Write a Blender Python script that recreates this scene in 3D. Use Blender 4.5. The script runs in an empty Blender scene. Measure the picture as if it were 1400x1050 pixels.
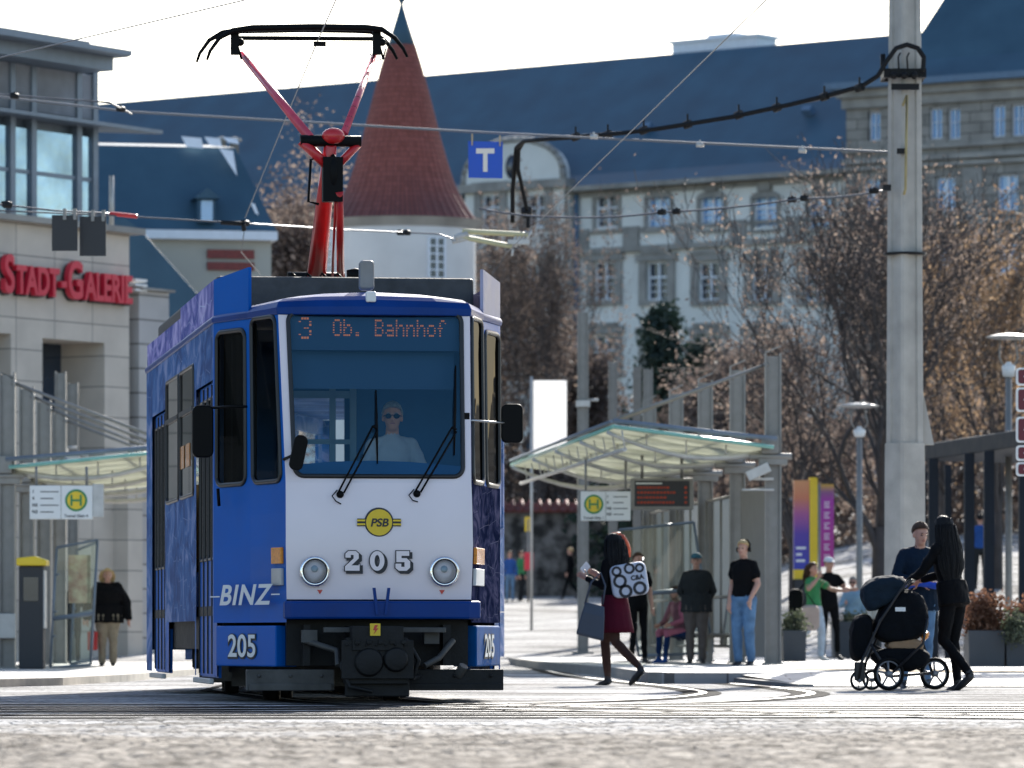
import bpy, bmesh, math, random
import numpy as np
from mathutils import Vector, Matrix
R = math.radians
sc = bpy.context.scene
COL = sc.collection
# ---------------------------------------------------------------- camera
F = 6960.0          # focal length in photograph pixels (1400 wide)
HC = 0.53           # camera height
HZ = 870.0          # horizon row in the photograph
cd = bpy.data.cameras.new('camera'); cam = bpy.data.objects.new('camera', cd); COL.objects.link(cam)
cam.location = (0, 0, HC); cam.rotation_euler = (R(90), 0, 0)
cd.sensor_width = 36; cd.lens = F / 1400 * 36; cd.shift_y = (HZ - 525) / 1400
cd.clip_end = 4000; cd.clip_start = .5
cd.dof.use_dof = True; cd.dof.focus_distance = 40.2; cd.dof.aperture_fstop = 4.5
sc.camera = cam
# ---------------------------------------------------------------- sky, sun, exposure
SUN_EL, SUN_AZ = 27.0, 11.0         # azimuth: degrees from +Y towards +X
w = bpy.data.worlds.new('World'); sc.world = w; w.use_nodes = True
nt = w.node_tree; sky = nt.nodes.new('ShaderNodeTexSky'); sky.sky_type = 'NISHITA'; sky.sun_disc = False
sky.sun_elevation = R(SUN_EL); sky.sun_rotation = R(SUN_AZ); sky.air_density = 1.0; sky.dust_density = 1.2; sky.ozone_density = 1.5
bg = nt.nodes['Background']; bg.inputs[1].default_value = .125; nt.links.new(sky.outputs[0], bg.inputs[0])
sl = bpy.data.lights.new('sun', 'SUN'); sl.energy = 4.9; sl.angle = R(.5); sl.color = (1, .95, .87)
so = bpy.data.objects.new('sun', sl); COL.objects.link(so); so.location = (30, 60, 60)
sd = Vector((math.sin(R(SUN_AZ)) * math.cos(R(SUN_EL)), math.cos(R(SUN_AZ)) * math.cos(R(SUN_EL)), math.sin(R(SUN_EL))))
so.rotation_euler = sd.to_track_quat('Z', 'Y').to_euler()
sc.view_settings.view_transform = 'Standard'; sc.view_settings.look = 'None'; sc.view_settings.exposure = .98; sc.view_settings.gamma = 1
sc.cycles.max_bounces = 8; sc.cycles.transparent_max_bounces = 24; sc.cycles.glossy_bounces = 3; sc.cycles.diffuse_bounces = 3
sc.cycles.caustics_reflective = False; sc.cycles.caustics_refractive = False
sc.cycles.use_denoising = True; sc.cycles.sample_clamp_indirect = 6
# ---------------------------------------------------------------- placing helpers
def at(px, py, Y):
    return Vector(((px - 700) / F * Y, Y, HC + (HZ - py) / F * Y))
def zat(py, Y): return HC + (HZ - py) / F * Y
def sm(a, b, x):
    t = min(1, max(0, (x - a) / (b - a))); return t * t * (3 - 2 * t)
def ground_z(x, y):
    k = .024 + .055 * sm(.035, .075, x / max(y, 1))
    k2 = 0.0
    z = k * max(0, y - 92) if y < 200 else k * 108
    if y > 200: z += .12 * (y - 200)
    if x / max(y, 1) < -.05: z *= 1 - sm(-.05, -.08, x / max(y, 1)) * .9
    return min(z, 13)
# ---------------------------------------------------------------- materials
def mat(name, col, rough=.6, metal=0, var=.12, scale=4, bump=0, bscale=30, coat=0, spec=.5, emit=0, detail=4, col2=None, lo=.3, hi=.7):
    m = bpy.data.materials.new(name); m.use_nodes = True; n = m.node_tree.nodes; l = m.node_tree.links
    b = n['Principled BSDF']; b.inputs['Roughness'].default_value = rough; b.inputs['Metallic'].default_value = metal
    b.inputs['Coat Weight'].default_value = coat; b.inputs['Coat Roughness'].default_value = .05; b.inputs['Specular IOR Level'].default_value = spec
    c = Vector(col[:3])
    tc = n.new('ShaderNodeTexCoord')
    if var or col2:
        t = n.new('ShaderNodeTexNoise'); t.inputs['Scale'].default_value = scale; t.inputs['Detail'].default_value = detail
        l.new(tc.outputs['Object'], t.inputs['Vector'])
        r = n.new('ShaderNodeValToRGB'); e = r.color_ramp.elements
        e[0].position = lo; e[1].position = hi
        e[0].color = (*(c * (1 - var)), 1); e[1].color = (*(c * (1 + var)), 1) if col2 is None else (*col2, 1)
        l.new(t.outputs['Fac'], r.inputs['Fac']); l.new(r.outputs[0], b.inputs['Base Color'])
        mr = n.new('ShaderNodeMapRange'); mr.inputs[3].default_value = rough * .8; mr.inputs[4].default_value = min(1, rough * 1.2)
        l.new(t.outputs['Fac'], mr.inputs[0]); l.new(mr.outputs[0], b.inputs['Roughness'])
    else: b.inputs['Base Color'].default_value = (*c, 1)
    if bump:
        t2 = n.new('ShaderNodeTexNoise'); t2.inputs['Scale'].default_value = bscale; t2.inputs['Detail'].default_value = 5
        l.new(tc.outputs['Object'], t2.inputs['Vector'])
        bp = n.new('ShaderNodeBump'); bp.inputs['Strength'].default_value = bump; bp.inputs['Distance'].default_value = .02
        l.new(t2.outputs['Fac'], bp.inputs['Height']); l.new(bp.outputs[0], b.inputs['Normal'])
    if emit:
        b.inputs['Emission Color'].default_value = (*c, 1); b.inputs['Emission Strength'].default_value = emit
    return m
def glass_mat(name, tint, refl=1.0, rough=.0, dirt=.0, dirtcol=(.6, .6, .55), ior=1.5):
    """thin pane: tinted see-through plus Fresnel mirror plus a little diffuse dirt"""
    m = bpy.data.materials.new(name); m.use_nodes = True; n = m.node_tree.nodes; l = m.node_tree.links
    n.remove(n['Principled BSDF']); out = n['Material Output']
    t = n.new('ShaderNodeBsdfTransparent'); t.inputs[0].default_value = (*tint, 1)
    g = n.new('ShaderNodeBsdfGlossy'); g.inputs['Roughness'].default_value = rough; g.inputs[0].default_value = (refl, refl, refl, 1)
    f = n.new('ShaderNodeFresnel'); f.inputs[0].default_value = ior
    mx = n.new('ShaderNodeMixShader'); l.new(f.outputs[0], mx.inputs[0]); l.new(t.outputs[0], mx.inputs[1]); l.new(g.outputs[0], mx.inputs[2])
    last = mx.outputs[0]
    if dirt:
        d = n.new('ShaderNodeBsdfDiffuse'); d.inputs[0].default_value = (*dirtcol, 1)
        tl = n.new('ShaderNodeBsdfTranslucent'); tl.inputs[0].default_value = (*dirtcol, 1)
        a = n.new('ShaderNodeMixShader'); l.new(d.outputs[0], a.inputs[1]); l.new(tl.outputs[0], a.inputs[2])
        m2 = n.new('ShaderNodeMixShader'); m2.inputs[0].default_value = dirt
        l.new(last, m2.inputs[1]); l.new(a.outputs[0], m2.inputs[2]); last = m2.outputs[0]
    l.new(last, out.inputs[0]); return m
def brick_mat(name, c1, c2, mortar, bw, bh, ms=.01, rough=.8, scale=1, bump=.3, axis='XZ', offset=.5, noise=.5):
    m = bpy.data.materials.new(name); m.use_nodes = True; n = m.node_tree.nodes; l = m.node_tree.links
    b = n['Principled BSDF']; b.inputs['Roughness'].default_value = rough
    tc = n.new('ShaderNodeTexCoord'); sp = n.new('ShaderNodeSeparateXYZ'); cb = n.new('ShaderNodeCombineXYZ')
    l.new(tc.outputs['Object'], sp.inputs[0])
    l.new(sp.outputs[axis[0]], cb.inputs[0]); l.new(sp.outputs[axis[1]], cb.inputs[1])
    br = n.new('ShaderNodeTexBrick'); br.inputs['Color1'].default_value = (*c1, 1); br.inputs['Color2'].default_value = (*c2, 1); br.inputs['Mortar'].default_value = (*mortar, 1)
    br.inputs['Scale'].default_value = scale; br.inputs['Mortar Size'].default_value = ms; br.inputs['Brick Width'].default_value = bw; br.inputs['Row Height'].default_value = bh
    br.offset = offset
    l.new(cb.outputs[0], br.inputs['Vector'])
    no = n.new('ShaderNodeTexNoise'); no.inputs['Scale'].default_value = 1.3; no.inputs['Detail'].default_value = 8
    l.new(tc.outputs['Object'], no.inputs['Vector'])
    mr = n.new('ShaderNodeMapRange'); mr.inputs[1].default_value = .3; mr.inputs[2].default_value = .7; mr.inputs[3].default_value = 1 - noise * .5; mr.inputs[4].default_value = 1 + noise * .3
    l.new(no.outputs['Fac'], mr.inputs[0])
    mu = n.new('ShaderNodeMix'); mu.data_type = 'RGBA'; mu.blend_type = 'MULTIPLY'; mu.inputs[0].default_value = 1
    l.new(br.outputs['Color'], mu.inputs[6]); l.new(mr.outputs[0], mu.inputs[7]); l.new(mu.outputs[2], b.inputs['Base Color'])
    bp = n.new('ShaderNodeBump'); bp.inputs['Strength'].default_value = bump; bp.inputs['Distance'].default_value = .02; bp.invert = True
    l.new(br.outputs['Fac'], bp.inputs['Height']); l.new(bp.outputs[0], b.inputs['Normal'])
    return m
# ---------------------------------------------------------------- mesh builder
class MB:
    def __init__(s): s.v = []; s.f = []; s.m = []; s.sm = []
    def add(s, vs, fs, mi=0, smooth=False):
        o = len(s.v); s.v += [tuple(v) for v in vs]; s.f += [tuple(i + o for i in f) for f in fs]
        s.m += [mi] * len(fs); s.sm += [smooth] * len(fs); return s
    def quad(s, a, b, c, d, mi=0): return s.add([a, b, c, d], [(0, 1, 2, 3)], mi)
    def box(s, x0, x1, y0, y1, z0, z1, mi=0, M=None):
        vs = [Vector((x, y, z)) for z in (z0, z1) for y in (y0, y1) for x in (x0, x1)]
        if M is not None: vs = [M @ v for v in vs]
        return s.add(vs, [(0, 2, 3, 1), (4, 5, 7, 6), (0, 1, 5, 4), (2, 6, 7, 3), (0, 4, 6, 2), (1, 3, 7, 5)], mi)
    def obox(s, c, size, rot=(0, 0, 0), mi=0):
        from mathutils import Euler
        M = Matrix.Translation(c) @ Euler(rot).to_matrix().to_4x4(); a, b, d = [q / 2 for q in size]
        return s.box(-a, a, -b, b, -d, d, mi, M)
    def tube(s, pts, r, n=8, mi=0, cap=True, smooth=True, sq=1.0, closed=False):
        pts = [Vector(p) for p in pts]; rs = r if isinstance(r, (list, tuple)) else [r] * len(pts)
        vs = []; up = None; N = len(pts)
        for i, p in enumerate(pts):
            if closed: d = pts[(i + 1) % N] - pts[i - 1]
            else: d = pts[min(i + 1, N - 1)] - pts[max(i - 1, 0)]
            d = d.normalized() if d.length > 1e-9 else Vector((0, 0, 1))
            if up is None: up = Vector((0, 0, 1)) if abs(d.z) < .95 else Vector((0, 1, 0))
            a = d.cross(up)
            if a.length < 1e-4: a = d.cross(Vector((1, 0, 0)))
            a.normalize(); b = a.cross(d).normalized(); up = b
            for k in range(n):
                t = 2 * math.pi * (k + .5) / n; vs.append(p + (a * math.cos(t) + b * math.sin(t) * sq) * rs[i])
        fs = []
        for i in range(N if closed else N - 1):
            for k in range(n):
                j = (i + 1) % N
                fs.append((i * n + k, i * n + (k + 1) % n, j * n + (k + 1) % n, j * n + k))
        s.add(vs, fs, mi, smooth)
        if cap and not closed: s.add(vs[:n], [tuple(range(n - 1, -1, -1))], mi); s.add(vs[-n:], [tuple(range(n))], mi)
        return s
    def lathe(s, prof, n=24, c=(0, 0, 0), mi=0, axis='z', smooth=True, cap=True):
        vs = []
        for r, h in prof:
            for k in range(n):
                t = 2 * math.pi * k / n; x, y = r * math.cos(t), r * math.sin(t)
                p = {'z': (x, y, h), 'y': (x, h, y), 'x': (h, x, y)}[axis]
                vs.append((p[0] + c[0], p[1] + c[1], p[2] + c[2]))
        fs = [(i * n + k, i * n + (k + 1) % n, (i + 1) * n + (k + 1) % n, (i + 1) * n + k) for i in range(len(prof) - 1) for k in range(n)]
        s.add(vs, fs, mi, smooth)
        if cap:
            if prof[0][0] > 1e-5: s.add(vs[:n], [tuple(range(n))], mi)
            if prof[-1][0] > 1e-5: s.add(vs[-n:], [tuple(range(n))], mi)
        return s
    def prism(s, poly, y0, y1, mi=0, plane='xz'):
        n = len(poly)
        def P(a, b, h): return {'xz': (a, h, b), 'xy': (a, b, h), 'yz': (h, a, b)}[plane]
        vs = [P(a, b, y0) for a, b in poly] + [P(a, b, y1) for a, b in poly]
        fs = [tuple(range(n)), tuple(range(2 * n - 1, n - 1, -1))] + [(i, (i + 1) % n, n + (i + 1) % n, n + i) for i in range(n)]
        return s.add(vs, fs, mi)
    def loft(s, rings, mi=0, smooth=True, cap=True):
        n = len(rings[0]); vs = [v for r in rings for v in r]
        fs = [(i * n + k, i * n + (k + 1) % n, (i + 1) * n + (k + 1) % n, (i + 1) * n + k) for i in range(len(rings) - 1) for k in range(n)]
        s.add(vs, fs, mi, smooth)
        if cap: s.add(rings[0], [tuple(range(n))], mi); s.add(rings[-1], [tuple(range(n))], mi)
        return s
    def ball(s, c, r, mi=0, n=12, m=8):
        rx, ry, rz = r if isinstance(r, (tuple, list)) else (r, r, r)
        vs = []; fs = []
        for i in range(m + 1):
            ph = math.pi * i / m
            for k in range(n):
                t = 2 * math.pi * k / n
                vs.append((c[0] + rx * math.sin(ph) * math.cos(t), c[1] + ry * math.sin(ph) * math.sin(t), c[2] + rz * math.cos(ph)))
        for i in range(m):
            for k in range(n): fs.append((i * n + k, i * n + (k + 1) % n, (i + 1) * n + (k + 1) % n, (i + 1) * n + k))
        return s.add(vs, fs, mi, True)
    def xf(s, M): s.v = [tuple(M @ Vector(v)) for v in s.v]; return s
    def merge(s, o, M=None, mi=None):
        vs = [M @ Vector(v) for v in o.v] if M is not None else o.v
        k = len(s.v); s.v += [tuple(v) for v in vs]; s.f += [tuple(i + k for i in f) for f in o.f]
        s.m += [mi] * len(o.f) if mi is not None else o.m; s.sm += o.sm; return s
    def mesh(s, name, mats, fix=True):
        me = bpy.data.meshes.new(name); me.from_pydata(s.v, [], s.f)
        me.polygons.foreach_set('material_index', s.m); me.polygons.foreach_set('use_smooth', s.sm)
        for m in (mats if isinstance(mats, (list, tuple)) else [mats]): me.materials.append(m)
        if fix:
            bm = bmesh.new(); bm.from_mesh(me)
            bmesh.ops.remove_doubles(bm, verts=bm.verts, dist=1e-5)
            bmesh.ops.recalc_face_normals(bm, faces=bm.faces); bm.to_mesh(me); bm.free()
        me.update(); return me
    def build(s, name, mats, parent=None, label=None, fix=True, bevel=0, smooth_angle=None):
        o = bpy.data.objects.new(name, s.mesh(name, mats, fix)); COL.objects.link(o)
        if parent is not None: o.parent = parent
        if label: o['label'] = label
        if bevel:
            b = o.modifiers.new('bevel', 'BEVEL'); b.width = bevel; b.segments = 2; b.limit_method = 'ANGLE'; b.angle_limit = R(40)
        return o
def thing(name, label, cat, loc=(0, 0, 0), rz=0, group=None):
    o = bpy.data.objects.new(name, None); COL.objects.link(o); o.location = loc; o.rotation_euler = (0, 0, rz)
    o['label'] = label; o['category'] = cat; o.empty_display_size = .2
    if group: o['group'] = group
    return o
def tag(o, label, cat, group=None):
    o['label'] = label; o['category'] = cat
    if group: o['group'] = group
    return o
def struct(o, kind='structure'): o['kind'] = kind; return o
def children(o): return [c for c in bpy.data.objects if c.parent == o]
def dup(root, loc, rz=0, label=None, group=None):
    def cp(o, par):
        c = o.copy(); COL.objects.link(c)
        c.parent = par
        for k in children(o): cp(k, c)
        return c
    src = [(o, children(o)) for o in [root]]
    r = cp(root, None); r.location = loc; r.rotation_euler = (0, 0, rz)
    if label: r['label'] = label
    if group: r['group'] = group
    return r
def text(st, size, extrude=0, bold=0, mi=0, align='CENTER', spacing=1, sx=1):
    """text as a mesh in the xz plane, facing -y, lying between y=-extrude and 0"""
    cu = bpy.data.curves.new('t', 'FONT'); cu.body = st; cu.size = size; cu.extrude = extrude / 2; cu.offset = bold; cu.align_x = align; cu.space_character = spacing
    o = bpy.data.objects.new('t', cu); COL.objects.link(o); bpy.context.view_layer.update()
    me = bpy.data.meshes.new_from_object(o.evaluated_get(bpy.context.evaluated_depsgraph_get()))
    b = MB(); b.add([(v.co.x * sx, -v.co.z - extrude / 2, v.co.y) for v in me.vertices], [tuple(p.vertices) for p in me.polygons], mi)
    bpy.data.objects.remove(o); bpy.data.curves.remove(cu); bpy.data.meshes.remove(me); return b
def bounds(b):
    a = np.array(b.v); return a.min(0), a.max(0)
def round_rect(x0, x1, z0, z1, r, n=5):
    p = []
    for cx, cz, a0 in ((x1 - r, z1 - r, 0), (x0 + r, z1 - r, 90), (x0 + r, z0 + r, 180), (x1 - r, z0 + r, 270)):
        for k in range(n + 1):
            a = R(a0 + 90 * k / n); p.append((cx + r * math.cos(a), cz + r * math.sin(a)))
    return p
def hole_panel(P, u0, u1, z0, z1, r, rv=None):
    """P(u,z)->point on the unit square patch. Returns (panel MB with a rounded hole, loop points)."""
    rr = round_rect(u0, u1, z0, z1, 1e-4, 1) if r == 0 else None
    cu, cz = (u0 + u1) / 2, (z0 + z1) / 2; rv = rv or r
    inner = []
    for sx, sz, a0 in ((1, 1, 0), (-1, 1, 90), (-1, -1, 180), (1, -1, 270)):
        ox = u1 - r if sx > 0 else u0 + r; oz = z1 - rv if sz > 0 else z0 + rv
        for k in range(7):
            a = R(a0 + 15 * k); inner.append((ox + r * math.cos(a), oz + rv * math.sin(a)))
    outer = []
    for i, (a, b) in enumerate(inner):
        q, k = divmod(i, 7)
        c = [(1, 1), (0, 1), (0, 0), (1, 0)][q]
        if k == 3: outer.append(c); continue
        first = k < 3
        if q in (0, 2): outer.append((c[0], b) if first else (a, c[1]))
        else: outer.append((a, c[1]) if first else (c[0], b))
    n = len(inner); vi = [P(*p) for p in inner]; vo = [P(*p) for p in outer]
    m = MB(); m.add(vi + vo, [(i, (i + 1) % n, n + (i + 1) % n, n + i) for i in range(n)])
    return m, vi
def wall_holes(b, x0, x1, z0, z1, holes, y=0, depth=.25, mi=0, mi2=None):
    xs = sorted({x0, x1, *[h[0] for h in holes], *[h[1] for h in holes]}); zs = sorted({z0, z1, *[h[2] for h in holes], *[h[3] for h in holes]})
    xs = [x for x in xs if x0 <= x <= x1]; zs = [z for z in zs if z0 <= z <= z1]
    for i in range(len(xs) - 1):
        for j in range(len(zs) - 1):
            cx, cz = (xs[i] + xs[i + 1]) / 2, (zs[j] + zs[j + 1]) / 2
            if any(h[0] < cx < h[1] and h[2] < cz < h[3] for h in holes): continue
            b.quad((xs[i], y, zs[j]), (xs[i + 1], y, zs[j]), (xs[i + 1], y, zs[j + 1]), (xs[i], y, zs[j + 1]), mi)
    m2 = mi if mi2 is None else mi2
    for a, c, d, e in [h[:4] for h in holes]:
        a, c = max(a, x0), min(c, x1)
        b.quad((a, y, d), (a, y + depth, d), (a, y + depth, e), (a, y, e), m2); b.quad((c, y, d), (c, y, e), (c, y + depth, e), (c, y + depth, d), m2)
        b.quad((a, y, d), (c, y, d), (c, y + depth, d), (a, y + depth, d), m2); b.quad((a, y, e), (a, y + depth, e), (c, y + depth, e), (c, y, e), m2)
def line_s(px, O, d):
    """distance along the ground line O + s*d at which a photograph column px meets it, and the depth there"""
    k = (px - 700) / F; s = (k * O[1] - O[0]) / (d[0] - d[1] * k); return s, O[1] + s * d[1]
# shared materials
M = {}
M['blue'] = mat('tram_blue_paint', (.0, .105, .44), .4, coat=.0, spec=.12, var=.08, scale=2)
M['bumperblue'] = mat('bumper_blue_paint', (.0, .036, .20), .4, coat=.0, spec=.2, var=.12, scale=3)
M['white'] = mat('tram_white_paint', (.84, .75, .77), .35, coat=.15, var=.05, scale=1.2, detail=9)
M['black'] = mat('black_rubber', (.003, .003, .0035), .5, var=.2, spec=.12)
M['dark'] = mat('dark_undercarriage', (.008, .008, .0085), .6, var=.6, scale=9, bump=.2, spec=.3)
M['greyunder'] = mat('dusty_grey_metal', (.055, .053, .050), .6, var=.4, scale=7, bump=.15)
M['steel'] = mat('steel', (.45, .45, .45), .35, 1, var=.15, scale=8)
M['galv'] = mat('galvanised_steel', (.25, .24, .225), .5, .35, var=.12, scale=6)
M['galvlight'] = mat('light_galvanised_steel', (.50, .49, .47), .45, .3, var=.12, scale=6)
M['chrome'] = mat('chrome', (.8, .8, .82), .12, 1, var=0)
M['concrete'] = mat('pole_concrete', (.40, .38, .345), .85, var=.16, scale=3, bump=.25)
M['red'] = mat('pantograph_red', (.55, .012, .014), .35, coat=.4, var=.15, scale=6)
M['pink'] = mat('pantograph_faded_red', (.58, .05, .09), .4, coat=.3, var=.2, scale=6)
M['slate'] = mat('slate_roof', (.036, .088, .140), .6, var=.15, scale=.5, detail=9, col2=(.052, .115, .172), spec=.3, bump=.35, bscale=6)
M['wire'] = mat('copper_wire_dark', (.10, .11, .13), .4, .6, var=0)
M['wirelight'] = mat('bright_wire', (.16, .17, .19), .6, .2, var=0)
M['cable'] = mat('black_cable', (.008, .008, .009), .5, var=0, spec=.2)
M['orange'] = mat('orange_lens', (.9, .30, .02), .25, coat=.6, var=.2, scale=40)
M['yellow'] = mat('sign_yellow', (.80, .55, .02), .4, var=.05)
M['green'] = mat('sign_green', (.01, .22, .07), .4, var=.05)
M['signwhite'] = mat('sign_white', (.78, .78, .76), .4, var=.03)
M['signblue'] = mat('sign_blue', (.006, .075, .48), .4, var=.05)
M['text'] = mat('sign_dark_text', (.03, .03, .035), .6, var=0)
M['grille'] = mat('grey_signboard', (.035, .036, .038), .7, var=.1)
M['glass'] = glass_mat('clear_glass', (.86, .93, .9), .9, dirt=.06)
M['tramglass'] = glass_mat('tram_glass', (.14, .17, .19), .35)
# ================================================================ ground
def paving_mat():
    m = bpy.data.materials.new('square_paving'); m.use_nodes = True; n = m.node_tree.nodes; l = m.node_tree.links
    b = n['Principled BSDF']; b.inputs['Specular IOR Level'].default_value = .13
    tc = n.new('ShaderNodeTexCoord')
    vo = n.new('ShaderNodeTexVoronoi'); vo.inputs['Scale'].default_value = 7.5; vo.feature = 'DISTANCE_TO_EDGE'; l.new(tc.outputs['Object'], vo.inputs['Vector'])
    vr = n.new('ShaderNodeMapRange'); vr.inputs[1].default_value = .0; vr.inputs[2].default_value = .12; l.new(vo.outputs['Distance'], vr.inputs[0])
    big = n.new('ShaderNodeTexNoise'); big.inputs['Scale'].default_value = .35; big.inputs['Detail'].default_value = 8; l.new(tc.outputs['Object'], big.inputs['Vector'])
    mp = n.new('ShaderNodeMapping'); mp.inputs['Scale'].default_value = (.25, 2.2, 1); l.new(tc.outputs['Object'], mp.inputs[0])
    st = n.new('ShaderNodeTexNoise'); st.inputs['Scale'].default_value = 1.2; st.inputs['Detail'].default_value = 6; l.new(mp.outputs[0], st.inputs['Vector'])
    r = n.new('ShaderNodeValToRGB'); e = r.color_ramp.elements; e[0].position = .42; e[0].color = (.09, .088, .086, 1); e[1].position = .58; e[1].color = (.66, .645, .63, 1)
    ad = n.new('ShaderNodeMix'); ad.inputs[0].default_value = .55; l.new(big.outputs['Fac'], ad.inputs[2]); l.new(st.outputs['Fac'], ad.inputs[3]); l.new(ad.outputs[0], r.inputs[0])
    mu = n.new('ShaderNodeMix'); mu.data_type = 'RGBA'; mu.blend_type = 'MULTIPLY'; mu.inputs[0].default_value = .7
    sp = n.new('ShaderNodeSeparateXYZ'); l.new(tc.outputs['Object'], sp.inputs[0])
    wn = n.new('ShaderNodeMath'); wn.operation = 'MULTIPLY_ADD'; wn.inputs[1].default_value = 9; l.new(big.outputs['Fac'], wn.inputs[0]); l.new(sp.outputs[1], wn.inputs[2])
    nr = n.new('ShaderNodeMapRange'); nr.inputs[1].default_value = 30.5; nr.inputs[2].default_value = 35; nr.inputs[3].default_value = 1; nr.inputs[4].default_value = 0; l.new(wn.outputs[0], nr.inputs[0])
    sk = n.new('ShaderNodeTexNoise'); sk.inputs['Scale'].default_value = 3.2; sk.inputs['Detail'].default_value = 9; sk.inputs['Roughness'].default_value = .75; l.new(tc.outputs['Object'], sk.inputs['Vector'])
    r2 = n.new('ShaderNodeValToRGB'); e2 = r2.color_ramp.elements; e2[0].position = .40; e2[0].color = (.06, .047, .036, 1); e2[1].position = .60; e2[1].color = (.42, .375, .32, 1); l.new(sk.outputs['Fac'], r2.inputs[0])
    nm_ = n.new('ShaderNodeMix'); nm_.data_type = 'RGBA'; l.new(nr.outputs[0], nm_.inputs[0]); l.new(r.outputs[0], nm_.inputs[6]); l.new(r2.outputs[0], nm_.inputs[7])
    rr_ = n.new('ShaderNodeMapRange'); rr_.inputs[3].default_value = .9; rr_.inputs[4].default_value = .95; l.new(nr.outputs[0], rr_.inputs[0]); l.new(rr_.outputs[0], b.inputs['Roughness'])
    l.new(nm_.outputs[2], mu.inputs[6]); l.new(vr.outputs[0], mu.inputs[7]); l.new(mu.outputs[2], b.inputs['Base Color'])
    fn = n.new('ShaderNodeTexNoise'); fn.inputs['Scale'].default_value = 22; fn.inputs['Detail'].default_value = 5; l.new(tc.outputs['Object'], fn.inputs['Vector'])
    hs = n.new('ShaderNodeMath'); hs.operation = 'MULTIPLY_ADD'; hs.inputs[1].default_value = .5; l.new(fn.outputs['Fac'], hs.inputs[0]); l.new(vr.outputs[0], hs.inputs[2])
    bp = n.new('ShaderNodeBump'); bp.inputs['Strength'].default_value = .45; bp.inputs['Distance'].default_value = .02
    l.new(hs.outputs[0], bp.inputs['Height']); l.new(bp.outputs[0], b.inputs['Normal']); return m
M['paving'] = paving_mat()
M['asphalt'] = mat('light_worn_asphalt', (.155, .14, .125), .9, var=.4, scale=2.2, bump=.9, bscale=45, detail=8, spec=.2)
M['slab'] = brick_mat('platform_slabs', (.50, .485, .465), (.42, .41, .395), (.16, .15, .14), .6, .4, .012, .65, 1, .3, 'XY')
M['tactile'] = mat('beige_tactile_slab', (.42, .33, .22), .9, spec=.1, var=.1, scale=5, bump=.3, bscale=60)
M['kerb'] = mat('granite_kerb', (.28, .27, .25), .8, var=.2, scale=8, bump=.3)
M['kerblight'] = mat('pale_kerb', (.55, .50, .42), .8, var=.15, scale=6)
M['grass'] = mat('hillside', (.06, .06, .035), .9, var=.4, scale=.3, col2=(.12, .10, .06))
# terrain heightfield
ys = [2, 6, 10, 15, 20, 25, 30, 35, 40, 46, 52, 60, 68, 76, 84, 92, 100, 110, 120, 135, 150, 165, 180, 200, 215, 235, 260, 300, 400, 700, 1500, 3000]
g = MB(); n = 60
for y in ys:
    for i in range(n + 1):
        x = (i / n * 2 - 1) * max(30, y * .9); g.v.append((x, y, ground_z(x, y)))
for j in range(len(ys) - 1):
    for i in range(n):
        a = j * (n + 1) + i; g.f.append((a, a + 1, a + n + 2, a + n + 1)); g.m.append(0 if ys[j] < 200 else 1); g.sm.append(True)
struct(g.build('ground', [M['paving'], M['grass']], fix=False))
# the near part of the street: asphalt strip the camera lies on
a = MB(); 0 and a.add([(-25, 1, .004), (25, 1, .004), (25, 27.5, .004), (6, 28.4, .004), (-6, 29.4, .004), (-25, 30.5, .004)], [(0, 1, 2, 3, 4, 5)])

# near cobbles, modelled stone by stone because the view skims over them
def cobbles():
    rg = np.random.default_rng(8); xs = np.arange(-4.6, 4.6, .034); ys_ = np.concatenate([np.arange(15, 21, .06), np.arange(21, 33.5, .042)]); Xg, Yg = np.meshgrid(xs, ys_)
    row = np.floor(Yg / .13).astype(int); ro = rg.uniform(0, 1, 400)[row % 400]; Xo = Xg / .15 + ro * 3 + .15 * np.sin(Yg * 1.3); col = np.floor(Xo).astype(int)
    u = (Xo - col) * 2 - 1; v = (Yg / .13 - row) * 2 - 1; rnd_ = rg.uniform(-1, 1, (97, 89))[row % 97, col % 89]; rt = rg.uniform(-1, 1, (97, 89))[row % 97, col % 89]
    h = .010 * (1 - u ** 4) * (1 - v ** 4) + .004 * rnd_ + .004 * u * rt + .008 * np.sin(Xg * 1.9 + Yg) + rg.normal(0, .0008, Xg.shape)
    fade = np.clip((32.6 + .5 * np.sin(Xg * 2.1) + .3 * np.sin(Xg * 5.3) - Yg) / 2.0, 0, 1); Z = h * fade + .012 * fade - .02 * (1 - fade)
    me = bpy.data.meshes.new('road'); ny, nx_ = Xg.shape; V = np.stack([Xg, Yg, Z], -1).reshape(-1, 3); idx = np.arange(ny * nx_).reshape(ny, nx_)
    Fq = np.stack([idx[:-1, :-1], idx[:-1, 1:], idx[1:, 1:], idx[1:, :-1]], -1).reshape(-1, 4)
    me.from_pydata(V.tolist(), [], Fq.tolist()); me.polygons.foreach_set('use_smooth', [True] * len(Fq)); me.materials.append(M['paving']); o = bpy.data.objects.new('cobbled_road', me); COL.objects.link(o); struct(o)
cobbles()
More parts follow.
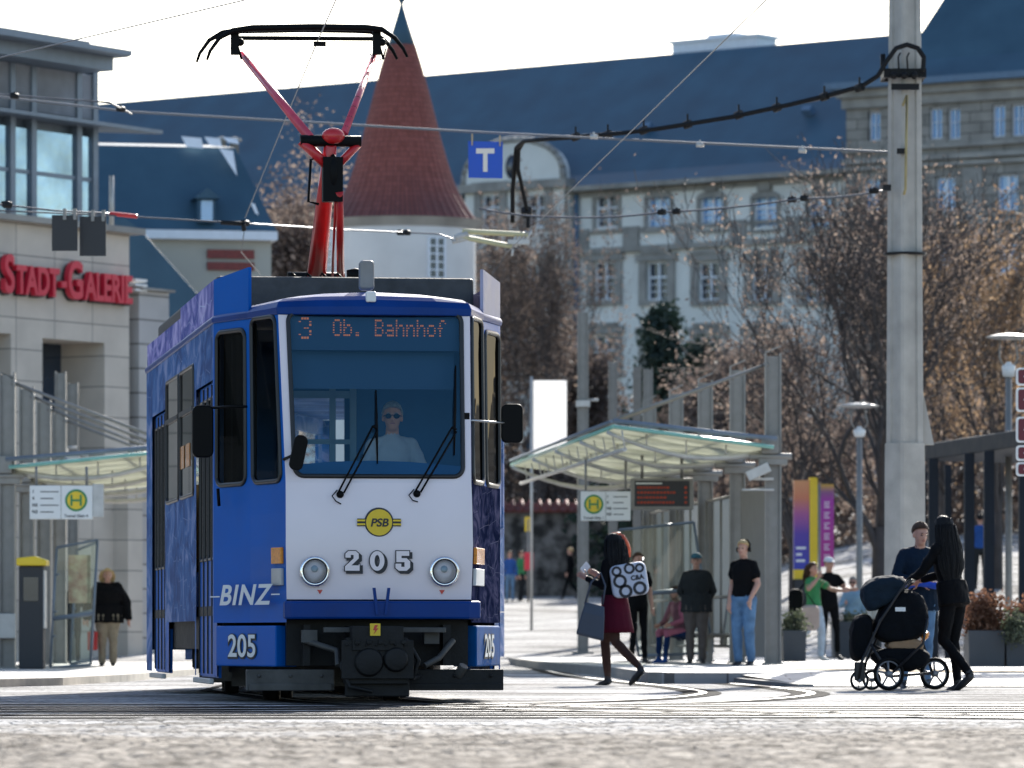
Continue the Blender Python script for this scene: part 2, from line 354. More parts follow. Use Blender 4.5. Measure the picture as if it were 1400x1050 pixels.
# ---------------- rails: two curved tracks and their crossing
def rail(pts, name='rail'):
    st, gr = MB(), MB()
    for i in range(len(pts) - 1):
        p, q = Vector((*pts[i], 0)), Vector((*pts[i + 1], 0)); d = (q - p).normalized(); nn = Vector((-d.y, d.x, 0))
        z = Vector((0, 0, .008)); e = d * .01
        for b, o0, o1, zz in ((gr, -.19, .17, .005), (st, -.035, .035, .011)):
            b.quad(*[(pp + nn * o + Vector((0, 0, zz))) for pp, o in ((p - e, o0), (q + e, o0), (q + e, o1), (p - e, o1))])
    o = st.build(name, M['steel']); struct(o); o2 = gr.build('rail_groove', M['railgroove']); struct(o2)
M['railgroove'] = mat('dark_bitumen_joint', (.02, .02, .021), 1, var=.4, scale=3, spec=.03)
def offset(pts, w):
    out = []
    for i, p in enumerate(pts):
        a = Vector(pts[max(i - 1, 0)]); b = Vector(pts[min(i + 1, len(pts) - 1)]); d = (b - a).normalized(); out.append((p[0] - d.y * w, p[1] + d.x * w))
    return out
def crom(P, n=8):
    out = []; Q = [P[0]] + list(P) + [P[-1]]
    for i in range(1, len(Q) - 2):
        a, b, c, d = [Vector(q) for q in Q[i - 1:i + 3]]
        for k in range(n):
            t = k / n; v = .5 * ((2 * b) + (c - a) * t + (2 * a - 5 * b + 4 * c - d) * t * t + (3 * b - a - 3 * c + d) * t ** 3); out.append((v.x, v.y))
    return out + [P[-1]]
def track(pts):
    for s in (-.5, .5): rail(offset(pts, s))
def arc(c, r, a0, a1, n=24): return [(c[0] + r * math.cos(R(a0 + (a1 - a0) * i / n)), c[1] + r * math.sin(R(a0 + (a1 - a0) * i / n))) for i in range(n + 1)]
dx, dy = -.139, .990
# track 1: under the tram, then curving to the right in front of the camera
base = (-1.04, 40.0)
t1 = [(base[0] + dx * L, base[1] + dy * L) for L in (9.6, 5, 2)]
c1 = (t1[-1][0] + .99 * 15, t1[-1][1] + .139 * 15)
t1 += arc(c1, 15, 188, 262, 30)[1:] + [(c1[0] + 30, c1[1] - 14.5)]
track(t1)
t1b = [(-4.2, 50), (-1.6, 70), (-.5, 95)]
track([(-2.38, 49.5), (-2.5, 55), (-2.2, 62), (-1.6, 72), (-1.2, 92)])
# track 2: beside it, bending to the left
t2 = [(.9, 92), (1.15, 72), (1.7, 60), (2.2, 52), (2.2, 46), (1.2, 41), (-1.0, 38), (-4, 36.2), (-9, 35), (-20, 34)]
track(crom(t2))
track([(-22, 36.8), (-8, 36.9), (0, 37.4), (8, 37.9), (24, 38.6)])
track([(-22, 33.9), (-8, 34.6), (0, 35.2), (8, 36.4), (24, 39.8)])
track([(-22, 40.2), (-6, 38.9), (0, 38.9), (8, 39.6), (24, 41.5)])
track([(-22, 32.8), (-6, 33.3), (4, 33.6), (24, 34.4)])
# ---------------- platforms
def slab(name, poly, z0, z1, m, bevel=.02):
    b = MB(); b.prism(poly, z0, z1, plane='xy'); return struct(b.build(name, m, bevel=bevel))
# right platform outline follows the kerb curve in the photograph
kz = .13
def gp(px, py, z): # point on the plane z seen at a pixel
    Y = (HC - z) * F / (py - HZ); return ((px - 700) / F * Y, Y)
edge = [gp(687, 896, kz), gp(720, 901, kz), gp(760, 905.5, kz), gp(810, 909, kz), gp(860, 913, kz), gp(905, 919, kz)]
edge = [(-.15, 108)] + [(x, y) for x, y in edge]
end = [gp(938, 936, .02)]
top = edge + [(3.1, 56.5), (30, 53), (30, 108)]
pl = MB(); pl.prism(top, .0, kz - .005, plane='xy'); struct(pl.build('pavement', M['slab']))
kb = MB()
kw = edge + [(2.55, 57.2), (3.15, 53.2)]
kh = [kz] * len(edge) + [.075, .03]
for i in range(len(kw) - 1):
    p, q = Vector(kw[i]), Vector(kw[i + 1]); d = (q - p).normalized(); nn = Vector((d.y, -d.x)) * .16
    if nn.x > 0: nn = -nn
    z0, z1 = kh[i], kh[i + 1]
    kb.add([(p.x, p.y, -.02), (q.x, q.y, -.02), (q.x, q.y, z1), (p.x, p.y, z0), (p.x + nn.x, p.y + nn.y, -.02), (q.x + nn.x, q.y + nn.y, -.02), (q.x + nn.x, q.y + nn.y, z1), (p.x + nn.x, p.y + nn.y, z0)],
           [(0, 1, 2, 3), (4, 5, 6, 7), (3, 2, 6, 7), (0, 3, 7, 4), (1, 2, 6, 5)])
struct(kb.build('kerb', M['kerb']))
rp = MB(); rp.add([(2.4, 57.5, kz - .004), (3.15, 53.2, .012), (30, 49.5, .012), (30, 53.0, kz - .004), (3.1, 56.5, kz - .004)], [(0, 1, 2, 3, 4)])
struct(rp.build('pavement_ramp', M['slab']))
tp = MB()
for (x0, y0, L) in ((3.35, 60.2, 9), (4.25, 57.0, 9)):
    for k in range(6): tp.box(x0 + k * .31, x0 + k * .31 + .3, y0, y0 + L * .32, kz - .01, kz + .002)
struct(tp.build('tactile_paving', M['tactile']))
# left platform with its pale kerb
lp = [(-4.4, 120), (-4.35, 72), (-4.55, 60), (-5.0, 55), (-6.2, 50.5), (-30, 48), (-30, 120)]
slab('pavement', lp, 0, .05, M['slab'], .01)
kl = MB()
q = [(-4.4, 110), (-4.35, 72), (-4.5, 60), (-4.85, 55), (-5.6, 52), (-6.4, 50.3)]
for i in range(len(q) - 1):
    p, r_ = Vector(q[i]), Vector(q[i + 1]); d = (r_ - p).normalized(); nn = Vector((-d.y, d.x)) * -.22
    kl.add([(p.x, p.y, 0), (r_.x, r_.y, 0), (r_.x, r_.y, .085), (p.x, p.y, .085), (p.x + nn.x, p.y + nn.y, 0), (r_.x + nn.x, r_.y + nn.y, 0), (r_.x + nn.x, r_.y + nn.y, .085), (p.x + nn.x, p.y + nn.y, .085)], [(0, 1, 2, 3), (4, 5, 6, 7), (3, 2, 6, 7), (0, 3, 7, 4), (1, 2, 6, 5)])
struct(kl.build('kerb', M['kerblight']))
# ================================================================ the tram
TX, TY, TR = -1.04, 40.0, 8.0
ct, st_ = math.cos(R(TR)), math.sin(R(TR))
tram = thing('tram', 'blue and white articulated tram 205 with a raised red pantograph, driving towards the viewer', 'tram', (TX, TY, 0), R(TR))
def tl(px, py, v):
    k = (px - 700) / F; u = (k * (TY + ct * v) - TX + st_ * v) / (ct - st_ * k)
    Y = TY + st_ * u + ct * v; return Vector((u, v, HC + (HZ - py) / F * Y))
LV = [(.66, .05, .73), (.82, .035, .73), (1.0, .012, .735), (1.25, 0, .74), (1.5, .02, .738), (1.74, .06, .735), (3.09, .38, .765), (3.13, .39, .765)]
def lerpl(z):
    for a, b in zip(LV, LV[1:]):
        if z <= b[0]: t = (z - a[0]) / (b[0] - a[0]); return a[1] + t * (b[1] - a[1]), a[2] + t * (b[2] - a[2])
    return LV[-1][1:]
def fv(z): return lerpl(z)[0]
def fw(z): return lerpl(z)[1]
SX, SY = 1.177, 1.6
def PJ(z, s): v0, w_ = lerpl(z); return Vector((s * .945, .84 + v0 * .35, z))
def PP(z, s): v0, w_ = lerpl(z); return Vector((s * w_, v0, z))
def PS(z, s): return Vector((s * SX, SY, z))
def wrapmat(name, c1, c2, c3, sc_=1.6, line=(.5, .55, .75)):
    m = mat(name, c1, .6, coat=.0, var=0, spec=.12); n = m.node_tree.nodes; l = m.node_tree.links; b = n['Principled BSDF']
    tc = [q for q in n if q.type == 'TEX_COORD'][0]
    mp = n.new('ShaderNodeMapping'); mp.inputs['Scale'].default_value = (1, .9, 1.8); l.new(tc.outputs['Object'], mp.inputs[0])
    a = n.new('ShaderNodeTexNoise'); a.inputs['Scale'].default_value = sc_; a.inputs['Detail'].default_value = 5; a.inputs['Distortion'].default_value = 1.6; l.new(mp.outputs[0], a.inputs['Vector'])
    r = n.new('ShaderNodeValToRGB'); e = r.color_ramp.elements; e[0].position = .38; e[0].color = (*c1, 1); e[1].position = .66; e[1].color = (*c3, 1); x = e.new(.52); x.color = (*c2, 1)
    l.new(a.outputs['Fac'], r.inputs[0])
    v = n.new('ShaderNodeTexVoronoi'); v.feature = 'DISTANCE_TO_EDGE'; v.inputs['Scale'].default_value = 2.2; l.new(mp.outputs[0], v.inputs['Vector'])
    t = n.new('ShaderNodeMath'); t.operation = 'LESS_THAN'; t.inputs[1].default_value = .006; l.new(v.outputs['Distance'], t.inputs[0])
    mx = n.new('ShaderNodeMix'); mx.data_type = 'RGBA'; mx.inputs[7].default_value = (*line, 1); l.new(t.outputs[0], mx.inputs[0]); l.new(r.outputs[0], mx.inputs[6]); l.new(mx.outputs[2], b.inputs['Base Color'])
    return m
M['wrap_top'] = wrapmat('purple_advert_wrap', (.05, .07, .30), (.20, .19, .48), (.42, .38, .66), 1.8)
M['wrap_side'] = wrapmat('blue_advert_wrap', (.008, .055, .20), (.03, .12, .33), (.20, .25, .45), 1.3, (.25, .32, .5))
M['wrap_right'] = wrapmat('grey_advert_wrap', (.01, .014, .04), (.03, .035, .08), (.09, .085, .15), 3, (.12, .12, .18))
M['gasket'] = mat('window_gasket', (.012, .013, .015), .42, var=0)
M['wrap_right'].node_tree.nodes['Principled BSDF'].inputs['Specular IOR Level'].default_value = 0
# ---- front face, lower white part
b = MB(); zs = [.82, .9, 1.0, 1.12, 1.25, 1.38, 1.5, 1.62, 1.74]; N = 12
for z in zs:
    v0, w_ = lerpl(z)
    for i in range(N + 1):
        x = -w_ + 2 * w_ * i / N; b.v.append((x, v0 - .02 * (1 - (x / w_) ** 2), z))
for j in range(len(zs) - 1):
    for i in range(N):
        q = j * (N + 1) + i; b.f.append((q, q + 1, q + N + 2, q + N + 1)); b.m.append(0); b.sm.append(True)
b.build('front_panel', M['white'], tram, 'white curved front panel below the windscreen')
# ---- windscreen surround, gasket, glass
def window(P, u0, u1, z0, z1, r, rv, name, body_mat, glass, gr=.022, parent=tram, label=None, pane_name='pane'):
    m, loop = hole_panel(P, u0, u1, z0, z1, r, rv)
    m.build(name, body_mat, parent, fix=False)
    gk = MB().tube(loop, gr, 6, closed=True, cap=False); g_ = gk.build('window_seal', M['gasket'], parent)
    gl = MB(); gl.add(loop, [tuple(range(len(loop)))]); gl.build(pane_name, glass, g_, fix=False)
    return g_
def Pf(u, t):
    z = 1.74 + t * 1.39; v0, w_ = lerpl(z); return Vector((-w_ + 2 * w_ * u, v0, z))
M['windscreen'] = glass_mat('windscreen_glass', (.80, .93, .97), 1.0, ior=1.6)
for q in M['windscreen'].node_tree.nodes:
    if q.type == 'BSDF_GLOSSY': q.inputs[0].default_value = (.30, .75, 1, 1)
window(Pf, .05, .955, .035, .975, .05, .055, 'windscreen_surround', M['white'], M['windscreen'], .02, pane_name='windscreen')
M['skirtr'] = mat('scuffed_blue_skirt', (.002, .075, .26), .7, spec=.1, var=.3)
# ---- corner panels
def bil(a, b_, c, d):
    return lambda u, t: (a * (1 - u) + b_ * u) * (1 - t) + (d * (1 - u) + c * u) * t
M['cabglass'] = glass_mat('cab_side_glass', (.55, .6, .6), .12)
M['cabglassr'] = glass_mat('cab_side_glass_right', (.35, .38, .4), .04)
for s in (-1, 1):
    z0, z1 = 1.74, 3.09
    A = bil(PS(z0, s), PJ(z0, s), PJ(z1, s), PS(z1, s)); B = bil(PJ(z0, s), PP(z0, s), PP(z1, s), PJ(z1, s))
    bm_ = M['blue'] if s < 0 else M['white']
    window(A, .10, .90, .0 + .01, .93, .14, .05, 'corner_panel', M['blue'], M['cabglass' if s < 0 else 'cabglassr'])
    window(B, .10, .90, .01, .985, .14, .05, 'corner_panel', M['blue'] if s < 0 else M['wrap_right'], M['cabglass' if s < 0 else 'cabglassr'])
    lo = MB(); zz = [.64, .82, 1.0, 1.25, 1.5, 1.74]
    for za, zb in zip(zz, zz[1:]):
        lo.quad(PS(za, s), PJ(za, s), PJ(zb, s), PS(zb, s)); lo.quad(PJ(za, s), PP(za, s), PP(zb, s), PJ(zb, s))
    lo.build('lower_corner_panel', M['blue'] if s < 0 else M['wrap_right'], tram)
    # skirt box with the number
    sk = MB(); q = [(s * 1.165, 1.52), (s * .80, .22), (s * .62, .30), (s * .95, 1.6)]
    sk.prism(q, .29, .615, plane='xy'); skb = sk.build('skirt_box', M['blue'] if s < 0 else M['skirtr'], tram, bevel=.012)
    d = Vector((s * 1.165, 1.52, 0)) - Vector((s * .80, .22, 0)); L = d.length; d.normalize()
    if s < 0: xd = -d; org = Vector((-1.165, 1.52, 0))
    else: xd = d; org = Vector((.80, .22, 0))
    nn = Vector((xd.y, -xd.x, 0)); up = Vector((0, 0, 1))
    T = text('205', .25, .002, .004, spacing=1.02, sx=1.7 if s < 0 else 1.5)
    mtx = Matrix((( xd.x, -nn.x, 0, 0), (xd.y, -nn.y, 0, 0), (0, 0, 1, 0), (0, 0, 0, 1)))
    mid = org + xd * (L * (.46 if s < 0 else .50)) + nn * .004 + up * .365
    T2 = MB(); T2.merge(text('205', .25, .001, .016, spacing=1.02, sx=1.7 if s < 0 else 1.5), Matrix.Translation(mid + nn * .001) @ mtx, 1); T2.merge(T, Matrix.Translation(mid + nn * .004 + Vector((0, 0, .004))) @ mtx, 0)
    T2.build('number_lettering', [M['signwhite'], M['text']], skb)
# ---- upper front band and roof
rf = MB(); outl = []
def ring(z, inset, bulge=0):
    p = []
    v0, w_ = lerpl(min(z, 3.13))
    base_ = [(-SX, 9.6), (-SX, SY), (-.945, .97), (-w_, v0), (-.5, v0 - .02), (0, v0 - .03), (.5, v0 - .02), (w_, v0), (.945, .97), (SX, SY), (SX, 9.6)]
    for x, y in base_:
        f = 1 - inset / 1.2; yy = y + inset * .8 if y < 3 else y
        p.append(Vector((x * f, yy, z + bulge * (1 - (x / SX) ** 2))))
    return p
rings = [ring(3.075, -.012, 0), ring(3.115, -.018, .03), ring(3.15, .01, .05), ring(3.17, .08, .065), ring(3.19, .3, .085)]
rf.loft(rings, 0, smooth=False, cap=True)
rf.build('roof', M['bumperblue'], tram, bevel=.01)
bx = MB().box(-1.08, 1.08, 2.5, 9.4, 3.1, 3.53); bx.build('roof_fairing', M['greyunder'], tram, bevel=.03)
M['lav'] = mat('lavender_wrap', (.40, .37, .46), .5, spec=.2)
# roof screens
for s in (-1, 1):
    a = PS(3.11, s); j = PJ(3.11, s); j.x = s * .95; j.y = .95
    sc1 = MB(); t = Vector((-s * .025, 0.01, 0))
    def strip(b_, p, q_, h0, h1):
        p2, q2 = p + t, q_ + t
        b_.add([p, q_, q_ + Vector((0, 0, h1)), p + Vector((0, 0, h0)), p2, q2, q2 + Vector((0, 0, h1)), p2 + Vector((0, 0, h0))], [(0, 1, 2, 3), (4, 5, 6, 7), (3, 2, 6, 7), (0, 3, 7, 4), (1, 2, 6, 5), (0, 1, 5, 4)])
    strip(sc1, a, j, .32, .38); sc1.build('roof_screen', M['blue'] if s < 0 else M['lav'], tram)
    sc2 = MB(); strip(sc2, Vector((s * SX, 1.602, 3.11)), Vector((s * SX, 5.2, 3.11)), .32, .32); strip(sc2, Vector((s * SX, 5.25, 3.11)), Vector((s * SX, 9.5, 3.11)), .23, .23)
    sc2.build('roof_screen', M['wrap_top'], tram)
M['saloonglass'] = glass_mat('saloon_glass', (.45, .5, .5), .5)
# ---- sides
for s in (-1, 1):
    x = s * SX
    def seg(v0, v1, z0, z1, m, nm='side_panel'):
        if s < 0: q = MB().quad((x, v1, z0), (x, v0, z0), (x, v0, z1), (x, v1, z1))
        else: q = MB().quad((x, v0, z0), (x, v1, z0), (x, v1, z1), (x, v0, z1))
        return q.build(nm, m, tram, fix=False)
    for v0, v1 in ((1.6, 1.68), (3.42, 3.55), (6.98, 7.1), (8.82, 9.6)): seg(v0, v1, .2, 3.08, M['blue'] if v1 < 3 else M['wrap_side'])
    for v0, v1 in ((1.68, 3.42), (7.1, 8.82)):
        seg(v0, v1, 2.62, 3.08, M['wrap_side'], 'door_header')
        for k in range(4):
            w_ = (v1 - v0) / 4; a = v0 + k * w_; b_ = a + w_
            def Pd(u, t, a=a, b_=b_): return Vector((x - s * .035, a + (b_ - a) * u, .2 + 2.42 * t))
            m_, loop = hole_panel(Pd, .16, .84, .40, .95, .06, .02)
            lf = m_.build('door_leaf', M['blue'], tram, fix=False)
            fr = MB().tube(loop, .014, 6, closed=True, cap=False).build('window_seal', M['gasket'], lf)
            MB().add(loop, [tuple(range(len(loop)))]).build('pane', M['tramglass'], fr, fix=False)
            MB().box(x - s * .034 - .012, x - s * .034 + .012, b_ - .012, b_ + .012, .22, 2.6).build('door_edge_seal', M['gasket'], lf)
        MB().box(x - s * .06 - .012, x - s * .06 + .012, v0 + .01, v1 - .01, .19, .6).build('door_sill', M['blue'], tram)
        MB().box(x - .03, x + .012, v0 + .02, v1 - .02, .14, .185).build('door_step', M['galvlight'], tram, bevel=.008)
    seg(3.55, 6.98, .66, 1.72, M['wrap_side'])
    for a, b_ in ((3.55, 5.27), (5.27, 6.98)):
        def Pw(u, t, a=a, b_=b_): return Vector((x, a + (b_ - a) * u, 1.72 + 1.36 * t))
        window(Pw, .06, .94, .02, .83, .04, .04, 'window_surround', M['wrap_side'], M['saloonglass'], .018)
        MB().box(x - .02, x + .02, a + .12, b_ - .12, 2.46, 2.50).build('window_bar', M['gasket'], tram)
    for v in (4.1, 4.75):
        if s < 0:
            nt_ = MB().box(x - .006, x - .003, v, v + .42, 2.0, 2.2); nt_.build('notice_sticker', M['orange'], tram)
M['seat'] = mat('orange_brown_seat', (.60, .30, .10), .7, var=.2)
M['cabblue'] = mat('cab_interior_blue', (.035, .13, .30), .6, var=.1)
# end bulkhead and rear section
q = MB(); q.box(-SX + .02, -.75, 9.58, 9.62, .4, 3.08); q.box(.75, SX - .02, 9.58, 9.62, .4, 3.08); q.box(-.75, .75, 9.58, 9.62, 2.85, 3.08); q.build('gangway_bulkhead', M['cabblue'], tram)
rs = MB(); a = R(-16); cR, sR = math.cos(a), math.sin(a)
rsM = Matrix.Translation((.15, 9.9, 0)) @ Matrix.Rotation(a, 4, 'Z')
rs.box(-1.05, 1.05, .5, 8.2, .3, .8); rs.box(-1.05, 1.05, .5, 8.2, 3.0, 3.1); rs.box(-1.05, 1.05, 8.1, 8.2, .81, 1.7); rs.box(-1.05, -.9, 8.1, 8.2, 1.7, 2.99); rs.box(.9, 1.05, 8.1, 8.2, 1.7, 2.99)
for sx_ in (-1.05, 1.01):
    rs.box(sx_, sx_ + .04, .5, 8.09, .81, 1.75); rs.box(sx_, sx_ + .04, .5, 8.09, 2.82, 2.99)
    for k in range(6): rs.box(sx_, sx_ + .04, .5 + k * 1.45, .72 + k * 1.45, 1.76, 2.81)
    rs.box(sx_, sx_ + .03, .73, 8.0, 2.40, 2.44)
rs.xf(rsM); rs.build('rear_section', M['wrap_side'], tram)
for k in range(4):
    for x_ in (-.72, .45):
        se = MB(); se.box(x_ - .3, x_ + .3, 1.3 + k * 1.5, 1.7 + k * 1.5, 1.15, 1.25); se.box(x_ - .3, x_ + .3, 1.7 + k * 1.5, 1.76 + k * 1.5, 1.2, 2.25); se.xf(rsM); se.build('passenger_seat', M['seat'], tram, bevel=.02)
q = MB(); q.box(-.98, -.90, 9.63, 10.45, .5, 2.95); q.box(.90, .98, 9.63, 10.3, .5, 2.95); q.box(-.98, .98, 9.63, 10.4, 2.96, 3.05); q.build('gangway_bellows', M['black'], tram)
# ---- floor, ceiling and cab
M['cabblue'] = mat('cab_interior_blue', (.035, .13, .30), .6, var=.1)
M['cabgrey'] = mat('cab_interior_grey', (.36, .46, .54), .6, var=.1)
fl = MB(); fl.prism([(-.72, .3), (-.92, 1.0), (-1.15, 1.62), (-1.15, 9.5), (1.15, 9.5), (1.15, 1.62), (.92, 1.0), (.72, .3)], .70, .78, plane='xy'); fl.build('floor', M['dark'], tram)
pt = MB(); pt.box(.06, 1.14, 2.2, 2.24, .8, 3.06); pt.box(-.55, .06, 2.2, 2.24, 2.62, 3.06); pt.box(-1.14, -.55, 2.2, 2.24, .8, 3.06)
pt.build('cab_partition', M['cabblue'], tram)
pf = MB(); pf.box(.0, .05, 2.14, 2.19, .8, 2.62); pf.box(-.60, -.56, 2.14, 2.19, .8, 2.62); pf.box(-.56, 0, 2.15, 2.18, 2.50, 2.56); pf.box(-.56, 0, 2.15, 2.18, 2.12, 2.16); pf.box(-.56, 0, 2.15, 2.18, 1.84, 1.88); pf.box(-.17, -.12, 2.15, 2.18, 1.3, 2.62)
pf.build('cab_door_frame', M['cabgrey'], tram)
ds = MB(); ds.loft([[Vector((x_, .35, .8)), Vector((x_, .35, 1.72)), Vector((x_, .55, 1.88 + .05 * math.cos(x_ * 2))), Vector((x_, .85, 1.86 + .05 * math.cos(x_ * 2))), Vector((x_, .95, .8))] for x_ in (-.7, -.3, 0, .3, .55, .75)], smooth=False)
ds.build('driver_console', M['cabblue'], tram)
vs = MB(); vs.box(-.70, .70, .43, .50, 2.80, 3.06)
M['ledboard'] = mat('destination_board_face', (.012, .06, .14), .6, var=0)
board = vs.build('destination_board', M['ledboard'], tram)
bl = MB().box(-.66, .66, .56, .58, 2.50, 2.80); bl.build('sun_blind', M['ledboard'], tram)
FONT = {'3': ['01110', '10001', '00001', '00110', '00001', '10001', '01110'], 'O': ['01110', '10001', '10001', '10001', '10001', '10001', '01110'],
        'b': ['10000', '10000', '10110', '11001', '10001', '10001', '11110'], '.': ['00000', '00000', '00000', '00000', '00000', '01100', '01100'],
        'B': ['11110', '10001', '10001', '11110', '10001', '10001', '11110'], 'a': ['00000', '00000', '01110', '00001', '01111', '10001', '01111'],
        'h': ['10000', '10000', '10110', '11001', '10001', '10001', '10001'], 'n': ['00000', '00000', '10110', '11001', '10001', '10001', '10001'],
        'o': ['00000', '00000', '01110', '10001', '10001', '10001', '01110'], 'f': ['00110', '01001', '01000', '11100', '01000', '01000', '01000'], ' ': ['00000'] * 7}
led = MB()
def dots(stg, px0, px1, py0, py1, v=.428):
    p0 = tl(px0, py0, v); p1 = tl(px1, py1, v); n_ = len(stg) * 6 - 1
    du = (p1.x - p0.x) / n_; dz = (p0.z - p1.z) / 7
    for i, ch in enumerate(stg):
        for r_, row in enumerate(FONT[ch]):
            for c_, q in enumerate(row):
                if q == '1':
                    u = p0.x + (i * 6 + c_ + .5) * du; z = p0.z - (r_ + .5) * dz; h = dz * (.33 if r_ % 2 == 0 else .16)
                    led.box(u - du * .4, u + du * .4, v - .004, v, z - h, z + h)
dots('3', 408, 426, 433, 464); dots('Ob. Bahnhof', 455, 610, 436, 461)
M['led'] = mat('orange_led', (.8, .20, .06), .5, var=0, emit=.16)
led.build('destination_dots', M['led'], board)
# curtain behind the left cab window
q = MB(); pts = []
for i in range(22):
    f = i / 21; p = PS(1, -1).lerp(PJ(1, -1), .05 + .9 * f); off = .07 + .025 * math.sin(i * 1.7); pts.append((p.x + off, p.y + off * .3))
for i in range(21): q.quad((*pts[i], 1.76), (*pts[i + 1], 1.76), (*pts[i + 1], 3.04), (*pts[i], 3.04))
q.build('curtain', mat('black_curtain', (.018, .018, .02), .9), tram, fix=False)
# seats in the passenger room
for v in (3.2, 4.1, 5.0, 5.9, 6.8):
    for x_ in (-.72, .45):
        se = MB(); se.box(x_ - .4, x_ + .4, v, v + .42, 1.12, 1.2); se.box(x_ - .4, x_ + .4, v + .42, v + .48, 1.15, 1.85); se.build('passenger_seat', M['seat'], tram, bevel=.02)
for v in (3.0, 5.4):
    MB().tube([(-.55, v, .8), (-.55, v, 3.05)], .018).build('grab_pole', M['yellow'], tram)
hr = MB().tube([(-.55, 2.4, 2.75), (-.55, 9.2, 2.75)], .015); hr.build('grab_rail', M['yellow'], tram)
# driver's seat
se = MB(); se.box(.0, .50, 1.10, 1.52, 1.32, 1.42); se.box(.02, .46, 1.54, 1.62, 1.4, 2.02); se.build('driver_seat', M['black'], tram, bevel=.02)
# ---- bumper, coupler, plough, under-gear
bp_ = MB(); bp_.prism([(-.75, -.03), (-.70, -.09), (-.3, -.115), (.3, -.115), (.70, -.09), (.80, -.03), (.80, .2), (-.75, .2)], .665, .808, plane='xy')
bp_.build('bumper', M['bumperblue'], tram, bevel=.018)
cn = MB(); cn.box(-.045, -.022, -.135, -.105, .70, .91, 0); cn.box(.022, .045, -.135, -.105, .70, .91, 0)
cn.v = [(x_ + (.9 if x_ > 0 else -.9) * max(0, z - .8) * .25, y, z) for x_, y, z in cn.v]; cn.build('bumper_catch', M['bumperblue'], tram)
u_ = MB(); u_.box(-.72, .72, .15, .25, .30, .66); u_.box(-.56, .56, .4, 1.5, .3, .60); u_.box(-1.1, 1.1, 1.6, 9.5, .42, .70); u_.box(-.6, -.55, -.02, .15, .3, .62); u_.box(.50, .56, -.02, .15, .3, .62)
u_.build('underframe', M['dark'], tram)
cp = MB(); cp.box(-.26, .14, -.42, .1, .42, .61); cp.box(-.30, .18, -.36, -.1, .16, .52); cp.box(-.34, .22, -.40, -.36, .20, .50); cp.lathe([(.0, -.44), (.10, -.44), (.115, -.41), (.115, -.38)], 18, (-.13, 0, .33), axis='y'); cp.lathe([(.0, -.44), (.085, -.44), (.1, -.41), (.1, -.38)], 18, (.08, 0, .35), axis='y')
for k in range(5): cp.box(-.24 + k * .09, -.2 + k * .09, -.44, -.40, .47, .50)
cp.tube([(-.26, -.3, .5), (-.34, -.35, .3), (-.28, -.38, .14), (-.1, -.38, .10)], .018); cp.tube([(.18, -.3, .5), (.27, -.33, .34), (.22, -.3, .2), (.3, -.1, .22)], .02)
for k in range(7): cp.tube([(-.3 + k * .075, -.425, .47), (-.3 + k * .075, -.425, .455)], .012, 6)
cp.build('coupler', M['dark'], tram, bevel=.006)
pg = MB(); pg.box(-.46, .50, -.20, -.12, .56, .60); pg.tube([(-.6, -.05, .5), (-.36, -.2, .42), (-.36, -.3, .3)], .025); pg.tube([(.58, -.02, .5), (.45, -.15, .36), (.33, -.2, .3)], .025)
pg.box(-.62, -.5, -.1, 0, .48, .58); pg.box(.34, .46, -.1, 0, .47, .57); pg.tube([(.62, -.0, .22), (.66, -.05, .3)], .04)
pg.build('coupler_fittings', M['greyunder'], tram, bevel=.004)
for (x0, x1, y0) in ((-1.05, -.36, .55), (.20, .98, .55)):
    q = MB(); q.box(x0, x1, -.02, .06, .105, .27); q.box(x0 + .02, x1 - .02, -.05, -.02, .105, .16)
    for k in range(3): q.lathe([(0, -.04), (.015, -.035), (.015, -.02)], 8, (x0 + .1 + k * (x1 - x0 - .2) / 2, 0, .22), axis='y')
    q.build('track_guard', M['greyunder'] if x0 < 0 else M['dark'], tram, bevel=.008)
MB().box(-.30, .20, -.30, -.22, .06, .20).build('obstacle_guard', M['dark'], tram, bevel=.01)
sg = MB().box(-.125, -.045, -.445, -.43, .535, .63); sgo = sg.build('hazard_sign', M['yellow'], tram)
bo = MB(); bo.prism([(-.088, .618), (-.065, .618), (-.078, .592), (-.06, .592), (-.098, .545), (-.085, .578), (-.103, .578)], -.449, -.446); bo.build('lightning_mark', M['red'], sgo)
# bogies
for vb, yaw in ((3.2, 9), (8.0, 4)):
    Mb = Matrix.Translation((0, vb, 0)) @ Matrix.Rotation(R(-yaw), 4, 'Z')
    f_ = MB(); f_.box(-.78, -.70, -1.1, 1.1, .28, .44); f_.box(.70, .78, -1.1, 1.1, .28, .44); f_.box(-.7, .7, -.25, .25, .25, .5); f_.box(-.8, .8, -1.3, -1.2, .12, .3)
    for sx_ in (-.82, .82):
        for yy in (-.85, .85):
            f_.lathe([(.0, sx_ - .03), (.11, sx_ - .03), (.11, sx_ + .03), (0, sx_ + .03)], 12, (0, yy, .34), axis='x')
            f_.lathe([(.07, .42), (.07, .58)], 10, (sx_ * .9, yy * .6, 0))
    f_.box(-.66, .66, -.62, -.48, .10, .17)
    bog = f_.xf(Mb).build('bogie', M['greyunder'], tram)
    for yy in (-.85, .85):
        for sx_ in (-.5, .5):
            wl = MB().lathe([(.0, -.07), (.13, -.075), (.28, -.06), (.31, -.065), (.335, -.065), (.345, -.04), (.345, .04), (.36, .045), (.36, .065), (.12, .07), (0, .07)], 28, (0, 0, 0), axis='x')
            wl.xf(Mb @ Matrix.Translation((sx_, yy, .346)) @ Matrix.Rotation(math.pi if sx_ > 0 else 0, 4, 'Z')).build('wheel', M['steel'] if 0 else M['dark'], bog)
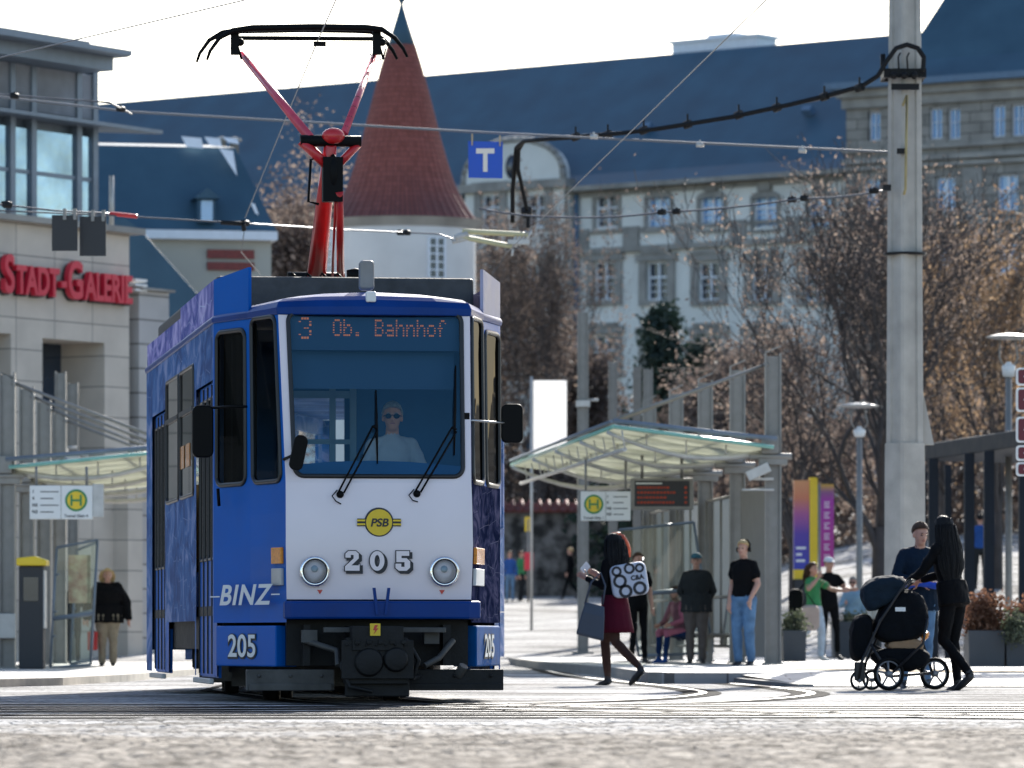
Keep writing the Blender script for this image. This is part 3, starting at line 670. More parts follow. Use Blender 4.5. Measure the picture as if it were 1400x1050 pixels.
# ---- lights
M['lens'] = glass_mat('headlight_lens', (.9, .93, .95), 1, ior=1.5, dirt=.03)
for x_ in (-.514, .51):
    h = MB(); h.lathe([(.085, .06), (.112, .03), (.122, -.01), (.118, -.035), (.100, -.045), (.092, -.03)], 28, (x_, 0, 1.04), axis='y', cap=False)
    hl = h.build('headlight', M['chrome'], tram)
    MB().tube([(x_ + .096 * math.cos(R(a)), -.036, 1.04 + .096 * math.sin(R(a))) for a in range(0, 360, 12)], .008, 6, closed=True, cap=False).build('headlight_seal', M['gasket'], hl)
    MB().lathe([(.094, -.025), (.07, .02), (.04, .045), (.0, .055)], 24, (x_, 0, 1.04), axis='y', cap=False).build('reflector', M['chrome'], hl)
    MB().ball((x_, -.005, 1.06), (.028, .03, .028), 0).build('bulb', M['cabgrey'], hl)
    MB().lathe([(.0, -.06), (.05, -.052), (.094, -.03)], 24, (x_, 0, 1.04), axis='y', cap=False).build('lens', M['lens'], hl)
for x_ in (-.47, .505 - .01):
    p = [(x_ - .022, .895), (x_ + .022, .895), (x_, .86)]; y = fv(.88) - .012
    MB().prism(p, y - .004, y + .01).build('red_triangle_mark', M['red'], tram)
def on_chord(s, z, t, out=.0):
    a, b_ = PS(z, s), PJ(z, s)
    return a
# turn signals: left on corner panel B, right on corner panel B
for s in (-1, 1):
    B = lambda u, z, o: PJ(z, s) * (1 - u) + PP(z, s) * u + Vector((s * .97, -.22, 0)).normalized() * o
    for (z0, z1, m_, nm) in ((1.10, 1.23, M['orange'], 'turn_signal'), (.93, 1.065, M['signwhite'] if s > 0 else M['galvlight'], 'side_lamp')):
        q = MB(); u0, u1 = (.68, .94) if s < 0 else (.30, .95)
        pts = [B(u0, z0, 0), B(u1, z0, 0), B(u1, z1, 0), B(u0, z1, 0)]; pto = [B(u0, z0, .03), B(u1, z0, .03), B(u1, z1, .03), B(u0, z1, .03)]
        q.loft([pts, pto], smooth=False); q.build(nm, m_, tram, bevel=.006)
# badge
def onfront(x_, z): v0, w_ = lerpl(z); return v0 - .02 * (1 - (x_ / w_) ** 2)
bx_ = (tl(518, 714, 0).x); bz = 1.425; by = onfront(0, bz)
bd = MB().lathe([(0, by - .012), (.112, by - .012), (.118, by + .01)], 36, (bx_, 0, bz), axis='y', smooth=False); badge = bd.build('badge', M['text'], tram)
b2 = MB().lathe([(0, by - .014), (.103, by - .014)], 36, (bx_, 0, bz), axis='y', smooth=False, cap=False); b2.build('badge_face', M['yellow'], badge)
for s in (-1, 1): MB().box(bx_ + s * .142 - .03, bx_ + s * .142 + .03, by - .011, by + .006, bz - .03, bz + .03).build('badge_wing', M['text'], badge)
for s in (-1, 1):
    b4 = MB(); b4.box(bx_ + s * .142 - .032, bx_ + s * .142 + .032, by - .014, by - .0115, bz + .008, bz + .022); b4.box(bx_ + s * .142 - .032, bx_ + s * .142 + .032, by - .014, by - .0115, bz - .022, bz - .008); b4.build('badge_stripe', M['yellow'], badge)
T = text('PSB', .088, .002, .002, sx=1.05); T.v = [(x_ + z * .2, y, z) for x_, y, z in T.v]
MB().merge(T, Matrix.Translation((bx_, by - .016, bz - .031))).build('badge_lettering', M['text'], badge)
# 205: slab-serif figures with a drop shadow
DIG = {'2': [[(.02, .66), (.02, .86), (.16, 1), (.50, 1), (.64, .86), (.64, .62), (.30, .27), (.64, .27), (.64, .33), (.68, .33), (.68, 0), (0, 0), (0, .22), (.40, .62), (.40, .80), (.27, .80), (.27, .66)]],
       '0': None,
       '5': [[(.04, 1), (.64, 1), (.64, .76), (.28, .76), (.28, .64), (.52, .64), (.68, .48), (.68, .16), (.52, 0), (.16, 0), (.0, .14), (.0, .36), (.27, .36), (.27, .2), (.42, .2), (.42, .44), (.04, .44)]]}
def digit(ch, grow, y):
    b_ = MB()
    if ch == '0':
        n_ = 28; o = [(.34 + (.34 + grow) * math.cos(2 * math.pi * k / n_), .5 + (.5 + grow) * math.sin(2 * math.pi * k / n_)) for k in range(n_)]
        i_ = [(.34 + (.12 - grow) * math.cos(2 * math.pi * k / n_), .5 + (.30 - grow) * math.sin(2 * math.pi * k / n_)) for k in range(n_)]
        b_.add([(a, y, c) for a, c in o] + [(a, y, c) for a, c in i_], [(k, (k + 1) % n_, n_ + (k + 1) % n_, n_ + k) for k in range(n_)])
    else:
        p = DIG[ch][0]; n_ = len(p); q = []
        area = sum(p[k][0] * p[(k + 1) % n_][1] - p[(k + 1) % n_][0] * p[k][1] for k in range(n_)); sg_ = 1 if area < 0 else -1
        for k in range(n_):
            a, c, d = Vector(p[k - 1]), Vector(p[k]), Vector(p[(k + 1) % n_]); e1, e2 = (c - a).normalized(), (d - c).normalized()
            n1, n2 = Vector((-e1.y, e1.x)) * sg_, Vector((-e2.y, e2.x)) * sg_; nb = (n1 + n2); nb = nb / max(.6, nb.length_squared / 2); q.append(c + nb * grow)
        b_.add([(a[0], y, a[1]) for a in q], [tuple(range(n_))])
    return b_
numo = None; nb_ = MB()
H = .155
for ch, px in (('2', 471), ('0', 505), ('5', 540)):
    x0 = tl(px, 766, 0).x; W = .20
    for grow, dxs, dzs, yo, mi in ((.05, .11, -.10, -.014, 1), (.045, 0, 0, -.017, 1), (0, 0, 0, -.021, 0)):
        D = digit(ch, grow, 0); nb_.merge(D, Matrix.Translation((x0 + dxs * .16, onfront(0, 1.12) + yo, 1.045 + dzs * .16)) @ Matrix.Diagonal((W * .85, 1, H, 1)), mi)
nb_.build('number_lettering', [M['white'], M['text']], tram, fix=False)
# BINZ on the left corner
a, b_ = PS(.9, -1), PP(.9, -1); xd = (b_ - a); xd.z = 0; Lc = xd.length; xd.normalize(); nn = Vector((xd.y, -xd.x, 0))
T = text('BINZ', .225, .002, .005, spacing=1.1, sx=2.1); T.v = [(x_ + z * .5, y, z) for x_, y, z in T.v]
lo_, hi_ = bounds(T)
mtx = Matrix(((xd.x, -nn.x, 0, 0), (xd.y, -nn.y, 0, 0), (0, 0, 1, 0), (0, 0, 0, 1)))
o_ = a + xd * .86 + nn * .065; o_.z = .785
T.box(lo_[0] - .22, lo_[0] - .0, -.003, 0, .060, .070); T.box(hi_[0] - .04, hi_[0] + .14, -.003, 0, .07, .08)
MB().merge(T, Matrix.Translation(o_) @ mtx).build('advert_lettering', M['signwhite'], tram)
# ---- mirrors, wipers
p = tl(700, 579, .30); mr = MB(); loop = round_rect(-.085, .085, -.155, .155, .045); mr.prism(loop, -.03, .03); mr.xf(Matrix.Translation(p)); rm = mr.build('mirror', M['black'], tram, bevel=.01)
q = tl(636, 575, .22); MB().tube([q, q + Vector((.05, -.03, 0)), p], .009).build('mirror_arm', M['steel'], rm); MB().box(q.x - .03, q.x + .03, q.y - .04, q.y + .03, q.z - .06, q.z + .06).build('mirror_mount', M['black'], rm)
p = tl(277, 590, 1.15); mr = MB(); mr.prism(round_rect(-.085, .085, -.21, .21, .05), -.05, .05); mr.xf(Matrix.Translation(p)); lm = mr.build('mirror', M['black'], tram, bevel=.012)
MB().tube([p + Vector((.05, 0, .19)), tl(318, 556, 1.0), tl(345, 556, .95)], .012).build('mirror_arm', M['black'], lm)
p = tl(408, 619, -.10); mr = MB(); mr.prism(round_rect(-.055, .055, -.14, .14, .05), -.02, .02); mr.xf(Matrix.Translation(p) @ Matrix.Rotation(R(12), 4, 'Y')); sm_ = mr.build('mirror', M['black'], tram, bevel=.008)
MB().tube([tl(388, 628, .1), p], .012).build('mirror_arm', M['black'], sm_)
def wz(px, py, off=.05):
    v = 0
    for _ in range(6): q = tl(px, py, v); v = fv(q.z) - off
    return tl(px, py, v)
for (a, b_, c0, c1, hose) in (((461, 676), (510, 582), (514, 533), (516, 634), (466, 689)), ((566, 675), (618, 584), (623, 500), (621, 622), (571, 686))):
    wb = MB(); wb.tube([wz(*a, .04), wz(*b_, .06)], .008, 6); wb.tube([wz(a[0] + 9, a[1] - 2, .04), wz(b_[0] + 6, b_[1] + 6, .06)], .008, 6); wb.ball(wz(a[0] + 4, a[1], .02), .03); wb.tube([wz(*b_, .06), wz(b_[0] + 6, b_[1] + 4, .06)], .012, 6)
    wb.tube([wz(a[0], a[1] - 6, .03), wz(a[0] - 7, a[1] + 2, .04), wz(a[0] - 2, a[1] + 9, .05), wz(*hose, .02)], .005, 6)
    wo = wb.build('wiper_arm', M['black'], tram)
    MB().tube([wz(*c0, .03), wz((c0[0] + c1[0]) / 2, (c0[1] + c1[1]) / 2, .04), wz(*c1, .03)], [.006, .013, .006], 6).build('wiper_blade', M['black'], wo)
# antenna and marker lamp on the front of the roof
p = tl(501, 392, .9); MB().prism(round_rect(-.06, .06, -.0, .24, .03), p.y - .05, p.y + .05).xf(Matrix.Translation((p.x, 0, p.z - .03))).build('roof_antenna', M['galv'], tram, bevel=.02)
p = tl(507, 408, .36); MB().box(p.x - .04, p.x + .04, .335, .40, p.z - .03, p.z + .055).build('marker_lamp', M['signwhite'], tram, bevel=.012)
p = tl(382, 686, 1.2); MB().tube([tl(308, 668, 1.3) + Vector((-.06, 0, 0)), tl(313, 692, 1.3) + Vector((-.08, 0, 0))], .014).build('hinge_strut', M['black'], tram)
# ---- pantograph
ba = tl(432, 383, 4.4); kn = tl(452, 196, 3.5)
fr = MB(); zb = ba.z - .04
c = ba.x
fr.box(c - .42, c + .38, 3.7, 3.76, zb - .06, zb + .02); fr.box(c - .42, c + .38, 5.1, 5.16, zb - .06, zb + .02); fr.box(c - .42, c - .37, 3.7, 5.16, zb - .06, zb + .02); fr.box(c + .33, c + .38, 3.7, 5.16, zb - .06, zb + .02)
for x_ in (-.38, .33):
    for y in (3.73, 5.13): fr.lathe([(.03, zb - .2), (.05, zb - .17), (.03, zb - .14), (.05, zb - .11), (.03, zb - .08), (.03, zb - .05)], 12, (c + x_, y, 0))
fr.lathe([(.05, -.25), (.05, .25)], 12, (c, 4.4, zb + .06), axis='x'); fr.lathe([(.0, zb), (.075, zb), (.075, zb + .10), (0, zb + .12)], 14, (c + .3, 4.0, 0))
for k in range(4): fr.tube([(c - .3 + k * .13, 3.72, zb), (c - .28 + k * .13, 3.7, zb + .05), (c - .22 + k * .13, 3.72, zb)], .012, 6)
pan = fr.build('pantograph', M['black'], tram)
MB().tube([ba, ba * .45 + kn * .55, kn], [.085, .072, .055], 14).build('lower_arm', M['red'], pan)
MB().tube([ba + Vector((.2, -.15, 0)), kn + Vector((.07, -.06, -.42))], .034, 10).tube([ba + Vector((.13, -.12, 0)), kn + Vector((.04, -.05, -.42))], .012, 8).build('thrust_rod', M['red'], pan)
kj = MB(); kj.lathe([(.05, -.26), (.05, .26)], 12, (kn.x, kn.y, kn.z + .02), axis='x'); kj.box(kn.x - .07, kn.x + .10, kn.y - .06, kn.y + .06, kn.z - .5, kn.z - .12)
kj.tube([kn + Vector((-.06, 0, -.12)), kn + Vector((-.17, 0, -.14)), kn + Vector((-.19, 0, -.5)), kn + Vector((-.1, 0, -.52))], .012, 6); kj.ball(kn + Vector((.02, -.02, -.25)), (.05, .06, .16))
kj.build('knee_joint', M['black'], pan)
kb_ = MB(); kb_.ball(kn + Vector((.02, -.04, .06)), (.10, .07, .07)); kb_.tube([kn + Vector((-.25, 0, .02)), kn + Vector((-.02, 0, -.2))], .045, 10); kb_.tube([kn + Vector((.24, 0, .0)), kn + Vector((.05, 0, -.2))], .035, 10); kb_.build('knee_fork', M['red'], pan)
HV = 5.0
for (a, b_, r0) in (((425, 190), (331, 74), .042), ((470, 184), (513, 72), .034)):
    pa = tl(a[0], a[1], 3.5); pb = tl(b_[0], b_[1], HV - .1); q = MB(); q.tube([pa, pb], [r0, r0 * .7], 12)
    uo = q.build('upper_arm', M['pink'], pan)
    if a[0] == 470:
        rb = MB()
        for k in range(8): t = .06 + k * .12; c_ = pa.lerp(pb, t); rb.tube([c_, c_ + (pb - pa).normalized() * .012], r0 * (1.0 - .25 * t), 10)
        rb.build('arm_ring', M['black'], uo)
hd = MB()
for v, dz, drop in ((HV - .28, .0, 0), (HV + .18, .03, 0)):
    pts = [(283, 82), (287, 70), (300, 52), (318, 42), (345, 38.5), (430, 37), (500, 38), (522, 40), (540, 52), (551, 66), (557, 78)]
    hd.tube([tl(x_ - (14 if v > HV else 0), y + (3 if v > HV else 0), v) for x_, y in pts], [.012, .016, .02, .026, .03, .03, .03, .026, .02, .016, .012], 8)
hd.tube([tl(325, 52, HV), tl(510, 53, HV)], .02, 8)
for x_ in (321, 515):
    for v in (HV - .2, HV + .15):
        a = tl(x_, 50, v); hd.box(a.x - .035, a.x + .035, v - .03, v + .03, a.z - .16, a.z + .06); hd.tube([a, a + Vector((.06, 0, -.2))], .012, 6); hd.ball(a + Vector((.05, 0, -.05)), .035)
hd.tube([tl(x_, y, HV) for x_, y in ((505, 72), (512, 84), (524, 80), (527, 66))], .006, 6)
hd.build('contact_head', M['black'], pan)
pl_ = MB(); a = tl(437, 60, HV - .28); pl_.prism([(a.x - .055, a.z - .022), (a.x + .055, a.z - .022), (a.x + .055, a.z + .022), (a.x - .055, a.z + .022)], a.y - .01, a.y + .01); pl_.build('number_plate', M['black'], pan)
# ================================================================ buildings
def frame_dir(d):  # local x along d, local +y away from the viewer
    return math.atan2(d[1], d[0])
M['winglass'] = mat('window_pane_dark', (.015, .03, .055), .08, var=.3, scale=.6, spec=.9)
M['winsky'] = mat('window_pane_painted_sky', (.16, .36, .66), .12, var=.15, scale=.6, spec=1.0, coat=1)  # blue base colour stands in for sky mirrored in the panes
M['winframe'] = mat('white_window_frame', (.72, .76, .82), .5, var=.05)
M['render'] = mat('cream_render', (.70, .71, .68), .85, var=.10, scale=.5, bump=.1, bscale=3)
M['stonegrey'] = mat('grey_sandstone', (.29, .28, .26), .85, var=.25, scale=1.2, bump=.3, bscale=5)
M['stonedark'] = brick_mat('dark_ashlar', (.30, .285, .26), (.25, .24, .22), (.07, .065, .06), 1.1, .45, .02, .85, 1, .4)
M['gutter'] = mat('blue_grey_gutter', (.10, .17, .26), .5, var=.1)
def sash(x0, x1, z0, z1, y, parent, pane, cross=(.5, .6), fw=.07, bars=2, arch=0, mid=.10):
    """frame with mullion and transom standing in an opening; panes are sub-parts"""
    b = MB(); a = y
    b.box(x0, x0 + fw, a, a + .08, z0, z1); b.box(x1 - fw, x1, a, a + .08, z0, z1); b.box(x0 + fw, x1 - fw, a, a + .08, z0, z0 + fw); b.box(x0 + fw, x1 - fw, a, a + .08, z1 - fw, z1)
    xm = x0 + (x1 - x0) * .5; zm = z0 + (z1 - z0) * cross[1]
    b.box(xm - mid / 2, xm + mid / 2, a - .02, a + .08, z0 + fw, z1 - fw); b.box(x0 + fw, xm - mid / 2, a - .01, a + .08, zm - mid / 2, zm + mid / 2); b.box(xm + mid / 2, x1 - fw, a - .01, a + .08, zm - mid / 2, zm + mid / 2)
    if bars:
        for q in range(1, bars + 1):
            z = z0 + fw + (zm - z0 - fw) * q / (bars + 1); b.box(x0 + fw, xm - mid / 2, a + .01, a + .07, z - .018, z + .018); b.box(xm + mid / 2, x1 - fw, a + .01, a + .07, z - .018, z + .018)
    w_ = b.build('window', M['winframe'], parent, fix=False)
    MB().box(x0 + .01, x1 - .01, a + .09, a + .12, z0 + .01, z1 - .01).build('pane', pane, w_, fix=False); return w_
# ---------------------------------------------------------------- large slate-roofed office building
D = (.789, -.615); O = (14.74, 228.0)
big = thing('office_building', 'long cream building with a huge blue slate roof and curved gable behind the trees', 'building', (O[0], O[1], 0), frame_dir(D))
def bs(px): return line_s(px, O, D)
def bz_(px, py): s, Y = bs(px); return zat(py, Y)
ze = 21.3; xL, xR = bs(786)[0], bs(1156)[0] + .1; z_mid = bz_(900, 337)
holes = []; wins = []
for px in (830, 901, 973.5, 1047, 1122):
    s, Y = bs(px); holes.append((s - .66, s + .66, zat(311, Y), zat(266, Y))); wins.append(holes[-1] + (px,))
for px in (827, 899, 970, 1043, 1115):
    s, Y = bs(px); holes.append((s - .60, s + .60, zat(410, Y), zat(358, Y))); wins.append(holes[-1] + (px,))
for px in (827, 899, 970, 1043):
    s, Y = bs(px); holes.append((s - .60, s + .60, zat(510, Y), zat(458, Y))); wins.append(holes[-1] + (px,))
wb = MB(); wall_holes(wb, xL, xR, 3, ze, holes, 0, .3)
wb.box(xL, xR, .45, 10, 3, ze - .1); wb.build('wall', M['render'], big, fix=False)
st = MB()
for i, (x0, x1, z0, z1, px) in enumerate(wins):
    up = i < 5
    if up:
        n_ = 8; xm = (x0 + x1) / 2
        for x_, sx_ in ((x0, -1), (x1, 1)): st.box(min(x_, x_ + sx_ * .16), max(x_, x_ + sx_ * .16), -.10, .0, z0 - .1, z1 - .1)
        arc_o = [(xm + .82 * math.cos(math.pi * k / n_), z1 - .15 + .32 * math.sin(math.pi * k / n_)) for k in range(n_ + 1)]
        st.prism(arc_o, -.12, .0); st.box(x0 - .25, x1 + .25, -.16, 0, z0 - .22, z0 - .1); st.box(xm - .36, xm + .36, -.2, 0, z1 + .17, ze - .15)
    else:
        st.box(x0 - .42, x0 - .003, -.12, 0, z0 - .25, z1 + .05); st.box(x1 + .003, x1 + .42, -.12, 0, z0 - .25, z1 + .05); st.box(x0 - .55, x1 + .55, -.2, 0, z1 + .05, z1 + .38)
        st.box(x0 - .2, x1 + .2, -.26, 0, z1 + .38, z1 + .55); st.box(x0 - .003, x1 + .003, -.16, 0, z0 - .25, z0 - .02)
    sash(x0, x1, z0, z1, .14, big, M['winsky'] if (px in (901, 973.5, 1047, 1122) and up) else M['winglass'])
zb = [zat(335, bs(900)[1]), zat(318, bs(900)[1])]
st.box(xL, xR, -.28, 0, zb[0] - .25, zb[0]); st.box(xL, xR, -.14, 0, ze - .35, ze - .1)
for px in (795, 864, 936, 1010, 1085): s = bs(px)[0]; st.box(s - .45, s + .45, -.14, 0, zb[0], zb[1] + .35)
for k in range(1): st.box(xL, xR, -.10, 0, zb[1] + .1, zb[1] + .28)
st.build('stone_trim', M['stonegrey'], big, fix=False)
gt = MB().box(xL - .3, xR + .1, -.75, .05, ze - .1, ze + .12); gt.build('gutter', M['stonegrey'], big)
dp = MB(); s = bs(791)[0]; dp.tube([(s, -.18, 5), (s, -.18, ze - .2)], .12); dp.build('downpipe', M['gutter'], big)
# roof: from the eave up to the ridge, reaching far to the left behind the tower
zr = 28.0; yb = 7.2; xa = bs(120)[0] - 8; n_ = 14
def ridge_z(px): return 0
rfm = MB()
prof = [(-.7, ze + .1), (.4, ze + .75), (1.6, ze + 1.9), (yb, zr), (2 * yb, ze)]
rings_ = []
def solve_ridge(px, py):
    # local x of the ridge line (depth yb) at a picture column
    import math as _m
    ux, uy = D; nx, ny = -D[1], D[0]
    O2 = (O[0] + nx * yb, O[1] + ny * yb); s, Y = line_s(px, O2, D); return s, zat(py, Y)
rs0, rz0 = solve_ridge(160, 140); rs1, rz1 = solve_ridge(1212, 48)
for x_, zz in ((rs0 - 12, rz0 + (rz0 - rz1) / (rs1 - rs0) * 12), (rs1 + 3.0, rz1)):
    rings_.append([Vector((x_, y, z if i != 3 else zz)) for i, (y, z) in enumerate(prof)])
rfm.loft(rings_, smooth=False); rfm.build('roof', M['slate'], big)
MB().box(rs0 - 6, xL - .1, .6, 9, 3, ze - .1).build('side_wing', M['render'], big)
# snow hooks / roof hatches
hh = MB()
for px, py in ((1135, 165), (1060, 185), (840, 195), (630, 215)):
    s, Y = bs(px); hh.obox((s, 2.6, ze + 3.0 + (195 - py) * .02), (.5, .4, .3), (R(-40), 0, 0))
hh.build('roof_hatch', M['gutter'], big)
# chimney block on the ridge
s, Y = bs(912); cb = MB(); z0 = rz1 - .9
s0, _ = solve_ridge(912, 90)[0], 0; s1 = solve_ridge(1028, 60)[0]
cb.box(s0, s1, yb + .4, yb + 2.0, z0 - 1, zat(56, Y + 8)); cb.box(s0 - .15, s1 + .15, yb + .3, yb + 2.1, zat(56, Y + 8), zat(52, Y + 8)); cb.box(s0 + 1.9, s1 - 1.3, yb + .6, yb + 1.8, zat(52, Y + 8), zat(47, Y + 8))
cb.build('roof_plant_room', M['winframe'], big)
# gabled pavilion at its left end
gx0, gx1 = bs(650)[0], bs(786)[0] - .02; pv = MB()
gh = []
for px, py0, py1 in ((686, 312, 268), (748, 312, 268), (686, 410, 365), (748, 410, 365)):
    s, Y = bs(px); gh.append((s - .55, s + .55, zat(py0, Y), zat(py1, Y)))
wall_holes(pv, gx0, gx1, 3, zat(252, bs(720)[1]), gh, -.8, .3)
pv.box(gx0, gx1, -.45, 2, 3, zat(252, bs(720)[1]) - .02)
cxp = bs(716)[0]; Yp = bs(716)[1]; rP = bs(716)[0] - bs(786)[0]; rP = abs(rP)
zt = zat(252, Yp)
bell = [(cxp - rP, zt)] + [(cxp - rP * math.cos(math.pi * k / 18) * .98, zt + (zat(193, Yp) - zt) * math.sin(math.pi * k / 18) ** .75) for k in range(19)] + [(cxp + rP, zt)]
pv.build('pavilion_wall', M['render'], big, fix=False)
gp_ = MB(); gp_.prism(bell[1:-1], -.85, -.3); gp_.build('curved_gable', M['render'], big)
gt2 = MB()
for i in range(1, len(bell) - 2):
    gt2.tube([(bell[i][0], -.8, bell[i][1]), (bell[i + 1][0], -.8, bell[i + 1][1])], .17, 6)
gt2.box(gx0 - .2, gx1 + .3, -1.1, -.3, zt - .35, zt + .05)
for x0, x1, z0, z1 in gh: gt2.box(x0 - .4, x0 - .003, -.92, -.8, z0 - .2, z1 + .3); gt2.box(x1 + .003, x1 + .4, -.92, -.8, z0 - .2, z1 + .3); gt2.box(x0 - .5, x1 + .5, -1.0, -.8, z1 + .3, z1 + .6)
gt2.build('gable_moulding', M['stonegrey'], big)
for x0, x1, z0, z1 in gh: sash(x0, x1, z0, z1, -.66, big, M['winglass'])
ov = MB().lathe([(0, -.02), (.5, -.02), (.5, .1)], 20, (0, 0, 0), axis='y'); ov.v = [(x_ * .8 + cxp, y - .88, z * 1.15 + zat(230, Yp)) for x_, y, z in ov.v]; ov.build('oval_window', M['winglass'], big)
# ---------------------------------------------------------------- stone tower block on the right
D2 = (.84, -.543); O2 = (14.5, 221.0)
tw = thing('office_building', 'dark stone block with a steep pyramid slate roof at the far upper right', 'building', (*O2, 0), frame_dir(D2))
def ts(px): return line_s(px, O2, D2)
zc = 24.2; x1_ = ts(1500)[0]
h2 = []
for px, w_, p0, p1, kind in ((1195, 17, 192, 152, 0), (1279, 18, 190, 147, 0), (1304, 17, 190, 147, 0), (1365, 18, 187, 143, 0), (1391, 18, 186, 142, 0), (1192, 22, 290, 244, 1), (1292, 27, 289, 241, 1), (1377, 29, 288, 238, 1), (1377, 30, 375, 330, 1), (1292, 28, 378, 333, 1)):
    s, Y = ts(px); hw = w_ / 2 * Y / F * 1.12; h2.append((s - hw, s + hw, zat(p0, Y), zat(p1, Y), kind))
q = MB(); wall_holes(q, 0, x1_, 3, zc, h2, 0, .35); q.box(0.02, x1_, .5, 9, 3, zc - .02); q.box(0, .02, 0, 9, 3, zc - .02)
q.build('wall', M['stonedark'], tw, fix=False)
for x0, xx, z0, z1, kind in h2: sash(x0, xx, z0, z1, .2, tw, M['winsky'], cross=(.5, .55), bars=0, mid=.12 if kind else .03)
q = MB(); q.box(-.25, x1_, -.45, 0, zc - .35, zc); q.box(-.12, x1_, -.2, 0, zc - .8, zc - .35)
for py0, py1, e in ((203, 197, .25), (219, 212, .3), (228, 222, .2), (310, 303, .25)): Y = ts(1280)[1]; q.box(-.1, x1_, -e, 0, zat(py0, Y), zat(py1, Y))
for px in (1240, 1332): s = ts(px)[0]; q.box(s - .45, s + .45, -.18, 0, 12, zat(230, ts(px)[1]))
q.build('stone_trim', M['stonegrey'], tw, fix=False)
q = MB(); q.box(-.6, x1_, -.9, 9, zc, zc + .28); q.build('gutter', M['gutter'], tw)
# pyramid roof
sa, Ya = ts(1232); zA = zc + .28
ap = ts(1355)[0]; q = MB()
lx = ts(1205)[0]; px_ = MB()
W2 = (ts(1500)[0] - lx); apx = lx + W2 * .46; apz = zA + 8.6
b0 = [Vector((lx, -.6, zA)), Vector((lx + W2, -.6, zA)), Vector((lx + W2, 10, zA)), Vector((lx, 10, zA))]
b1 = [Vector((lx + .9, .3, zA + .9)), Vector((lx + W2 - .9, .3, zA + .9)), Vector((lx + W2 - .9, 9.2, zA + .9)), Vector((lx + .9, 9.2, zA + .9))]
top_ = [Vector((apx - .7, 4.7, apz)), Vector((apx + .7, 4.7, apz)), Vector((apx + .7, 5, apz)), Vector((apx - .7, 5, apz))]
q.loft([b0, b1, top_], smooth=False); q.build('pyramid_roof', M['slate'], tw)
# ---------------------------------------------------------------- round tower
Yt = 150.0; kx = Yt / F
rt = thing('tower', 'round white medieval tower with a tall flared red tiled cone roof', 'tower', ((549 - 700) * kx, Yt, 0))
M['whitewall'] = mat('white_plaster_wall', (.66, .65, .64), .85, var=.10, scale=.8, bump=.1, bscale=8)
def rz(py): return zat(py, Yt)
rw = 101 * kx; 
b = MB(); b.lathe([(rw, ground_z(0, Yt) - 1), (rw, rz(305))], 64, smooth=True); b.build('wall', M['whitewall'], rt, fix=False)
b = MB(); b.lathe([(rw + .05, rz(316)), (rw + .14, rz(310)), (rw + .28, rz(304))], 64, cap=False); b.build('cornice', M['stonegrey'], rt, fix=False)
def tile_mat():
    m = mat('red_roof_tiles', (.20, .055, .035), .7, var=0, bump=0); n = m.node_tree.nodes; l = m.node_tree.links; b = n['Principled BSDF']
    tc = [q for q in n if q.type == 'TEX_COORD'][0]; sp = n.new('ShaderNodeSeparateXYZ'); l.new(tc.outputs['Object'], sp.inputs[0])
    at_ = n.new('ShaderNodeMath'); at_.operation = 'ARCTAN2'; l.new(sp.outputs[0], at_.inputs[0]); l.new(sp.outputs[1], at_.inputs[1])
    cb = n.new('ShaderNodeCombineXYZ'); l.new(at_.outputs[0], cb.inputs[0]); l.new(sp.outputs[2], cb.inputs[1])
    br = n.new('ShaderNodeTexBrick'); br.inputs['Scale'].default_value = 1; br.inputs['Brick Width'].default_value = .0698; br.inputs['Row Height'].default_value = .15; br.inputs['Mortar Size'].default_value = .010
    br.inputs['Color1'].default_value = (.36, .10, .075, 1); br.inputs['Color2'].default_value = (.25, .06, .04, 1); br.inputs['Mortar'].default_value = (.12, .035, .03, 1); br.offset = 0
    l.new(cb.outputs[0], br.inputs['Vector'])
    no = n.new('ShaderNodeTexNoise'); no.inputs['Scale'].default_value = .9; no.inputs['Detail'].default_value = 5; l.new(tc.outputs['Object'], no.inputs['Vector'])
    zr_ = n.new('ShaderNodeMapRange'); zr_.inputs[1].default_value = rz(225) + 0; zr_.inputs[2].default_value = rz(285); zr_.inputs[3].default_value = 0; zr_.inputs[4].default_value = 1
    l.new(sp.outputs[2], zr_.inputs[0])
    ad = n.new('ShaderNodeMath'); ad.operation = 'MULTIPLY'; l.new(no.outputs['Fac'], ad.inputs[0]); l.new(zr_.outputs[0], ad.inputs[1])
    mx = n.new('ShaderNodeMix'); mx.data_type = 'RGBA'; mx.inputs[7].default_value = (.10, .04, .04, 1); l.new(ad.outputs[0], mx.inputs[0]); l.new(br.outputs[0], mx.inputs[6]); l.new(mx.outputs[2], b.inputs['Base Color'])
    bp = n.new('ShaderNodeBump'); bp.invert = True; bp.inputs['Distance'].default_value = .06; bp.inputs['Strength'].default_value = .7; l.new(br.outputs['Fac'], bp.inputs['Height']); l.new(bp.outputs[0], b.inputs['Normal']); return m
M['tile'] = tile_mat()
prof = [(102, 306), (101.5, 303), (91, 288), (79, 268), (70, 247), (61.5, 220), (53, 190), (45, 158), (36.5, 124), (28, 92), (19, 62)]
b = MB(); nn_ = 90; rg = []
for r_, py in prof:
    rg.append([Vector((r_ * kx * (1 + (.022 if k % 2 else 0)) * math.cos(2 * math.pi * k / nn_), r_ * kx * (1 + (.022 if k % 2 else 0)) * math.sin(2 * math.pi * k / nn_), rz(py))) for k in range(nn_)])
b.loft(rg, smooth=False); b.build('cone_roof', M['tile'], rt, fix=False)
b = MB(); b.lathe([(19.6 * kx, rz(64)), (10 * kx, rz(34)), (3 * kx, rz(10)), (2.2 * kx, rz(5)), (5 * kx, rz(1)), (5 * kx, rz(-4)), (1.5 * kx, rz(-10)), (1 * kx, rz(-30))], 16); b.build('spire', M['slate'], rt)
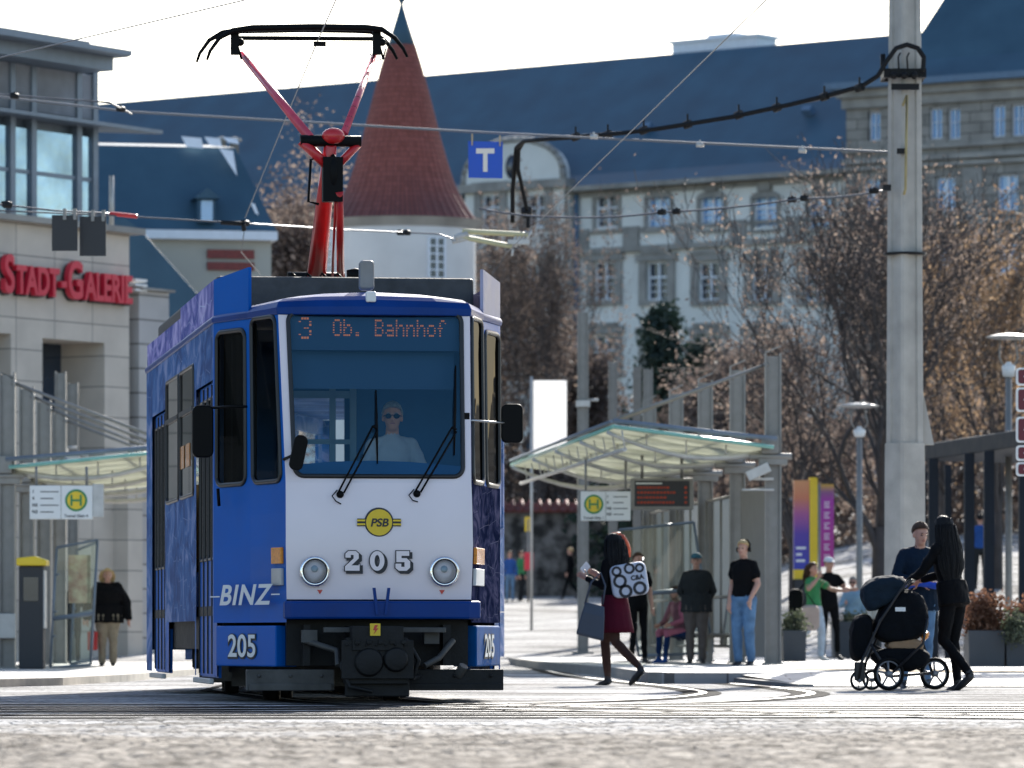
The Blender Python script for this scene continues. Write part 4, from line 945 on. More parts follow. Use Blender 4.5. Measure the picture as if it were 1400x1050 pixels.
for px, w_ in ((598, 22), (453, 14), (670, 20)):
    dxp = (px - 549); ang = math.asin(max(-1, min(1, dxp / 101))); ang = max(-1.3, min(1.3, ang))
    if abs(dxp) > 101: continue
    Mw = Matrix.Rotation(ang, 4, 'Z'); hw = .26
    wf_ = MB(); yy = -rw
    for x_ in (-hw, 0, hw): wf_.box(x_ - .035, x_ + .035, yy - .05, yy + .02, rz(386), rz(332))
    for t in range(6): z = rz(386) + (rz(332) - rz(386)) * t / 5; wf_.box(-hw, hw, yy - .045, yy + .02, z - .02, z + .02)
    o = wf_.xf(Mw).build('window', M['winframe'], rt, fix=False); MB().box(-hw, hw, yy - .03, yy + .03, rz(386), rz(332)).xf(Mw).build('pane', M['winglass'], o, fix=False)
# ---------------------------------------------------------------- mansard house between gallery and tower
Ym = 135.0
mh = thing('house', 'cream house with dark mansard roof and dormer, left of the round tower', 'house', ((270 - 700) / F * Ym, Ym, 0), R(12))
def mx_(px): return (px - 270) / F * Ym
def mz(py): return zat(py, Ym)
M['cream'] = mat('pale_cream_render', (.42, .41, .36), .85, var=.06, scale=.6)
b = MB(); b.box(mx_(190), mx_(372), 0, 8, 0, mz(328)); b.build('wall', M['cream'], mh)
b = MB(); b.box(mx_(180), mx_(378), -.35, 8.3, mz(328), mz(316)); b.build('eaves_board', M['winframe'], mh)
b = MB(); b.loft([[Vector((mx_(120), -.2, mz(315))), Vector((mx_(378), -.2, mz(315))), Vector((mx_(378), 8, mz(315))), Vector((mx_(120), 8, mz(315)))],
                  [Vector((mx_(125), 1.2, mz(195))), Vector((mx_(332), 1.2, mz(195))), Vector((mx_(332), 7, mz(195))), Vector((mx_(125), 7, mz(195)))],
                  [Vector((mx_(130), 3.6, mz(180))), Vector((mx_(322), 3.6, mz(180))), Vector((mx_(322), 4.2, mz(180))), Vector((mx_(130), 4.2, mz(180)))]], smooth=False)
b.build('mansard_roof', M['slate'], mh)
M['tin'] = mat('tin_flashing_painted_glint', (.85, .86, .88), .6, .0, var=.05)  # diffuse white painted in for sun glints on the metal strips
b = MB()
for (p0, p1, h_) in ((256, 284, 15), (288, 310, 12), (314, 334, 8)):
    b.add([(mx_(p0), 1.12, mz(181)), (mx_(p1), 1.12, mz(183)), (mx_(p1) + .03, .98, mz(183 + h_)), (mx_(p0) + .12, .98, mz(181 + h_))], [(0, 1, 2, 3)])
b.build('ridge_flashing', M['tin'], mh, fix=False)
b = MB(); b.add([(mx_(306), .80, mz(198)), (mx_(326), .85, mz(201)), (mx_(328), .4, mz(238))], [(0, 1, 2)]); b.add([(mx_(344), .1, mz(275)), (mx_(350), .1, mz(277)), (mx_(355), 0, mz(293)), (mx_(350), 0, mz(290))], [(0, 1, 2, 3)])
b.build('hip_flashing', M['tin'], mh, fix=False)
b = MB(); b.box(mx_(268), mx_(292), -.35, 1.6, mz(305), mz(273)); dm = b.build('dormer', M['slate'], mh)
b = MB(); b.prism([(mx_(262), mz(273)), (mx_(298), mz(273)), (mx_(280), mz(258))], -.5, 1.8); b.build('dormer_roof', M['slate'], dm)
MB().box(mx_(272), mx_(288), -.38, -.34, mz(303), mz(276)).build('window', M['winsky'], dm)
for px in (327, 345):
    MB().lathe([(.12, mz(215)), (.12, mz(178)), (.2, mz(177)), (.2, mz(174)), (.05, mz(171))], 12, (mx_(px), 3, 0)).build('chimney', M['stonegrey'], mh)
M['signbrown'] = mat('red_brown_sign', (.20, .045, .04), .7, var=.2, scale=8)
b = MB(); b.box(mx_(283), mx_(348), -.08, -.003, mz(353), mz(341)); b.box(mx_(283), mx_(348), -.08, -.003, mz(369), mz(358)); b.build('shop_sign', M['signbrown'], mh)
# lower wing roof sloping down to the right, next to it
lw = thing('house', 'low dark slate roof sloping down behind the shopping gallery', 'house', ((220 - 700) / F * 128, 128, 0))
def nx(px): return (px - 220) / F * 128
def nz(py): return zat(py, 128)
b = MB(); b.prism([(nx(60), nz(308)), (nx(170), nz(298)), (nx(190), nz(312)), (nx(284), nz(418)), (nx(284), nz(440)), (nx(60), nz(440))], 0, 5); b.build('roof', M['slate'], lw)
b = MB(); b.box(nx(60), nx(270), .3, 4.7, 0, nz(440)); b.build('wall', M['cream'], lw)
# ---------------------------------------------------------------- shopping gallery
M['sand'] = brick_mat('gallery_sandstone', (.62, .55, .47), (.56, .50, .43), (.22, .20, .18), 1.25, .62, .012, .75, 1, .3, 'XZ', .0, .25)
M['gallmetal'] = mat('grey_blue_metal_cladding', (.17, .21, .26), .45, .3, var=.12)
M['louvre'] = mat('louvre_slats', (.50, .53, .58), .45, .3, var=.1)
Dg = (.533, .846); Og = ((177 - 700) / F * 103.6, 103.6)
ga = thing('shopping_gallery', 'sandstone and glass shopping gallery with red rooftop lettering at the left edge', 'building', (*Og, 0), frame_dir(Dg))
def gs(px): return line_s(px, Og, Dg)[0]
def gz(px, py): return zat(py, line_s(px, Og, Dg)[1])
zco = gz(100, 312); xg0 = -66.0
hs_ = [(gs(58), gs(143), gz(100, 640), gz(58, 462)), (gs(-60), gs(15), gz(0, 640), gz(10, 456))] + [(-14 - 5.2 * k, -11 - 5.2 * k, gz(0, 640), gz(10, 456)) for k in range(9)]
b = MB(); wall_holes(b, xg0, 0, -.2, zco, hs_, 0, 1.3); b.box(xg0, -.02, 1.31, 9, -.2, zco - .02)
b.quad((0, 0, -.2), (0, 9, -.2), (0, 9, zco), (0, 0, zco)); b.build('stone_wall', M['sand'], ga, fix=False)
b = MB(); b.box(xg0, .22, -.25, 9, zco, zco + .12); b.build('stone_cornice', M['stonegrey'], ga)
for x0, x1, z0, z1 in hs_:
    MB().box(x0, x1, 1.1, 1.14, z0, z1).build('shop_window', M['winglass'], ga); MB().box((x0 + x1) / 2 - .04, (x0 + x1) / 2 + .04, 1.04, 1.09, z0, z1).build('window_mullion', M['gallmetal'], ga)
# second lower block behind the corner
bb = MB(); bb.box(.3, gs(230) * 1.0, -.02, 6, -.2, gz(200, 398)); bb.build('rear_block', brick_mat('rear_block_stone', (.50, .48, .46), (.45, .43, .42), (.2, .19, .18), 1.6, .50, .02, .8, 1, .3, 'XZ', 0, .2), ga)
b = MB(); b.box(.25, gs(232), -.15, 6, gz(200, 398) + .01, gz(200, 394)); b.build('rear_cornice', M['stonegrey'], ga)
# glazed upper floor
gx1 = gs(150); zt0 = zco + .12; zwt = gz(80, 178); zlv = gz(80, 160); zlt = gz(80, 88)
f = MB(); f.box(xg0, gx1, .5, 8, zt0, gz(100, 60) + .2); f.build('upper_core', M['gallmetal'], ga)
M['gallglass'] = mat('gallery_window_glass', (.30, .42, .52), .05, .9, var=.35, scale=1.1, bump=.6, bscale=1.4)
edges = [-1, 33, 62, 124, 146]
MB().box(xg0, gs(-1), .3, .5, zt0, gz(100, 60) + .2).build('upper_cladding', M['gallmetal'], ga)
for i in range(len(edges) - 1):
    a, c = gs(edges[i]) + .06, gs(edges[i + 1]) - .06
    ww = MB(); ww.box(a - .05, a, .30, .5, zt0, zwt); ww.box(c, c + .05, .30, .5, zt0, zwt); ww.box(a, c, .31, .5, zt0 + .9, zt0 + .98); wo = ww.build('upper_window', M['gallmetal'], ga)
    MB().box(a, c, .34, .38, zt0 + .05, zwt).build('pane', M['gallglass'], wo)
    lv = MB(); nz_ = 16
    for k in range(nz_):
        z = zlv + .1 + (zlt - zlv - .15) * k / nz_; lv.obox(((a + c) / 2, .36, z), (c - a, .13, .02), (R(-35), 0, 0))
    lv.build('louvre_panel', M['louvre'], ga)
po = MB()
for e in edges: s = gs(e); po.box(s - .08, s + .08, .27, .5, zt0, zlt + .1)
po.build('steel_post', M['gallmetal'], ga)
b = MB(); b.prism([(xg0, -.2), (gs(212), -.2), (gs(212), -.05), (gs(152), 1.2), (xg0, 1.2)], gz(100, 168), gz(100, 163), plane='xy'); b.build('lower_canopy', M['gallmetal'], ga)
b = MB(); zr_ = gz(100, 76); b.prism([(xg0, -1.0), (gs(126), -1.0), (gs(136), -.7), (gs(150), 9), (xg0, 9)], zr_, zr_ + .1, plane='xy'); b.prism([(xg0, -.5), (gs(128), -.5), (gs(146), 9), (xg0, 9)], zr_ - .28, zr_ - .003, plane='xy'); b.build('roof_slab', M['gallmetal'], ga)
MB().tube([(gs(158), .1, gz(158, 322)), (gs(158), .1, gz(158, 240))], .05).build('lightning_rod', M['galvlight'], ga)
for k in range(3): MB().box(gs(180), gs(196), -.1, .3, gz(190, 400) + k * .1 + .02, gz(190, 400) + k * .1 + .07).build('vent_slat', M['signwhite'], ga)
# lettering: small capitals, red faces on dark returns
M['letterred'] = mat('red_letter_face', (.62, .02, .05), .4, var=.05)
bits = [('S', .92, -10), ('TADT', .68, 25), ('-', .75, 97), ('G', .92, 106), ('ALERIE', .68, 0)]
lx0 = gs(-6); lx1 = gs(171); tot = MB(); cur = 0
for st2, sz, _ in bits:
    T = text(st2, sz * 1.0, .12, .022, spacing=1.0, sx=.78, align='LEFT'); lo_, hi_ = bounds(T)
    tot.merge(T, Matrix.Translation((cur - lo_[0], 0, (0 if st2 != '-' else .05)))); cur += hi_[0] - lo_[0] + .06
k_ = (lx1 - lx0) / cur
zl = gz(85, 412); kzc = .68
tf = Matrix.Translation((lx0, -.12, gz(85, 407))) @ Matrix.Diagonal((k_, 1, 1.12, 1))
mi = []
tot.xf(tf)
tot.build('roof_lettering', M['letterred'], ga, fix=False)
sh = MB(); sh.v = [(x + .05, y + .14 * 0 + .10, z - .03) for x, y, z in tot.v]; sh.f = tot.f; sh.m = tot.m; sh.sm = tot.sm; sh.build('lettering_backing', M['text'], ga, fix=False)
# piers at street level
for px in (176,):
    b = MB(); b.box(gs(px) - .5, gs(px), -.35, .0, -.2, gz(px, 640)); b.build('stone_pier', M['sand'], ga)
# ---------------------------------------------------------------- stone wall with a tile coping, white building behind
sw = thing('stone_wall', 'rough stone boundary wall with a red tiled coping behind the walking man', 'wall', (0, 170, 0), R(4))
M['rubble'] = mat('rubble_stone', (.06, .058, .055), .9, var=.6, scale=1.8, col2=(.22, .21, .20), bump=.8, bscale=4, lo=.4, hi=.62)
wz0 = ground_z(0, 170) - .5; b = MB(); b.box(-3, 4.5, 0, .5, wz0, zat(700, 170)); b.build('wall', M['rubble'], sw)
b = MB()
for k in range(26):
    x = -3.1 + k * .3; b.obox((x, -.05, zat(694, 170)), (.27, .55, .07), (R(30), 0, 0)); b.tube([(x + .14, -.35, zat(699, 170)), (x + .14, .2, zat(684, 170))], .06, 6)
b.box(-3.2, 4.6, .0, .3, zat(700, 170), zat(690, 170)); b.build('tile_coping', M['tile'], sw)
wh = thing('house', 'pale low building with dark openings just above the stone wall', 'house', (.8, 190, 0), 0)
def hz2(py): return zat(py, 190)
hl = [((px - 700) / F * 190 - .8 - .3, (px - 700) / F * 190 - .8 + .3, hz2(690), hz2(655)) for px in (752, 790, 715, 830)]
b = MB(); wall_holes(b, -2.5, 6, 3, hz2(618), hl, 0, .3); b.box(-2.5, 6, .5, 4, 3, hz2(618) - .02); b.build('wall', M['whitewall'], wh, fix=False)
for h_ in hl: MB().box(h_[0], h_[1], .25, .28, h_[2], h_[3]).build('window', M['winglass'], wh)
b = MB(); b.prism([(-.4, hz2(618)), (4.4, hz2(618)), (4.2, hz2(590)), (-.2, hz2(590))], -3 + 2.8, 4.4, plane='xz'); b.build('roof', M['slate'], wh)
# bright advertising banner
bn = thing('banner', 'tall plain white banner on a mast right of the tram', 'banner', ((752 - 700) / F * 120, 120, ground_z(0, 120)))
b = MB(); w_ = 23 / F * 120; b.prism([(-w_, zat(622, 120) - ground_z(0, 120)), (w_, zat(622, 120) - ground_z(0, 120)), (w_, zat(520, 120) - ground_z(0, 120)), (-w_, zat(520, 120) - ground_z(0, 120))], -.02, .02)
M['banner'] = mat('white_banner_cloth', (.80, .80, .80), .8, var=.02); 
n = M['banner'].node_tree.nodes; l = M['banner'].node_tree.links; tr = n.new('ShaderNodeBsdfTranslucent'); tr.inputs[0].default_value = (.85, .85, .85, 1); mxs = n.new('ShaderNodeMixShader'); mxs.inputs[0].default_value = .6
l.new(n['Principled BSDF'].outputs[0], mxs.inputs[1]); l.new(tr.outputs[0], mxs.inputs[2]); l.new(mxs.outputs[0], n['Material Output'].inputs[0])
b.build('cloth', M['banner'], bn); MB().tube([(-w_ - .04, 0, 0), (-w_ - .04, 0, zat(515, 120) - ground_z(0, 120))], .035).build('mast', M['galvlight'], bn)
# ================================================================ trees
M['bark'] = mat('grey_brown_bark', (.06, .052, .05), .9, var=.3, scale=3)
def leafmat(name, c, c2, tr=.5):
    m = mat(name, c, .7, var=.1, scale=.9, col2=c2, lo=.4, hi=.6); n = m.node_tree.nodes; l = m.node_tree.links
    t = n.new('ShaderNodeBsdfTranslucent'); cr = [q for q in n if q.type == 'VALTORGB'][0]; l.new(cr.outputs[0], t.inputs[0]); mx = n.new('ShaderNodeMixShader'); mx.inputs[0].default_value = tr
    l.new(n['Principled BSDF'].outputs[0], mx.inputs[1]); l.new(t.outputs[0], mx.inputs[2]); l.new(mx.outputs[0], n['Material Output'].inputs[0]); return m
M['leaf_brown'] = leafmat('dry_brown_buds', (.11, .083, .075), (.32, .25, .205))
M['leaf_grey'] = leafmat('bare_twig_brown', (.075, .062, .058), (.19, .15, .13))
M['leaf_orange'] = leafmat('orange_dry_leaves', (.19, .125, .08), (.42, .29, .175))
M['leaf_dark'] = leafmat('evergreen_needles', (.010, .026, .022), (.03, .055, .035), .1)
M['leaf_red'] = leafmat('red_brown_grass', (.12, .055, .035), (.24, .13, .08))
M['leaf_green'] = leafmat('grey_green_leaves', (.055, .07, .04), (.15, .17, .11))
def leaves(pts, size, rnd, per=1, jit=.3):
    n = len(pts) * per; P = np.repeat(np.array(pts), per, 0) + rnd.normal(0, jit, (n, 3))
    a = rnd.normal(0, 1, (n, 3)); a /= np.linalg.norm(a, axis=1)[:, None]; c = rnd.normal(0, 1, (n, 3)); b = np.cross(a, c); b /= np.linalg.norm(b, axis=1)[:, None]
    s = size * rnd.uniform(.5, 1.3, (n, 1)); V = np.stack([P - a * s, P + b * s * .5, P + a * s, P - b * s * .5], 1).reshape(-1, 3)
    m = MB(); m.v = [tuple(v) for v in V]; m.f = [(4 * i, 4 * i + 1, 4 * i + 2, 4 * i + 3) for i in range(n)]; m.m = [0] * n; m.sm = [False] * n; return m
def tree(px, Y, top_px, width_px, label, seed, leaf, leafsize=.10, per=3, upright=.5, twig=True, base_z=None, first=.22, depth=6, trunk_r=.2, jit=.28, group=None, cat='tree', density=1.0):
    rnd = np.random.default_rng(seed); X = (px - 700) / F * Y; z0 = ground_z(X, Y) if base_z is None else base_z; H = zat(top_px, Y) - z0; W = width_px / F * Y / 2
    t = thing('tree', label, cat, (X, Y, z0 - .1), 0, group)
    br = MB(); tips = []
    def grow(p, d, L, r, lv):
        steps = 3; pts = [p]; rs = [r]; dd = d.copy()
        for k in range(steps):
            dd = (dd + rnd.normal(0, .13, 3) + np.array([0, 0, .05 * upright])); dd /= np.linalg.norm(dd); p = p + dd * L / steps; pts.append(p); rs.append(max(.008, r * (1 - .45 * (k + 1) / steps)))
        br.tube([Vector(q) for q in pts], rs, 6 if lv < 2 else (4 if lv < 4 else 3), cap=False)
        if lv >= depth - 3: tips.extend(pts[1:])
        if lv >= depth: return
        nb = 3 if lv < 2 else (3 if rnd.random() < density * .55 else 2)
        for k in range(nb):
            ang = rnd.uniform(.25, .75) * (1.2 - upright * .4) * (1.25 if lv == 0 else 1); az = rnd.uniform(0, 2 * math.pi)
            q = np.cross(dd, rnd.normal(0, 1, 3)); q /= np.linalg.norm(q); nd = dd * math.cos(ang) + q * math.sin(ang); nd[2] += .22 * upright
            nd /= np.linalg.norm(nd); st_k = rnd.integers(1, steps + 1) if k else steps
            grow(pts[st_k], nd, L * rnd.uniform(.68, .88), r * .55, lv + 1)
    L0 = H * first
    br.tube([Vector((0, 0, 0)), Vector((0, 0, L0))], [trunk_r * 1.25, trunk_r], 8)
    for k in range(7):
        az = 2 * math.pi * (k + rnd.uniform(-.3, .3)) / 7; tilt = .15 + .55 * (k % 3) / 2 * (1.1 - upright * .5)
        grow(np.array([0, 0, L0 * rnd.uniform(.6, 1)]), np.array([math.cos(az) * math.sin(tilt), math.sin(az) * math.sin(tilt), math.cos(tilt)]), H * .27, trunk_r * .55, 1)
    A = np.array(tips); sc_xy = W / max(.1, np.percentile(np.abs(A[:, 0]), 97)); sz_ = (H - L0 * .6) / max(.1, np.percentile(A[:, 2], 99.0) - L0 * .6)
    def fx(v): return (v[0] * sc_xy, v[1] * sc_xy, v[2] if v[2] < L0 * .6 else L0 * .6 + (v[2] - L0 * .6) * sz_)
    br.v = [fx(v) for v in br.v]; br.build('trunk', M['bark'], t, fix=False)
    A = np.array([fx(v) for v in tips]); lv_ = leaves(A, leafsize, rnd, per, jit); lv_.build('crown', leaf, t, fix=False); return t
tree(1205, 104, 218, 430, 'large bare brown tree with fine upright branches behind the concrete tram pole', 3, M['leaf_brown'], .045, 1, .9, trunk_r=.17, depth=7, jit=.13)
tree(1085, 118, 395, 260, 'bare brown tree left of the large one, above the tram stop fins', 5, M['leaf_brown'], .06, 1, .6, depth=6, trunk_r=.14, jit=.18)
tree(1365, 112, 290, 240, 'tree with orange dry leaves at the right edge', 7, M['leaf_orange'], .065, 2, .6, depth=6, trunk_r=.15)
tree(1290, 122, 330, 240, 'brown leafy tree right of the concrete pole', 11, M['leaf_brown'], .07, 2, .6, depth=6, trunk_r=.15)
tree(1000, 150, 480, 170, 'dark brown tree behind the shelter roof', 13, M['leaf_grey'], .10, 4, .4, depth=6, trunk_r=.15)
tree(738, 178, 262, 190, 'tall bare brown tree in front of the curved gable', 17, M['leaf_grey'], .07, 1, .7, depth=7, trunk_r=.2, jit=.15)
tree(695, 182, 330, 150, 'bare tree right behind the round tower', 19, M['leaf_brown'], .10, 3, .6, depth=6, trunk_r=.18)
tree(800, 186, 470, 110, 'small bare tree beneath the cream facade, right of the tall bare one', 23, M['leaf_grey'], .10, 3, .5, depth=6, trunk_r=.16)
tree(408, 160, 205, 110, 'pale brown tree between mansard house and round tower', 29, M['leaf_brown'], .08, 3, .6, depth=6, trunk_r=.16, jit=.35)
tree(392, 158, 300, 90, 'lower pale brown tree left of the red pantograph arm', 31, M['leaf_brown'], .10, 5, .5, depth=6, trunk_r=.12, jit=.35)
# evergreen
def conifer(px, Y, top_px, wpx, label, seed):
    rnd = np.random.default_rng(seed); X = (px - 700) / F * Y; z0 = ground_z(X, Y); H = zat(top_px, Y) - z0; W = wpx / F * Y / 2
    t = thing('evergreen_tree', label, 'tree', (X, Y, z0 - .1)); br = MB(); br.tube([(0, 0, 0), (0, 0, H)], [.2, .03], 7); pts = []
    for k in range(150):
        h = H * (.18 + .8 * rnd.random()); r_ = W * (1 - (h / H) ** 2.2 * .75) * rnd.uniform(.7, 1.05); az = rnd.uniform(0, 6.28)
        e = np.array([r_ * math.cos(az), r_ * math.sin(az), h + r_ * .15]); br.tube([(0, 0, h), Vector(e)], [.035, .008], 3, cap=False)
        for q in range(9): pts.append(np.array([0, 0, h]) * (1 - q / 8) + e * (q / 8))
    br.build('trunk', M['bark'], t, fix=False); leaves(pts, .13, rnd, 9, .22).build('crown', M['leaf_dark'], t, fix=False); return t
conifer(905, 172, 418, 105, 'dark evergreen tree in front of the cream facade', 1)
conifer(958, 165, 470, 80, 'lower dark evergreen tree right of the taller evergreen', 2)
# hedge masses along the slope behind the square
def shrub(px, Y, w_px, top_px, bot_z, label, leaf, seed, n=900, size=.09, depth_=1.0, name='shrub', group=None, parent=None):
    rnd = np.random.default_rng(seed); X = (px - 700) / F * Y; W = w_px / F * Y / 2; H = zat(top_px, Y) - bot_z
    t = thing(name, label, 'bush', (X, Y, bot_z), 0, group)
    th = rnd.uniform(0, 6.28, n); rr = rnd.uniform(0, 1, n) ** .5; hh = rnd.uniform(0, 1, n); prof_ = np.sqrt(np.clip(1 - (hh - .35) ** 2 * 1.6, .05, 1))
    lump = 1 + .18 * np.sin(th * 3 + seed) + .12 * np.sin(hh * 9 + th * 5)
    P = np.stack([W * rr * prof_ * np.cos(th) * lump, depth_ * rr * prof_ * np.sin(th), H * hh * (.85 + .15 * np.sin(th * 4 + seed))], 1)
    leaves(P, size, rnd, 4, .05).build('foliage', leaf, t, fix=False); br = MB()
    for k in range(26): e = P[k * 7 % n]; br.tube([(e[0] * .2, e[1] * .2, 0), Vector(e)], [.02, .005], 3, cap=False)
    br.build('stem', M['bark'], t, fix=False); return t
shrub(1110, 140, 330, 560, ground_z(8, 140) - .3, 'brown undergrowth at the foot of the trees left of the pole', M['leaf_brown'], 3, 3600, .10, 2.5)
shrub(1330, 134, 300, 520, ground_z(12, 134) - .3, 'brown undergrowth at the foot of the trees right of the pole', M['leaf_brown'], 4, 3600, .10, 2.5)
shrub(720, 182, 200, 560, ground_z(.5, 182) - .3, 'dull brown thicket above the stone wall', M['leaf_grey'], 5, 2600, .12, 2.5)
shrub(905, 168, 230, 560, ground_z(3, 168) - .3, 'dark thicket below the evergreens', M['leaf_dark'], 6, 2600, .12, 2.5)
# ================================================================ tram stop shelters
def frosted():
    m = bpy.data.materials.new('frosted_roof_glass'); m.use_nodes = True; n = m.node_tree.nodes; l = m.node_tree.links; n.remove(n['Principled BSDF'])
    tr = n.new('ShaderNodeBsdfTranslucent'); tr.inputs[0].default_value = (.55, .58, .48, 1); df = n.new('ShaderNodeBsdfDiffuse'); df.inputs[0].default_value = (.66, .64, .55, 1)
    tc = n.new('ShaderNodeTexCoord'); no = n.new('ShaderNodeTexNoise'); no.inputs['Scale'].default_value = 1.5; no.inputs['Detail'].default_value = 6; l.new(tc.outputs['Object'], no.inputs['Vector'])
    r = n.new('ShaderNodeValToRGB'); e = r.color_ramp.elements; e[0].color = (.42, .41, .32, 1); e[1].color = (.78, .76, .64, 1); e[0].position = .35; e[1].position = .65; l.new(no.outputs['Fac'], r.inputs[0]); l.new(r.outputs[0], tr.inputs[0])
    m1 = n.new('ShaderNodeMixShader'); m1.inputs[0].default_value = .45; l.new(tr.outputs[0], m1.inputs[1]); l.new(df.outputs[0], m1.inputs[2])
    tp = n.new('ShaderNodeBsdfTransparent'); tp.inputs[0].default_value = (.8, .9, .85, 1); m2 = n.new('ShaderNodeMixShader'); m2.inputs[0].default_value = .18; l.new(m1.outputs[0], m2.inputs[1]); l.new(tp.outputs[0], m2.inputs[2])
    l.new(m2.outputs[0], n['Material Output'].inputs[0]); return m
M['frost'] = frosted(); M['glassedge'] = mat('green_glass_edge', (.22, .50, .42), .25, var=.08, coat=.5)
M['stonepanel'] = mat('grey_back_panel', (.26, .25, .235), .7, var=.08)
def shelter(label, x, y, z, d, n, sp, H, side, width, zc0, zc1, extra_tail=.6, ncol=None):
    """columns in a row from (x,y) along d; the glass roof cantilevers to 'side' and rises from zc0 to zc1"""
    t = thing('tram_shelter', label, 'shelter', (x, y, z)); dv = Vector((d[0], d[1], 0)).normalized(); ax = Vector((side, 0, 0))
    for k in range(n):
        c = dv * sp * k; q = MB()
        for o in (-.105, .105): q.box(c.x + o - .012, c.x + o + .012, c.y - .10, c.y + .10, 0, H)
        q.box(c.x - .093, c.x + .093, c.y - .03, c.y + .03, 0, H - .04); q.box(c.x - .15, c.x + .15, c.y - .14, c.y + .14, 0, .03)
        q.prism([(c.x - .117, H), (c.x + .117, H + .10 * (1 if side < 0 else -1)), (c.x + .117, H + .12 * (1 if side < 0 else -1)), (c.x - .117, H + .02)], c.y - .03, c.y + .03)
        col = q.build('column', M['galv'], t)
        cl = MB(); cl.box(c.x - .2, c.x + .2, c.y - .13, c.y + .13, zc0 - .22, zc0 - .06); cl.tube([(c.x - .34, c.y - .1, zc0 - .1), (c.x + .26, c.y - .1, zc0 - .1)], .05); cl.box(c.x - .17, c.x + .08, c.y - .16, c.y - .101, zc0 - .06, zc0 + .2)
        cl.build('column_clamp', M['galv'], col, bevel=.01)
        bm_ = MB(); pts = []
        for i in range(9):
            f = i / 8; pts.append(c + ax * (.1 + width * f) + Vector((0, 0, zc0 + (zc1 - zc0) * f - .20 * math.sin(math.pi * min(1, f * 1.0)) - .04)))
        bm_.tube(pts, [.05 - .02 * i / 8 for i in range(9)], 8)
        for i in (2, 4, 6): bm_.tube([pts[i], c + ax * (.1 + width * i / 8) + Vector((0, 0, zc0 + (zc1 - zc0) * i / 8))], .015, 6)
        bm_.build('roof_beam', M['galvlight'], t)
        rd = MB(); rd.tube([c + Vector((0, 0, H - .12)), c + ax * (width + .02) + Vector((0, 0, zc1 + .12))], .026, 8); rd.ball(c + ax * .09 + Vector((0, 0, H - .16)), .05)
        rd.build('tension_rod', M['galv'], t)
    L = dv * (sp * (n - 1) + extra_tail); s0 = dv * -.45; y0 = -.4
    npan = max(3, int(L.length / 1.9))
    for k in range(npan):
        a, b_ = s0 + (L - s0) * (k / npan), s0 + (L - s0) * ((k + 1) / npan - .004)
        q = MB(); P = lambda c, f, dz: c + ax * (.05 + width * f) + Vector((0, 0, zc0 + (zc1 - zc0) * f + dz))
        q.loft([[P(a, 0, 0), P(a, 1, 0), P(a, 1, .02), P(a, 0, .02)], [P(b_, 0, 0), P(b_, 1, 0), P(b_, 1, .02), P(b_, 0, .02)]], smooth=False)
        gp_ = q.build('roof_glass', M['frost'], t)
    q = MB()
    q.tube([P(s0, 0, .02), P(s0, 1, .02)], .03, 6); q.build('glass_edge', M['glassedge'], t); q = MB(); q.tube([P(s0, 1, .02), P(L, 1, .02)], .03, 6); q.build('glass_edge', M['glassedge'], t)
    q = MB(); q.tube([P(s0, -.02, .14), P(s0, 1, .10)], .035, 8); q.tube([P(s0, 1.01, .09), P(L, 1.01, .09)], .025, 8); q.tube([P(s0, .3, .12), P(L, .3, .12)], .03, 8); q.tube([P(s0, .7, .12), P(L, .7, .12)], .03, 8); q.build('top_rail', M['gallmetal'], t)
    q = MB(); q.tube([P(s0, .93, -.28), P(L, .93, -.28)], .03, 8)
    m_ = int(L.length / 1.2)
    for k in range(m_):
        a, b_ = s0 + (L - s0) * (k / m_), s0 + (L - s0) * ((k + 1) / m_); q.tube([P(a, .93, -.28), P(a, .95, -.02)], .012, 5)
    q.build('edge_truss', M['galvlight'], t); return t, dv, ax
sr, dv, ax = shelter('right glass-roofed tram shelter with five tall grey columns, people waiting under it', 3.69, 72, kz, (-.09, 1), 5, 3.75, 4.40, -1, 2.25, 3.04, 3.33)
# back wall of the right shelter: frames with glass, one solid panel, bench
q = MB(); c1_, c2_ = dv * .35, dv * 3.4
q.add([c1_ + Vector((.0, 0, .1)), c2_ + Vector((.0, 0, .1)), c2_ + Vector((0, 0, 2.55)), c1_ + Vector((0, 0, 2.55))] + [v + Vector((.04, 0, 0)) for v in (c1_ + Vector((.0, 0, .1)), c2_ + Vector((.0, 0, .1)), c2_ + Vector((0, 0, 2.55)), c1_ + Vector((0, 0, 2.55)))], [(0, 1, 2, 3), (7, 6, 5, 4), (0, 4, 5, 1), (1, 5, 6, 2), (2, 6, 7, 3), (3, 7, 4, 0)])
q.build('back_panel', M['stonepanel'], sr)
for k in range(1, 4):
    a, b_ = dv * (3.75 * k + .15), dv * (3.75 * k + 3.6)
    f_ = MB()
    for z in (.25, 1.0, 2.5): f_.tube([a + Vector((0, 0, z)), b_ + Vector((0, 0, z))], .025, 6)
    for z, w__ in ((a, 0), ((a + b_) / 2, 0), (b_, 0)): f_.tube([z + Vector((0, 0, .25)), z + Vector((0, 0, 2.5))], .02, 6)
    fo = f_.build('glass_wall_frame', M['galv'], sr); g_ = MB(); g_.quad(a + Vector((0, 0, .27)), b_ + Vector((0, 0, .27)), b_ + Vector((0, 0, 2.48)), a + Vector((0, 0, 2.48))); g_.build('glass', M['glass'], fo, fix=False)
